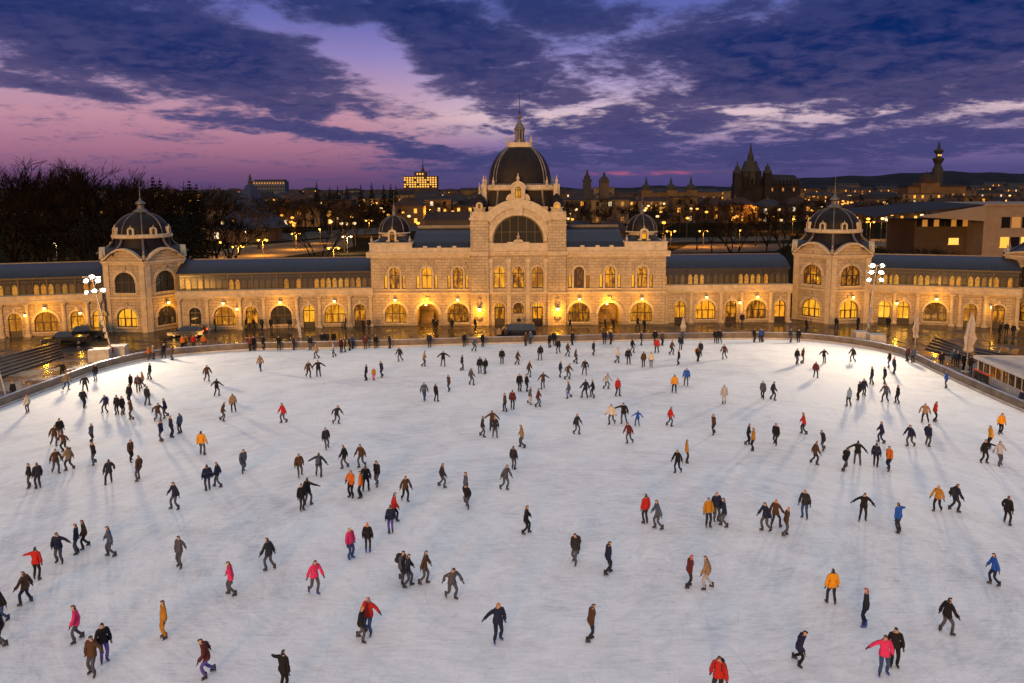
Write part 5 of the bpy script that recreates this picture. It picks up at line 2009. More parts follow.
m_far = [mat('city_wall_' + n, c, .85, var=.25, scale=.12, spec=.1) for n, c in (('ochre', (.085, .058, .036)), ('grey', (.058, .050, .050)), ('cream', (.11, .085, .06)), ('brown', (.05, .037, .030)), ('rose', (.075, .046, .042)))]
m_froof = [mat('city_roof_' + n, c, .75, var=.35, scale=.1, spec=.15) for n, c in (('slate', (.018, .021, .032)), ('tile', (.028, .017, .016)), ('dark', (.011,.011,.016)))]
m_blue = mat('blue_sheet_roof', (.0035, .011, .045), .6, var=.3, scale=.1)
m_patina = mat('dark_patina', (.009, .011, .016), .8, var=.3, scale=.2)
m_lit = [emit('lit_window_' + n, c, s) for n, c, s in (('amber', (1.0, .38, .03), 1.5), ('yellow', (1.0, .50, .08), 1.4), ('dim', (.9, .30, .03), .45), ('white', (1.0, .78, .5), 1.1))]
m_unlit = mat('dark_window', (.007, .007, .010), .7, var=0, spec=.05)
quad = lambda w, h: [(-w / 2, 0, 0), (w / 2, 0, 0), (w / 2, 0, h), (-w / 2, 0, h)]
_wq = {}


def far_window(parent, x, z, w, h, m, y=-.05):
    k = m.name
    if k not in _wq:
        mb = MB().poly(quad(1, 1))
        mb.box(-.56, .56, -.03, .02, -.09, -.005)
        _wq[k] = mb.mesh('window', m)
    return place_copy(_wq[k], 'window', parent, (x, y, z), 0, (w, 1, h))


CITY_ROWS = []
_c = random.Random(77)
WN = {'ochre': 'ochre', 'grey': 'grey', 'cream': 'cream', 'brown': 'brown', 'rose': 'rose'}


def house(px0, px1, ytop, Y, place, wall=None, roof='hip', lit=.28, look=None, storey=3.6, colw=4.5, maxw=60, depth=14, rm=None, litm=None):
    a, b = AY(px0, 200, Y).x, AY(px1, 200, Y).x
    W = b - a
    top = AY((px0 + px1) / 2, ytop, Y).z
    wi = _c.randrange(5) if wall is None else wall
    ri = _c.randrange(3) if rm is None else rm
    o = empty('city_house', ((a + b) / 2, Y, -.02))
    rh = 0 if roof == 'flat' else min(top * .3, 4.5)
    eh = top - rh
    MB().box(-W / 2, W / 2, 0, depth, 0, eh).build('wall', m_far[wi], o)
    MB().box(-W / 2 - .3, W / 2 + .3, -.35, -.01, eh - .5, eh - .02).build('cornice', m_far[wi], o)
    e = .5
    if roof == 'flat':
        MB().box(-W / 2 - .2, W / 2 + .2, -.2, depth + .2, eh + .003, eh + .5).build('roof', m_froof[ri], o)
    else:
        ins = min(W * .35, depth / 2) if roof == 'hip' else -.0
        MB().add([(-W / 2 - e, -e, eh), (W / 2 + e, -e, eh), (W / 2 + e, depth + e, eh), (-W / 2 - e, depth + e, eh), (-W / 2 + ins, depth / 2, top), (W / 2 - ins, depth / 2, top)],
                 [(0, 1, 5, 4), (2, 3, 4, 5), (1, 2, 5), (3, 0, 4), (3, 2, 1, 0)]).build('roof', m_froof[ri], o)
        for k in range(max(1, int(W / 14))):
            x = _c.uniform(-W / 2 + 2 + ins * .5, W / 2 - 2 - ins * .5) if W > 8 else 0
            MB().box(x - .5, x + .5, depth * .42, depth * .42 + .8, eh + rh * .4, top + 1.1).build('chimney', m_far[3], o)
    ns = max(1, int(eh / storey))
    nc = max(1, int(W / colw))
    cells = [(i, j) for j in range(ns) for i in range(nc)]
    _c.shuffle(cells)
    for n, (i, j) in enumerate(cells[:maxw]):
        x = -W / 2 + W * (i + .5) / nc
        z = eh * (j + .28) / ns
        on = _c.random() < lit * (1.8 if j == 0 else 1)
        m = (litm if litm is not None else m_lit[_c.choice((0, 0, 0, 1, 2, 2, 3))]) if on else m_unlit
        far_window(o, x, z, 1.6, min(2.3, storey * .6), m)
    o['category'] = 'house'
    o['group'] = 'houses of the city behind the park'
    base = look or f'{["ochre", "grey", "cream", "brown", "rose"][wi]} house'
    CITY_ROWS.append((o, [base, base + f' under a {["slate", "tiled", "dark"][ri]} {roof} roof'], place, (px0 + px1) / 2))
    return o


PL = [(0, 250, 'behind the tall park trees'), (250, 300, 'next to the blue pyramid roof'), (300, 403, 'left of the lit hilltop hotel'), (403, 485, 'behind the left hall roof'), (485, 562, 'behind the great dome'),
      (562, 640, 'around the twin dark towers'), (640, 735, 'by the three-domed palace'), (735, 810, 'at the foot of the cathedral'), (810, 905, 'between cathedral and lit palace'), (905, 1100, 'near the pagoda tower')]


def where(px):
    for a, b, p in PL:
        if a <= px < b: return p
    return PL[0][2]


for row, (Y, y0, y1, lit) in enumerate(((430, 197, 203, .42), (620, 192.5, 197, .48), (900, 189.5, 193, .5), (1300, 187.5, 190, .45))):
    px = -30 + row * 9
    while px < 1060:
        w = _c.uniform(22, 46) * (1 if row < 2 else .8)
        skip = (row == 0 and (px < 190 or 470 < px < 560 or _c.random() < .35)) or (row == 1 and (404 < px + w and px < 480)) or (725 < px + w and px < 812 and row == 1)
        if not skip and not (470 < px and px + w < 560):
            house(px, px + w * .94, _c.uniform(y0, y1), Y + _c.uniform(-30, 30), where(px + w / 2), roof=_c.choice(('hip', 'hip', 'gable', 'flat')), lit=lit, colw=6 if row < 2 else 9, maxw=(26, 22, 14, 9)[row])
        px += w

for a in ((728, 757, 197.5, 425), (759, 786, 199, 415), (788, 815, 197, 430)):
    house(*a, 'at the foot of the cathedral', roof='hip', lit=.62, colw=5, maxw=30)

# named landmarks -------------------------------------------------
# long classical palace, amber-lit, left of the great dome
house(404, 482, 195.5, 520, 'left of the great dome', 2, 'hip', .55, 'long cream palace front with a row of amber windows', colw=5.5, maxw=48)
house(424, 478, 212, 300, 'behind the left mansard roof', 1, 'gable', .5, 'low grey hall with lit ground floor', colw=5, maxw=14, storey=5)
house(566, 600, 221, 210, 'behind the right mansard roof', 1, 'hip', .4, 'low grey pavilion roof', colw=6, maxw=6, storey=5)
house(604, 628, 219, 230, 'left of the right end dome', 3, 'hip', .5, 'low brown pavilion', colw=6, maxw=6, storey=5)
house(196, 246, 191, 300, 'left of the blue pyramid roof', 1, 'hip', .10, 'dim grey apartment house', colw=4.5, maxw=44)


def simple_tag(o, label, cat='building'):
    return tag(o, label, cat)


# pale slab on the horizon
o = empty('slab_block', (AY(269, 190, 1100).x, 1100, 0))
simple_tag(o, 'wide pale blue slab block on the skyline left')
w = (AY(285, 190, 1100).x - AY(253, 190, 1100).x)
zt = AY(269, 181, 1100).z
mslab = mat('pale_slab', (.03, .045, .09), .8, var=.2, scale=.05)
MB().box(-w / 2, w / 2, 0, 20, 0, zt).build('wall', mslab, o)
MB().box(-w / 2 + 2, w / 2 - 2, 2, 18, zt + .003, zt + 2).build('roof', m_froof[0], o)
for i in range(12):
    for j in range(3):
        far_window(o, -w / 2 + w * (i + .5) / 12, zt - 4 - j * 5, 1.8, 2.2, m_unlit if (i * 7 + j * 3) % 7 else m_lit[2])

# blue pyramid roof
Y = 300
c = AY(251, 200, Y).x
o = empty('pyramid_hall', (c, Y, 0))
simple_tag(o, 'hall with steep blue pyramid roof and small crown on top')
zt = AY(251, 184, Y).z
w1 = AY(276, 200, Y).x - c
MB().box(-w1 * .9, w1 * .9, -w1 * .9, w1 * .9, 0, 5).build('wall', m_far[3], o)
MB().lathe([(w1 * 1.42, 5), (w1 * .75, zt * .55), (w1 * .18, zt - .6), (w1 * .08, zt)], 4, (0, 0), PI / 4 - .5).build('roof', m_blue, o)
MB().lathe([(.9, zt - 1), (.9, zt + 1.2), (.2, zt + 1.4), (.7, zt + 1.8), (.1, zt + 4)], 8).build('crown', m_patina, o)

# hilltop hotel with floors of lit windows and a spire
Y = 1500
c = AY(420, 180, Y).x
o = empty('hilltop_hotel', (c, Y, 0))
simple_tag(o, 'hotel with rows of lit windows and tall spire on the skyline')
x0, x1 = AY(403.5, 180, Y).x - c, AY(437, 180, Y).x - c
zt = AY(420, 176, Y).z
zb = AY(420, 187.5, Y).z
MB().box(x0, x1, 0, 30, 0, zt).build('wall', m_far[3], o)
MB().box(x0 * .35, x1 * .35, 2, 24, zt + .003, zt + 8).build('tower', m_far[3], o)
zs = AY(422, 157, Y).z
MB().lathe([(4.5, zt + 8), (2.2, zt + 14), (1.0, zt + 17), (.4, zs)], 8, ((x0 + x1) / 2 + 4, 12)).build('spire', m_patina, o)
MB().tube((x1 * .55, 10, zt), (x1 * .55, 10, zt + 12), .5).build('mast', m_patina, o)
for j in range(5):
    for i in range(13):
        if (i * 5 + j * 11) % 9 != 4:
            far_window(o, x0 + (x1 - x0) * (i + .5) / 13, zt - 4.4 - j * 4.2, 3.0, 2.4, m_lit[1] if (i + j) % 4 else m_lit[0], -.2)
for i in range(3):
    far_window(o, (i - 1) * 5, zt + 2.5, 2.4, 3, m_lit[1], 1.8)


def tower(px, ybase, ytop, Y, wpx, label, wall, prof, lit=None):
    c = AY(px, 190, Y).x
    o = empty('church_tower', (c, Y, 0))
    tag(o, label, 'tower', 'towers on the skyline')
    k = (AY(px + wpx / 2, 190, Y).x - c)
    z0, z1 = AY(px, ybase, Y).z, AY(px, ytop, Y).z
    MB().box(-k, k, -k, k, 0, z0 + (z1 - z0) * .42).build('shaft', wall, o)
    zz = lambda u: z0 + (z1 - z0) * u
    MB().lathe([(k * r, zz(u)) for r, u in prof], 8, rot=PI / 8).build('cap', m_patina, o)
    return o, k, zz


tower(587, 190, 169, 520, 7.5, 'slim dark tower with stepped cap, left of the twin towers', m_patina, [(1.35, .421), (1.3, .50), (.8, .52), (.85, .66), (.45, .72), (.3, .86), (.05, 1)])
o, k, zz = tower(604, 190, 171.5, 560, 9, 'pale domed tower, right of the twin towers', m_far[1], [(1.25, .421), (1.2, .5), (1.05, .6), (.6, .72), (.3, .76), (.3, .84), (.05, 1)])
for s in (-1, 1):
    MB().box(s * k * .75 - .6, s * k * .75 + .6, -k * .9, -k * .6, zz(.42), zz(.62)).build('pinnacle', m_far[1], o)

# three-domed palace
Y = 720
xs = [AY(p, 195, Y).x for p in (642, 722)]
o = empty('palace', (xs[0], Y, 0))
simple_tag(o, 'long ochre palace with three small dark domes and lit arcade')
W = xs[1] - xs[0]
zt = AY(680, 189, Y).z
MB().box(0, W, 0, 18, 0, zt - 3).build('wall', m_far[0], o)
MB().add([(-.6, -.6, zt - 3), (W + .6, -.6, zt - 3), (W + .6, 18.6, zt - 3), (-.6, 18.6, zt - 3), (4, 9, zt), (W - 4, 9, zt)], [(0, 1, 5, 4), (2, 3, 4, 5), (1, 2, 5), (3, 0, 4), (3, 2, 1, 0)]).build('roof', m_froof[0], o)
for u, yt in ((.06, 176.5), (.37, 177), (.62, 176)):
    z1 = AY(642 + 80 * u, yt, Y).z
    pv = MB().box(W * u - 5, W * u + 5, -1.5, 10, 0, zt - 1).build('tower', m_far[0], o)
    MB().lathe([(5.2, zt - .9), (5.0, zt + 1.4), (3.6, zt + 3.4), (1.4, zt + 4.6), (1.2, zt + 6.2), (.2, z1)], 12, (W * u, 4)).build('dome', m_patina, pv)
for i in range(24):
    far_window(o, W * (i + .5) / 24, 2.0, 1.8, 3.2, m_lit[(0, 1, 0, 2)[i % 4]])
    far_window(o, W * (i + .5) / 24, 7.5, 1.5, 2.4, m_lit[2] if i % 3 == 0 else m_unlit)
    
# cathedral
Y = 480
c = AY(753.5, 190, Y).x
S = Y / 780.0
o = empty('cathedral', (c, Y, 0))
simple_tag(o, 'dark cathedral with tall domed spire, two side towers and long nave')
zy = lambda y: AY(753, y, Y).z
m_cath = mat('dark_sandstone', (.013, .012, .016), .9, var=.35, scale=.15, spec=.1)  # one even dark tone for nave, towers and gable
MB().box(-12 * S, 48 * S, 2, 22, 0, zy(184)).build('nave', m_cath, o)
MB().add([(14 * S, 1.5, zy(184)), (50 * S, 1.5, zy(184)), (50 * S, 22.5, zy(184)), (14 * S, 22.5, zy(184)), (16 * S, 12, zy(174)), (47 * S, 12, zy(175))], [(0, 1, 5, 4), (2, 3, 4, 5), (1, 2, 5), (3, 0, 4), (3, 2, 1, 0)]).build('nave_roof', m_froof[2], o)
MB().lathe([(10 * S, 0), (10 * S, zy(172)), (10.6 * S, zy(171.5)), (9.2 * S, zy(169)), (7.2 * S, zy(164.5)), (6.0 * S, zy(161)), (3.2 * S, zy(160)), (3.0 * S, zy(155)), (2.2 * S, zy(154)), (1.5 * S, zy(151.5)), (1.0 * S, zy(149)), (.3 * S, zy(142))], 12, (0, 8), PI / 12).build('dome_spire', m_patina, o)
for k in range(8):
    t = 2 * PI * (k + .5) / 8
    MB().box(-.9, .9, -.5, .5, zy(178), zy(171)).build('buttress', m_cath, o, (10.2 * S * math.cos(t), 8 + 10.2 * S * math.sin(t), 0), t + PI / 2)
for dx, yt in ((-16.5, 161), (13.5, 163)):
    MB().box((dx - 3.4) * S, (dx + 3.4) * S, -2, 3, 0, zy(173)).build('tower', m_cath, o)
    MB().lathe([(4.3 * S, zy(173)), (4.1 * S, zy(171)), (2.6 * S, zy(169.5)), (2.4 * S, zy(167)), (.9 * S, zy(165.5)), (.2 * S, zy(yt))], 8, (dx * S, .5), PI / 8).build('tower_cap', m_patina, o)
MB().extr([(-12 * S, .8, zy(188)), (-1 * S, .8, zy(188)), (-1 * S, .8, zy(182)), (-6.5 * S, .8, zy(176)), (-12 * S, .8, zy(182))], (0, 1.1, 0)).build('gable', m_cath, o)
for i in range(5):
    far_window(o, (-10 + i * 4.5) * S, zy(186), 1.4, 4.5, m_unlit, .7 if i < 3 else 1.9)
for i in range(9):
    far_window(o, (16 + i * 3.6) * S, zy(185.5), 1.3, 3.2, m_unlit, 1.9)
    far_window(o, (16 + i * 3.6) * S, zy(191), 1.0, 1.8, m_lit[2] if i % 3 == 1 else m_unlit, 1.9)

# lit palace with a low dome under the pagoda tower
Y = 760
c = AY(935, 190, Y).x
o = empty('lit_palace', (c, Y, 0))
simple_tag(o, 'amber-lit palace with rounded dome below the pagoda tower')
x0, x1 = AY(908, 190, Y).x - c, AY(966, 190, Y).x - c
zt = AY(930, 187, Y).z
MB().box(x0, x1, 0, 20, 0, zt).build('wall', m_far[0], o)
MB().box(x0 - .6, x1 + .6, -.6, 20.6, zt + .003, zt + 1.2).build('roof', m_froof[1], o)
dx = AY(929, 190, Y).x - c
MB().box(dx - 9, dx + 9, -2, 14, 0, zt + 4).build('pavilion', m_far[0], o)
MB().lathe([(9, zt + 4), (8, zt + 7.5), (5, zt + 10.5), (1.4, zt + 12.5), (.3, zt + 15)], 16, (dx, 5)).build('dome', m_froof[1], o)
for i in range(16):
    far_window(o, x0 + (x1 - x0) * (i + .5) / 16, 1.2, 2.2, 4.6, m_lit[0] if i % 5 else m_lit[1], -2.1 if abs(x0 + (x1 - x0) * (i + .5) / 16 - dx) < 9 else -.1)
    far_window(o, x0 + (x1 - x0) * (i + .5) / 16, 9, 1.4, 2.4, m_lit[2] if i % 3 == 0 else m_unlit, -2.1 if abs(x0 + (x1 - x0) * (i + .5) / 16 - dx) < 9 else -.1)

# hills along the right horizon
hl = MB()
pts = []
Yh = 2300
for i in range(61):
    px = 560 + i * 10
    t = (px - 560) / 600
    y = 187.5 - 15.5 * (1 / (1 + math.exp(-(px - 800) / 42))) + 1.1 * math.sin(px * .045) + .7 * math.sin(px * .13 + 1)
    pts.append((AY(px, y, Yh).x, max(0, AY(px, y, Yh).z)))
n = len(pts)
vs = [(x * .93, Yh - 420, -1) for x, z in pts] + [(x * .97, Yh - 160, z * .72) for x, z in pts] + [(x, Yh, z) for x, z in pts] + [(x * 1.06, Yh + 700, -1) for x, z in pts]
fs = [(r * n + i, r * n + i + 1, (r + 1) * n + i + 1, (r + 1) * n + i) for r in range(3) for i in range(n - 1)]
struct(hl.add(vs, fs).build('hills', mat('wooded_hill', (.010, .013, .018), .95, var=.5, scale=.02, spec=.05), smooth=True))
# a few lit houses on the hill foot
for px, yt, Y in [(838, 186, 1150), (862, 187, 1180), (888, 186, 1120), (982, 185, 1150), (1008, 186, 1130), (848, 183, 1500), (995, 182, 1500), (1018, 183, 1480)]:
    house(px - 11, px + 11, yt, Y, where(px), roof='gable', lit=.6, colw=10, maxw=12, rm=0)

# pagoda-like lookout tower
Y = 1800
c = AY(937, 180, Y).x
S = Y / 780.0
zy = lambda y: AY(937, y, Y).z
o = empty('lookout_tower', (c, Y, 0))
tag(o, 'tall dark lookout tower with flared storeys like a pagoda', 'tower', 'towers on the skyline')
MB().lathe([(5.5 * S, 0), (5.2 * S, zy(172)), (4.4 * S, zy(168)), (3.2 * S, zy(166)), (3.0 * S, zy(164)), (5.0 * S, zy(160)), (5.4 * S, zy(158.5)), (2.4 * S, zy(157)), (1.8 * S, zy(155)), (4.4 * S, zy(151.5)), (4.6 * S, zy(150.5)), (1.5 * S, zy(148.5)), (1.0 * S, zy(146)), (1.2 * S, zy(145)), (.3 * S, zy(141.5))], 12).build('shaft', m_patina, o)
for dx in (-1.3, 0, 1.3):
    far_window(o, dx * S, zy(156), 2.2, 4.0, m_lit[1], -2.0 * S)

# modern block with a long tilted canopy on the right
Y = 196
m_mod = mat('warm_concrete', (.17, .128, .10), .85, var=.15, scale=.5)
m_can = mat('canopy_sheet', (.16, .128, .105), .7, var=.15, scale=.3)
x0 = AY(984, 220, Y).x
o = empty('modern_block', (x0, Y, 0))
simple_tag(o, 'plain modern block with long tilted canopy roof on the right')
z = lambda y: AY(1000, y, Y).z
MB().box(0, 26, 0, 24, 0, z(206)).build('wall', m_mod, o)
MB().box(-.4, 26.4, -.4, 24, z(206) + .003, z(206) + .6).build('roof', m_can, o)
xl = AY(918, 216, Y).x - x0
xd = AY(876, 214, Y).x - x0
zf = lambda y: AY(985, y, Y).z
# a long fascia that widens from a point at the left to the block, dark roof sloping behind it
MB().extr([(xl, -1.0, zf(216.6)), (-.05, -1.0, zf(221)), (-.05, -1.0, zf(205.5)), (xl, -1.0, zf(215.8))], (0, 1.2, 0)).build('canopy', m_can, o)
MB().add([(xd, 2.0, zf(217)), (-.06, .25, zf(205.4)), (-.06, 24, zf(203.5)), (xd, 24, zf(212)), (xd, 2.0, zf(216.2)), (-.06, .25, zf(204.8)), (-.06, 24, zf(202.9)), (xd, 24, zf(211.2))], [(3, 2, 1, 0), (4, 5, 6, 7), (0, 1, 5, 4), (1, 2, 6, 5), (2, 3, 7, 6), (3, 0, 4, 7)]).build('canopy_roof', m_froof[2], o)
MB().box(xl + 3, -.6, 7, 22, 0, zf(221.5)).build('hall', m_far[3], o)
for i in range(9):
    far_window(o, xl + 4 + i * 1.5, z(227), 1.3, 1.6, (m_unlit, m_lit[2], m_unlit, m_lit[2], m_unlit)[i % 5], 6.9)
for j, (yy, ms) in enumerate(((227, (m_unlit, m_lit[2], m_unlit, m_unlit)), (247, (m_lit[0], m_unlit, m_lit[1], m_unlit)))):
    for i in range(4):
        far_window(o, 5.5 + i * 2.6, z(yy), 2.2, 2.5, ms[i], -.06)
far_window(o, -3.4, z(246), 2.6, 1.6, m_lit[1], 6.85)

# parked vehicles of the yard behind the right wing, as far as they show: pale vans
for i, (px, Y, lab) in enumerate(((943, 172, 'white van in the yard, left of two behind the right wing roof'), (958, 170, 'long white van in the yard nearest the modern block'))):
    a = AY(px, 240, Y)
    vehicle(Vector((a.x, Y, 0)), R(4), car_paint('white_van_paint', (.55, .55, .55)), 'van', lab, 'van')

# ------------------------------------------------------------------ street lamps
m_sod = emit('sodium_lamp', (1.0, .40, .045), 2.5)
m_sodw = emit('pale_lamp', (1.0, .66, .28), 2.2)
LAMP_ROWS = []
_ln = {}


def street_lamp(px, yhead, h, double, place, watts=0, pale=False, big=1.0):
    """a lamp whose head is seen at the pixel; h is its height over the ground"""
    p = G(px, yhead, h)
    k = (double, h)
    if k not in _ln:
        mb = MB().lathe([(.16, 0), (.14, .6), (.08, .8), (.06, h - .5)], 8)
        if double:
            mb.path([(-1.3, 0, h + .25), (-.5, 0, h + .15), (0, 0, h - .5), (.5, 0, h + .15), (1.3, 0, h + .25)], [.05] * 5, 6)
        else:
            mb.path([(0, 0, h - .5), (0, -.2, h + .1), (0, -.7, h + .3)], [.06, .05, .05], 6)
        _ln[k] = mb.mesh('post', m_post)
        _ln['g'] = MB().lathe([(.06, .2), (.34, .12), (.42, -.05), (.30, -.26), (.05, -.34)], 10).mesh('lamp_head', m_sod, True)
        _ln['w'] = MB().lathe([(.06, .2), (.34, .12), (.42, -.05), (.30, -.26), (.05, -.34)], 10).mesh('lamp_head', m_sodw, True)
    o = empty('street_lamp', (p.x, p.y, 0))
    o['category'] = 'street lamp'
    o['group'] = 'street lamps of the park and city'
    place_copy(_ln[k], 'post', o)
    for x in ((-1.3, 1.3) if double else (0,)):
        y = 0 if double else -.7
        place_copy(_ln['w' if pale else 'g'], 'lamp_head', o, (x, y, h), 0, big)
    if watts:
        point_light('street_light', (0, -.9, h - .9), (1.0, .62, .25) if pale else (1.0, .36, .03), watts * 7, .2, o)
    LAMP_ROWS.append((o, [('pale' if pale else 'orange') + (' double' if double else ' single') + ' street lamp'], place, px))
    return o


A, B, C_, D_ = 'beyond the long arcade wing', 'by the orange lit road', 'behind the short arcade wing', 'behind the right arcade wing'
for a in [(221, 242, 4.6, False, 'right of tree-side dome', 700, False), (238, 246.5, 4.6, True, B, 1800, False), (262.5, 240, 4.6, True, B, 2200, False), (296, 233.5, 5.2, True, B, 2200, False), (347, 236.5, 5.2, True, A, 1800, True), (333.5, 248, 4.6, True, A, 1500, False),
          (320, 229, 5.2, False, A, 900, False), (246, 230.5, 5.2, False, A, 900, True), (293, 211, 8, False, A, 1500, False), (258, 213, 8, False, A, 1500, False), (268, 213, 8, False, A, 0, False), (369, 220.5, 6.5, True, A, 1200, False), (350, 206, 8, False, A, 1500, False), (200, 236, 5.2, False, 'right of tree-side dome', 500, True),
          (671, 231, 5.2, True, C_, 1500, False), (703.5, 231, 5.2, True, C_, 1500, False), (751, 208, 8, True, C_, 1800, False), (771, 216.5, 6.5, True, C_, 1500, False), (793, 218.5, 6.5, False, C_, 1200, False), (740, 230, 5.2, False, C_, 700, False),
          (870.5, 222, 6.5, True, D_, 900, False), (901.5, 227, 6.5, True, D_, 1200, True), (935.5, 228, 5.2, True, D_, 1500, False), (971, 233, 5.2, True, D_, 1200, True), (1001, 239.5, 4.6, True, D_, 2600, True),
          (56, 243, 4.6, False, 'under the tall park trees', 350, True), (110, 243, 4.6, False, 'under the tall park trees', 350, False), (92, 210, 8, False, 'under the tall park trees', 500, False), (2, 218, 6.5, False, 'under the tall park trees', 500, False), (27, 227, 6.5, False, 'under the tall park trees', 450, False),
          (562, 210, 8, False, 'right of the great dome', 1200, True), (570, 213, 8, False, 'right of the great dome', 700, False)]:
    street_lamp(*a)
# the amber street left of the great dome
for i in range(7):
    street_lamp(411 + i * 9.5, 205 + (i % 3) * 2.2, 8, False, 'along the amber street', 2200 if i % 2 == 0 else 0, False)
unique_labels(LAMP_ROWS)
# far city lamps: nothing tells them apart
for k in range(235):
    px = _c.choice((_c.uniform(200, 470), _c.uniform(562, 1024), _c.uniform(640, 900)))
    Y = _c.uniform(255, 900)
    yh = project((AY(px, 200, Y).x, Y, 8))[1]
    o = street_lamp(px, yh, 8, False, '', 0, _c.random() < .3, 1.1 + Y / 500)
    o['label'] = 'small amber street lamp among the distant trees and houses'
    o['group'] = 'far street lamps of the city'
unique_labels(CITY_ROWS)
# ------------------------------------------------------------------ people
# Every figure is one skinned body; jacket, trousers, hair or hat and the two skates are its children.
SK = {}


def limb(pts):
    return [Vector(p) for p in pts]


def pose_joints(pose, rnd):
    """joint positions (metres, standing height 1.75 on skates) of a pose, facing -Y"""
    J = {}
    lean, bend, yaw = 0.0, 0.0, 0.0
    hipz = 1.0
    # defaults: feet
    fl, fr = Vector((-.11, .02, .10)), Vector((.11, -.02, .10))
    kl, kr = None, None
    hl, hr = Vector((-.30, -.06, .84)), Vector((.30, -.06, .84))
    if pose == 's':
        pass
    elif pose == 't':
        fl, fr = Vector((-.17, .06, .10)), Vector((.16, -.10, .10))
        hl, hr = Vector((-.33, -.12, .88)), Vector((.32, -.04, .86))
        lean = .05
    elif pose == 'g':
        hipz, lean = .97, .15
        fl, fr = Vector((-.10, -.08, .10)), Vector((.20, .26, .15))
        hl, hr = Vector((-.35, -.22, .92)), Vector((.33, .14, .90))
    elif pose == 'h':
        hipz, lean = .96, .11
        fl, fr = Vector((-.20, -.12, .10)), Vector((.24, .12, .10))
        hl, hr = Vector((-.38, -.20, .98)), Vector((.36, .12, .88))
    elif pose == 'a':
        hipz, lean = .97, .07
        fl, fr = Vector((-.17, -.10, .10)), Vector((.20, .14, .10))
        hl, hr = Vector((-.66, -.12, 1.12)), Vector((.60, .10, 1.02))
    elif pose == 'p':
        hipz, lean = .98, .06
        fl, fr = Vector((-.16, -.06, .10)), Vector((.18, .12, .10))
        hl, hr = Vector((-.70, -.22, 1.28)), Vector((.32, .02, .92))
    elif pose == 'l':
        hipz, lean = .91, .32
        fl, fr = Vector((-.12, -.06, .10)), Vector((.20, .30, .14))
        hl, hr = Vector((-.38, -.32, .94)), Vector((.36, .18, .98))
    elif pose == 'k':
        hipz, lean = .99, .05
        fl, fr = Vector((-.11, -.22, .10)), Vector((.12, .24, .12))
        hl, hr = Vector((-.32, .12, .88)), Vector((.32, -.20, .90))
    elif pose == 'f':
        hl, hr = Vector((-.10, -.30, 1.12)), Vector((.12, -.30, 1.14))
        fl, fr = Vector((-.12, .0, .10)), Vector((.13, .03, .10))
    sh = .46
    up = Vector((0, -math.sin(lean), math.cos(lean)))
    hip = Vector((0, .05 * (lean > .1), hipz))
    J['pelvis'] = hip
    J['waist'] = hip + up * .18
    J['chest'] = hip + up * .40
    J['neck'] = hip + up * .57
    hd = (up * .7 + Vector((0, 0, .3))).normalized()
    J['head'] = J['neck'] + hd * .11
    J['crown'] = J['neck'] + hd * .215
    J['nose'] = J['head'] + Vector((0, -.105, .015))
    for s, n, hand, foot in ((-1, 'l', hl, fl), (1, 'r', hr, fr)):
        S = J['chest'] + up * .075 + Vector((s * .185, 0, 0))
        d = hand - S
        L = .56
        if d.length > L * .99: hand = S + d.normalized() * (L * .99); d = hand - S
        mid = S + d * .5
        out = math.sqrt(max(0, (L / 2) ** 2 - (d.length / 2) ** 2))
        ax = d.normalized()
        o = Vector((s * .75, .65, -.15))
        o = (o - ax * o.dot(ax)).normalized()
        J['sh' + n], J['el' + n], J['wr' + n] = S, mid + o * out, hand
        J['pa' + n] = hand + ax * .075
        H = hip + Vector((s * .10, 0, -.05))
        foot = foot + Vector((0, .0, .05))
        d = foot - H
        LL = .84
        if d.length > LL * .99: foot = H + d.normalized() * (LL * .99); d = foot - H
        out = math.sqrt(max(0, (LL / 2) ** 2 - (d.length / 2) ** 2))
        ax = d.normalized()
        o = Vector((s * .12, -1, 0))
        o = (o - ax * o.dot(ax)).normalized()
        J['hi' + n], J['kn' + n], J['an' + n] = H, H + d * .5 + o * out, foot
        J['to' + n] = foot + Vector((s * .05, -.16, -.055))
    return J


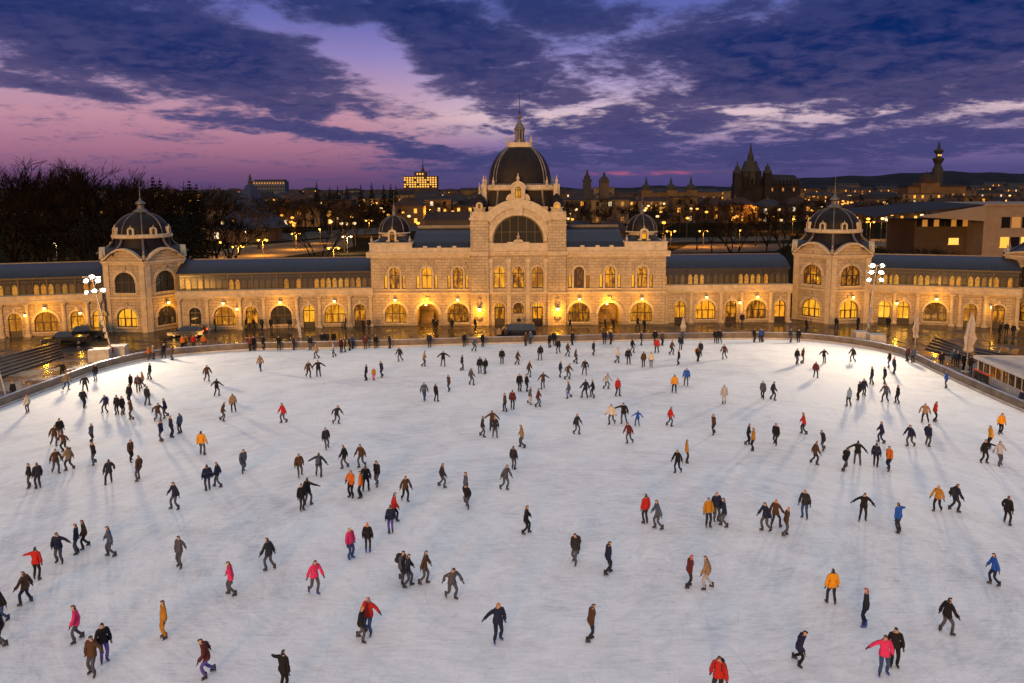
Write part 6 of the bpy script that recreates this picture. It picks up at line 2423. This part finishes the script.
def skin_body(J):
    names, edges, rad = [], [], []
    idx = {}

    def add(n, p, r):
        idx[n] = len(names)
        names.append((n, p))
        rad.append(r)

    add('pelvis', J['pelvis'], (.155, .115))
    add('waist', J['waist'], (.140, .105))
    add('chest', J['chest'], (.165, .115))
    add('neck', J['neck'], (.058, .058))
    add('head', J['head'], (.084, .096))
    add('crown', J['crown'], (.072, .082))
    add('nose', J['nose'], (.016, .018))
    edges += [('pelvis', 'waist'), ('waist', 'chest'), ('chest', 'neck'), ('neck', 'head'), ('head', 'crown'), ('head', 'nose')]
    for n in 'lr':
        s = -1 if n == 'l' else 1
        add('sh' + n, J['sh' + n], (.068, .068))
        add('el' + n, J['el' + n], (.048, .048))
        add('wr' + n, J['wr' + n], (.032, .030))
        add('pa' + n, J['pa' + n], (.040, .022))
        edges += [('chest', 'sh' + n), ('sh' + n, 'el' + n), ('el' + n, 'wr' + n), ('wr' + n, 'pa' + n)]
        ax = (J['pa' + n] - J['wr' + n]).normalized()
        sd = ax.cross(Vector((0, 1, .2))).normalized()
        fw = sd.cross(ax).normalized()
        for k, (off, ln) in enumerate(((-.030, .066), (-.010, .080), (.011, .074), (.031, .056))):
            a = J['pa' + n] + ax * .028 + sd * off
            add(f'f{n}{k}', a, (.010, .010))
            add(f'g{n}{k}', a + ax * ln * .6 - fw * .018, (.0085, .0085))
            add(f'h{n}{k}', a + ax * ln * .85 - fw * .045, (.007, .007))
            edges += [('pa' + n, f'f{n}{k}'), (f'f{n}{k}', f'g{n}{k}'), (f'g{n}{k}', f'h{n}{k}')]
        a = J['wr' + n] + ax * .035 - sd * .035
        add('t' + n, a, (.012, .012))
        add('u' + n, a + ax * .04 - sd * .02 - fw * .02, (.009, .009))
        edges += [('wr' + n, 't' + n), ('t' + n, 'u' + n)]
        add('hi' + n, J['hi' + n], (.098, .105))
        add('kn' + n, J['kn' + n], (.062, .066))
        add('an' + n, J['an' + n], (.034, .036))
        add('to' + n, J['to' + n], (.026, .018))
        edges += [('pelvis', 'hi' + n), ('hi' + n, 'kn' + n), ('kn' + n, 'an' + n), ('an' + n, 'to' + n)]
    me = bpy.data.meshes.new('body')
    me.from_pydata([p for n, p in names], [(idx[a], idx[b]) for a, b in edges], [])
    ob = bpy.data.objects.new('body', me)
    COL.objects.link(ob)
    sm = ob.modifiers.new('skin', 'SKIN')
    sm.use_smooth_shade = True
    if not me.skin_vertices:
        me.attributes.new('skin_vertices', 'FLOAT', 'POINT') if False else None
    if not me.skin_vertices:
        bpy.context.view_layer.objects.active = ob
        ob.select_set(True)
        with bpy.context.temp_override(object=ob, active_object=ob):
            bpy.ops.object.skin_root_mark() if False else None
    for i, r in enumerate(rad):
        me.skin_vertices[0].data[i].radius = r
        me.skin_vertices[0].data[i].use_root = (i == 0)
    ss = ob.modifiers.new('sub', 'SUBSURF')
    ss.levels = ss.render_levels = 1
    dg = bpy.context.evaluated_depsgraph_get()
    dg.update()
    out = bpy.data.meshes.new_from_object(ob.evaluated_get(dg))
    out.name = 'body'
    bpy.data.objects.remove(ob)
    bones = [(a, b, J_of(names, a), J_of(names, b)) for a, b in edges]
    return out, bones


def J_of(names, n):
    return next(p for k, p in names if k == n)


def nearest_bone(p, bones):
    best, bd = None, 1e9
    for a, b, pa, pb in bones:
        d = pb - pa
        t = max(0, min(1, (p - pa).dot(d) / d.length_squared))
        q = (p - (pa + d * t)).length
        if q < bd:
            bd, best = q, (a, b, t)
    return best


def shell(me, faces, off, name, flare=None):
    """a garment: the chosen faces of the body lifted off along their normals"""
    used = sorted({i for f in faces for i in me.polygons[f].vertices})
    mp = {v: k for k, v in enumerate(used)}
    vs = []
    for v in used:
        vt = me.vertices[v]
        vs.append(tuple(vt.co + vt.normal * (off if flare is None else off + flare(vt.co))))
    fs = [tuple(mp[i] for i in me.polygons[f].vertices) for f in faces]
    nm = bpy.data.meshes.new(name)
    nm.from_pydata(vs, [], fs)
    for p in nm.polygons: p.use_smooth = True
    nm.materials.append(None)
    return nm


ARMB = {'shl', 'ell', 'shr', 'elr'}


def build_pose(pose, seed, long_coat=False):
    J = pose_joints(pose, random.Random(seed))
    me, bones = skin_body(J)
    cls = []
    for p in me.polygons:
        a, b, t = nearest_bone(p.center, bones)
        if b in ('waist', 'chest', 'shl', 'shr', 'ell', 'elr') or (b in ('wrl', 'wrr') and t < .93) or b == 'neck': k = 'j'
        elif b in ('hil', 'hir', 'knl', 'knr'): k = 'p'
        elif b in ('anl', 'anr'): k = 'p' if t < .93 else 'b'
        elif b in ('tol', 'tor'): k = 'b'
        elif b in ('head', 'crown', 'nose') or b == 'neck': k = 'h'
        else: k = 'x'
        cls.append(k)
    jf = [i for i, k in enumerate(cls) if k == 'j' or (k == 'p' and me.polygons[i].center.z > J['pelvis'].z - (.32 if long_coat else .10))]
    pf = [i for i, k in enumerate(cls) if k == 'p' or (k == 'j' and me.polygons[i].center.z < J['waist'].z)]
    head_c = J['head']
    up = (J['crown'] - J['neck']).normalized()
    hf = []
    for i, k in enumerate(cls):
        if k == 'h':
            c = me.polygons[i].center
            u = (c - head_c).dot(up)
            if u > .045 or (c.y > head_c.y + .02 and u > -.06): hf.append(i)
    hz_ = J['pelvis'].z
    jacket = shell(me, jf, .026, 'jacket', lambda c: .018 if c.z < J['waist'].z else 0)
    trous = shell(me, pf, .012, 'trousers', lambda c: .020 * max(0, min(1, (.50 - c.z) / .3)))
    hair = shell(me, hf, .022, 'hair')
    for p in me.polygons: p.use_smooth = True
    me.materials.clear()
    me.materials.append(m_skin)
    me.materials.append(m_glove)
    for i, k in enumerate(cls):
        if k in 'xb': me.polygons[i].material_index = 1
    skates = []
    for n in 'lr':
        a, t = J['an' + n], J['to' + n]
        d = Vector((t.x - a.x, t.y - a.y, 0)).normalized()
        ang = math.atan2(d.y, d.x)
        b = MB()
        bz = a.z - .10
        b.path([(-.02, 0, .05), (-.025, 0, .13), (-.015, 0, .24)], [.050, .050, .054], 8)
        b.path([(-.07, 0, .045), (0, 0, .05), (.10, 0, .042), (.165, 0, .035)], [.034, .046, .042, .026], 8)
        b.box(-.085, .18, -.005, .005, -.04, -.012).box(-.055, -.03, -.010, .010, -.012, .02).box(.085, .11, -.010, .010, -.012, .02)
        b.xf(Matrix.Translation((a.x, a.y, bz)) @ Matrix.Rotation(ang, 4, 'Z'))
        skates.append(b.mesh('skate', None, True))
        skates[-1].materials.clear()
        skates[-1].materials.append(None)
    zmin = min(v.co.z for s in skates for v in s.vertices)
    for m in [me, jacket, trous, hair] + skates:
        for v in m.vertices: v.co.z -= zmin
        m.update()
    return me, jacket, trous, hair, skates


m_glove = mat('dark_glove', (.018, .017, .018), .85, var=.2)
m_skin = mat('skin', (.42, .26, .18), .6, var=.1)
POSES = {}
for i, k in enumerate('stghaplkf'):
    POSES[k] = build_pose(k, i)


def mirrored(pr):
    out = []
    for m in [pr[0], pr[1], pr[2], pr[3]] + list(pr[4]):
        c = m.copy()
        for v in c.vertices: v.co.x = -v.co.x
        c.flip_normals()
        out.append(c)
    return out[0], out[1], out[2], out[3], out[4:]


for k in list(POSES):
    POSES[k + 'm'] = mirrored(POSES[k])

CLOTH = {'k': ('black', (.012, .012, .015)), 'n': ('navy', (.014, .020, .050)), 'c': ('charcoal', (.022, .025, .034)), 'g': ('grey', (.065, .072, .098)), 'l': ('pale grey', (.36, .35, .36)),
         'b': ('brown', (.070, .038, .022)), 't': ('tan', (.26, .17, .095)), 'o': ('orange', (.50, .13, .018)), 'y': ('yellow', (.62, .27, .015)), 'r': ('red', (.40, .022, .018)), 'p': ('pink', (.55, .035, .13)),
         'u': ('bright blue', (.018, .085, .40)), 'w': ('cream', (.55, .48, .38)), 'x': ('light blue', (.20, .30, .42)), 'd': ('dark red', (.10, .022, .022)), 'j': ('blue denim', (.035, .065, .17)), 'v': ('violet blue', (.09, .07, .28)),
         'e': ('slate blue', (.06, .085, .14)), 'm': ('mustard', (.36, .17, .02))}


def cloth(c):
    return mat('cloth_' + CLOTH[c][0].replace(' ', '_'), CLOTH[c][1], .85, var=.22, scale=5, spec=.2)


HAIR = {'.': ('dark hair', (.018, .012, .008), 0), 'o': ('orange hat', (.55, .17, .03), 1), 'w': ('white hat', (.6, .58, .54), 1), 'r': ('red hat', (.42, .03, .03), 1), 'P': ('pink hat', (.6, .16, .22), 1), 'h': ('brown hair', (.09, .045, .02), 0), 'K': ('black hat', (.012, .012, .014), 1), 'g': ('grey hair', (.22, .2, .18), 0)}
BOOT = [mat('black_boot', (.015, .015, .016), .5, var=.2), mat('blue_boot', (.02, .07, .32), .5, var=.2), mat('white_boot', (.55, .55, .55), .5, var=.2)]
POSEW = {'s': 'standing upright', 't': 'standing with feet apart', 'g': 'gliding', 'h': 'striding wide', 'a': 'with both arms spread', 'p': 'with one arm stretched out', 'l': 'leaning into a glide', 'k': 'stepping forward', 'f': 'standing with hands in front'}

P = []


def row(block):
    for ln in block.strip().splitlines():
        for it in ln.split(';'):
            w = it.split()
            if len(w) >= 5: P.append(w)


# foot x, foot y, jacket, trousers, pose (optional: hair code, size in percent)
row("""
28 413 w g s o 95; 67 390 t j g o; 85 392 c c h; 96 381 k j s; 84 408 c n t; 105 413 n n h; 117.5 414.5 k k s; 122.5 415 k k s; 131 391.5 k c g; 138.5 392.5 d c s r; 142.5 388 t g g h; 130 403.5 k n s; 147 405.5 c g t; 131 420 b g g
149 359.5 o g s o 85; 153.5 359.5 t c s w 95; 164 358 k c t w; 172.5 360 b g s h; 150 379.5 k g t; 207.5 381.5 b g g h; 217 396 k c a; 234 412.5 t k t K; 223 421 b g l h; 165.5 418 n g g; 159 421.5 b g l
161 441.5 n g g o; 171.5 437.5 n n s o; 180.5 433.5 e c s h; 202.5 455 y g t K; 131 462 b k g h; 138.5 480.5 b g h h; 243 473 g g g h; 208 490.5 n g s; 218 487 n g k; 175 509 n g h
54.5 446 b g g; 60.5 440 k g s; 65 452 b c l h; 92 444 g c g; 94 465 k g g o; 57 473.5 b g g h; 68.5 470.5 t g g h; 109 484 c c h; 30 487.5 k g t h; 38.5 488.5 c c s h
250.5 351 d k s r; 253.8 350.5 k k s r; 263 349.8 k c f; 279 350.2 k k f h; 293.5 350 c n s h; 310.5 350 k g s o; 316 358.5 t g g h; 334 357 l g g h; 341 352.5 d k s r; 345.5 352 b c s; 349.5 350.5 k k s; 352.5 348.8 e c s; 365.5 349.3 d c s r; 376 348.5 k k s o
261 371.5 t j k h; 309 377.5 b k g h; 319 376.8 k c a; 366.5 380.5 n k s; 374 380.3 m p s o 78; 382 377.5 n n g; 283 423 r g g K; 337 424 c g l
327 449.5 c g g; 300 477 b g g h; 318.5 476.5 c g a; 344 468.5 k g g h; 361 467.5 b g g; 366 491.5 k k t h; 351.5 497.5 o k f g; 361 498 o k s K; 377 486.5 k g g; 302 510.5 k c s; 308.5 505 k g p
389.5 348.5 n c s; 429.5 347.6 n k s w; 464.5 346.6 k k s o; 474.5 351.5 e c g w; 482.5 346.6 k k s w; 400 361.5 c g g h; 424 366.5 t g g h; 443 366.5 k g a; 462.5 370.5 c g g; 480 373.5 k g s; 485.5 374 k g t; 471.5 385 g g h h; 502 364 k c s h
449 391.5 b g g h; 424.5 401 e j k; 436 401.5 k k t h; 505.5 411.5 b n t h; 512.5 409.5 d c s h; 483 437 c g g; 492.5 431 b g a; 495 437.5 c g t
406 501.5 b k g; 443 487.5 c g g; 466 499 e g s; 467.5 508.5 k g l h; 505 490 g g g h; 513.5 469.5 c g s
526 345.8 b k s h; 530.5 344.3 e c s; 550 347.6 k c s; 554 346 k k s; 558.5 353.4 k k t; 572.5 345 k k s; 568 356.5 b k g; 576 363.5 b n g o; 540 360.5 k g t; 517.5 364.8 b k g h; 593.5 355.5 c g g; 604.5 344.3 n n s; 610.5 344.3 n k s w; 632.5 352.5 k g g h; 617.5 363 w g g P; 628.5 364.3 k n t
529 377.2 b g g h; 559.5 377.2 n g t; 568 379.5 b g l h; 584.5 375 c g h; 519.5 391.5 k c s h; 526.5 391.5 k c t h; 543 389 b g a; 568.5 398.5 e v g h; 584.5 398 n n h; 592.5 397.5 k c h; 617.5 396 r c t; 530 404.5 g l g h; 538.5 407 d g g; 607 389 l g l
611 424.5 w g g h; 624 423.5 k e p; 637 426 u j a . 75; 629 443.5 d g g; 577.5 434.5 c g g; 521.5 447.5 t g g h
641 345.3 k c s; 655 343.6 k k s; 662 345.5 b k s o; 657 353 r c t h; 672 354.8 b k g; 680.5 350 n c s; 682.5 343.6 e k s; 715.5 343.3 k k s; 720 343.3 k k t; 754 342.3 k c s; 760.5 342.2 u n s; 763 342.2 c k s
643.5 367.3 b c s; 651 367.3 w g s h; 678.5 364.8 k n h; 697.5 361.5 k k t; 700.5 356.5 c k s; 724 359.3 b g g h; 686 385.8 u g t h; 674 393 y k t K; 724 404 l l s g; 763 399.5 g c g g; 670 426.5 r g g h; 713.5 434.7 b c g h; 748 445 k k g; 753 450.7 m k s; 686.5 463 m c s; 677 473 k n g h
645.5 523.5 r c s; 657 529 e g g h; 708 527 m c s h; 716 521 n g s o; 722.5 526.5 n g g; 764.5 531 n g g; 689 587 d c g r; 706.5 589.5 t l g h
798.5 342.5 k k s; 790.5 342.3 c g s; 796.5 364.3 k g t; 802.5 363.5 b g g h; 824 363.3 k g a; 852 362 c g g o; 815.5 378 d c t h; 772.5 400 c c h h; 889 367.7 k v t o; 893.5 374 n c s r; 872 384.5 n n t h; 885 384 n c h o; 863.5 396 n c t; 858.5 400 k k h; 849 406.3 x k t; 885 402.3 g k h; 897.5 403.5 k c t
775.5 445.3 k c g h; 803 434 r c g; 823 450.5 c g l; 815 464.5 b c g h; 844 470.5 k g l; 857 464.5 k g a; 880 442.8 n n g h; 875.5 467 n k s; 888.5 470.8 o n g
907.5 361.5 d c s; 913 363.2 e c s; 946.5 388 u g t; 934.5 421.5 r k h; 925 422.5 t c h h; 1020.5 408.5 n n t h
909.5 446.5 n g g; 927 445.8 n g h; 999.5 434 y k t h; 990 448.5 y k h; 984 463 k k p; 999.5 465.5 l g a; 936 511.5 m k g o; 955.5 511.8 n c g; 1006.5 524 k k h h; 899 532.5 u c p; 992.5 585 u n g
805 518.2 c j t o; 776 527 b c h o; 785.5 535.8 b g g o; 862 520.8 k c a
831 604 y c t K; 798.5 665 n k l; 717.5 699 r c g h; 865 626.5 c n s r; 883 675 p j p h; 894 666.5 k k s; 946 633.5 k g h
60 563 n g p h; 77.5 554 n g s h; 84.5 549 b c g h; 110 556.5 e g g; 37 579.5 r k p K; 26 604 b n h h; 1 622 k j g h; 2 645.5 k g g h; 76.5 642.5 p g g K; 92.5 675.5 b g p K; 104.5 662 k v s K; 165 638 m m s K; 207 677 d v l h; 230.5 595 p g g h; 315 594 p g g h; 268.5 570.5 c g g; 283.5 691.5 k k p K; 350.5 558.5 p j s w; 368 552.5 k c s o
391 533.5 n v s h; 395.5 521 r k g; 362 641.5 k g g o; 368.5 634 r j p P; 402 583.5 g g g; 409.5 586.5 c g g; 425 584 b g g h; 452.5 599 g g l; 497.5 641.5 n n p o; 527.5 533.5 k k g h; 575 564.5 c g g; 609 573.5 n c g; 590.5 640.5 b c g h; 180 567.5 g g p
""")
BLUE_SKATES = {(350.5, 558.5), (368.0, 552.5), (104.5, 662.0), (1020.5, 408.5), (497.5, 641.5), (315.0, 594.0), (883.0, 675.0), (865.0, 626.5)}
# spectators and passers-by on the paving: foot x, foot y, jacket, trousers, pose, hair
S = []
_p0 = P
P = []
row("""
14 400 k k s o; 63 378 k k p; 183 350 o k s o; 186 349.3 m k s h; 194 349 r k s r; 204 348.2 o g s w; 322.5 346.8 k g f w; 327 346 c k s; 334 345.8 k k s; 499 341.5 t k s h; 506 341 b k f o; 941 367.5 k k s o; 953 365.5 e c f w; 957 367 n k s w; 963 369.5 k k s; 970 371.8 b k s o; 982 377 r k f h; 93.5 360.5 k k l; 111 359 r n s K
434 329.5 k k s; 436 332 k c s; 605 330 k k t; 613 331 k k s; 637.5 329 k k k; 644 331.5 k n s; 742 325.5 k k s; 246 330 k k s; 254 330.5 k k k; 262 330 c k s; 271 330.3 k k s; 290 330 k k t; 342 327.5 w g s w; 346 329 n k s; 363 331 k k s; 369 330.5 c k s; 452 331 k k k; 475 330.5 k k s; 519 329 k k s; 806 331.5 k k s; 836 329 k k t; 858 329 c k s; 888 329 k k s; 915 331.5 k k s; 1000 336 k k s; 1006 335 k k k; 1013 337 k k s; 215 329.8 k k s; 570 330.5 k k k
""")
S, P = P, _p0

PACKS = {(105.0, 413.0): 'u', (138.5, 392.5): 'g', (697.5, 361.5): 'y', (717.5, 699.0): 'n', (402.0, 583.5): 'c', (575.0, 564.5): 'b', (955.5, 511.8): 'c', (318.5, 476.5): 'e', (84.0, 408.0): 'c'}
_pb = MB()
_pb.lathe([(.10, 1.05), (.15, 1.08), (.16, 1.25), (.15, 1.42), (.10, 1.50), (.03, 1.53)], 10, (0, .20), sq=3)
_pb.box(-.11, .11, .33, .39, 1.10, 1.26)
for _s in (-1, 1):
    _pb.path([(_s * .10, .15, 1.48), (_s * .12, .02, 1.55), (_s * .12, -.15, 1.44), (_s * .13, -.14, 1.22), (_s * .13, .10, 1.12)], [.02] * 5, 5)
PACK = _pb.mesh('backpack', m_glove, True)
_q = random.Random(99)
PEOPLE_ROWS = []
SECT = [(-99, 100, 'left photo edge'), (100, 190, 'tree-side pavilion'), (190, 372, 'long arcade wing'), (372, 470, "hall's left bays"), (470, 570, 'middle doors'), (570, 668, "hall's right bays"), (668, 790, 'short arcade wing'), (790, 880, 'right mast'), (880, 1200, 'right photo edge')]


def band(y):
    for lim, w in ((352.2, 'along far barrier'), (385, 'on far ice'), (430, 'beyond mid-rink'), (480, 'at mid-rink'), (545, 'nearer than mid-rink'), (999, 'on nearest ice')):
        if y < lim: return w


def person(w, spectator=False):
    fx, fy, top, bot, ps = float(w[0]), float(w[1]), w[2], w[3], w[4]
    hair = w[5] if len(w) > 5 else '.'
    size = (float(w[6]) / 100 if len(w) > 6 else 1.0) * _q.uniform(.97, 1.05)
    loc = G(fx, fy, .016 if not spectator else .004)
    loc.z = .016 if not spectator else .004
    key = ps + ('m' if _q.random() < .5 else '')
    body, jk, tr, hr, sk = POSES[key]
    o = place_copy(body, 'person', None, loc)
    # most skaters circle the rink; a figure with a spread arm is seen from the front or back
    if spectator:
        face = _q.uniform(-.5, .5) if fy > 340 else _q.uniform(-PI, PI)
    elif ps in 'ap':
        face = _q.choice((0, PI)) + _q.uniform(-.5, .5)
    elif ps in 'lg':
        face = _q.choice((-1, 1)) * _q.uniform(.5, 2.0)
    else:
        face = _q.uniform(-PI, PI)
    o.rotation_euler = (0, 0, face) if spectator or ps in 'sf' else (_q.uniform(-.05, .05), _q.uniform(-.05, .05), face)
    girth = size * _q.uniform(.93, 1.06)
    o.scale = (girth, girth, size)

    def kid(me, name, m):
        c = place_copy(me, name, o)
        c.material_slots[0].link = 'OBJECT'
        c.material_slots[0].material = m
        return c
    kid(jk, 'jacket', cloth(top))
    kid(tr, 'trousers', cloth(bot))
    hn, hc, ishat = HAIR[hair]
    kid(hr, 'hat' if ishat else 'hair', mat(hn.replace(' ', '_'), hc, .8, var=.2))
    for s in sk:
        kid(s, 'skate' if not spectator else 'boot', BOOT[1] if (fx, fy) in BLUE_SKATES else BOOT[0])
    if (fx, fy) in PACKS:
        c = PACKS[(fx, fy)]
        pk = place_copy(PACK, 'backpack', o, (0, 0, 0))
        pk.material_slots[0].link = 'OBJECT'
        pk.material_slots[0].material = cloth(c)
    o['category'] = 'person'
    o['group'] = 'people watching and walking beside the rink' if spectator else 'skaters on the ice'
    tw, bw = CLOTH[top][0], CLOTH[bot][0]
    noun = 'bystander' if spectator else ('child' if size < .88 else 'skater')
    out = f'all in {tw}' if top == bot else f'in {tw} with {bw} trousers'
    looks = [f'{noun} {out}']
    if (fx, fy) in PACKS: looks = [f'{noun} in {tw} with {CLOTH[PACKS[(fx, fy)]][0]} backpack']
    if ishat: looks = [f'{noun} in {tw} and {hn}' if top != bot else f'{noun} all in {tw}, {hn}']
    looks.append(looks[0])
    sec = next(n for a, b, n in SECT if a <= fx < b)
    if spectator:
        if fy > 340: place = 'outside barrier near ' + sec
        elif 425 < fx < 440 or 600 < fx < 608: place = 'at the passage in ' + sec
        else: place = 'on paving before ' + sec
    else:
        place = f'{band(fy)}, before {sec}' if 'edge' not in sec else f'{band(fy)}, near {sec}'
    PEOPLE_ROWS.append((o, looks, place, fx))
    return o


for w in P: person(w)
for w in S: person(w, True)
unique_labels(PEOPLE_ROWS)
print('people', len(P), len(S))
# ------------------------------------------------------------------ render settings
scene.view_settings.view_transform = 'Standard'
scene.view_settings.look = 'None'
scene.view_settings.exposure = 0.0
scene.view_settings.gamma = 1.0
scene.view_settings.use_curve_mapping = False
scene.render.engine = 'CYCLES'
scene.cycles.use_denoising = True
scene.cycles.max_bounces = 6
scene.cycles.diffuse_bounces = 3
scene.cycles.glossy_bounces = 3
scene.cycles.sample_clamp_indirect = 4.0
scene.cycles.caustics_reflective = False
scene.cycles.caustics_refractive = False
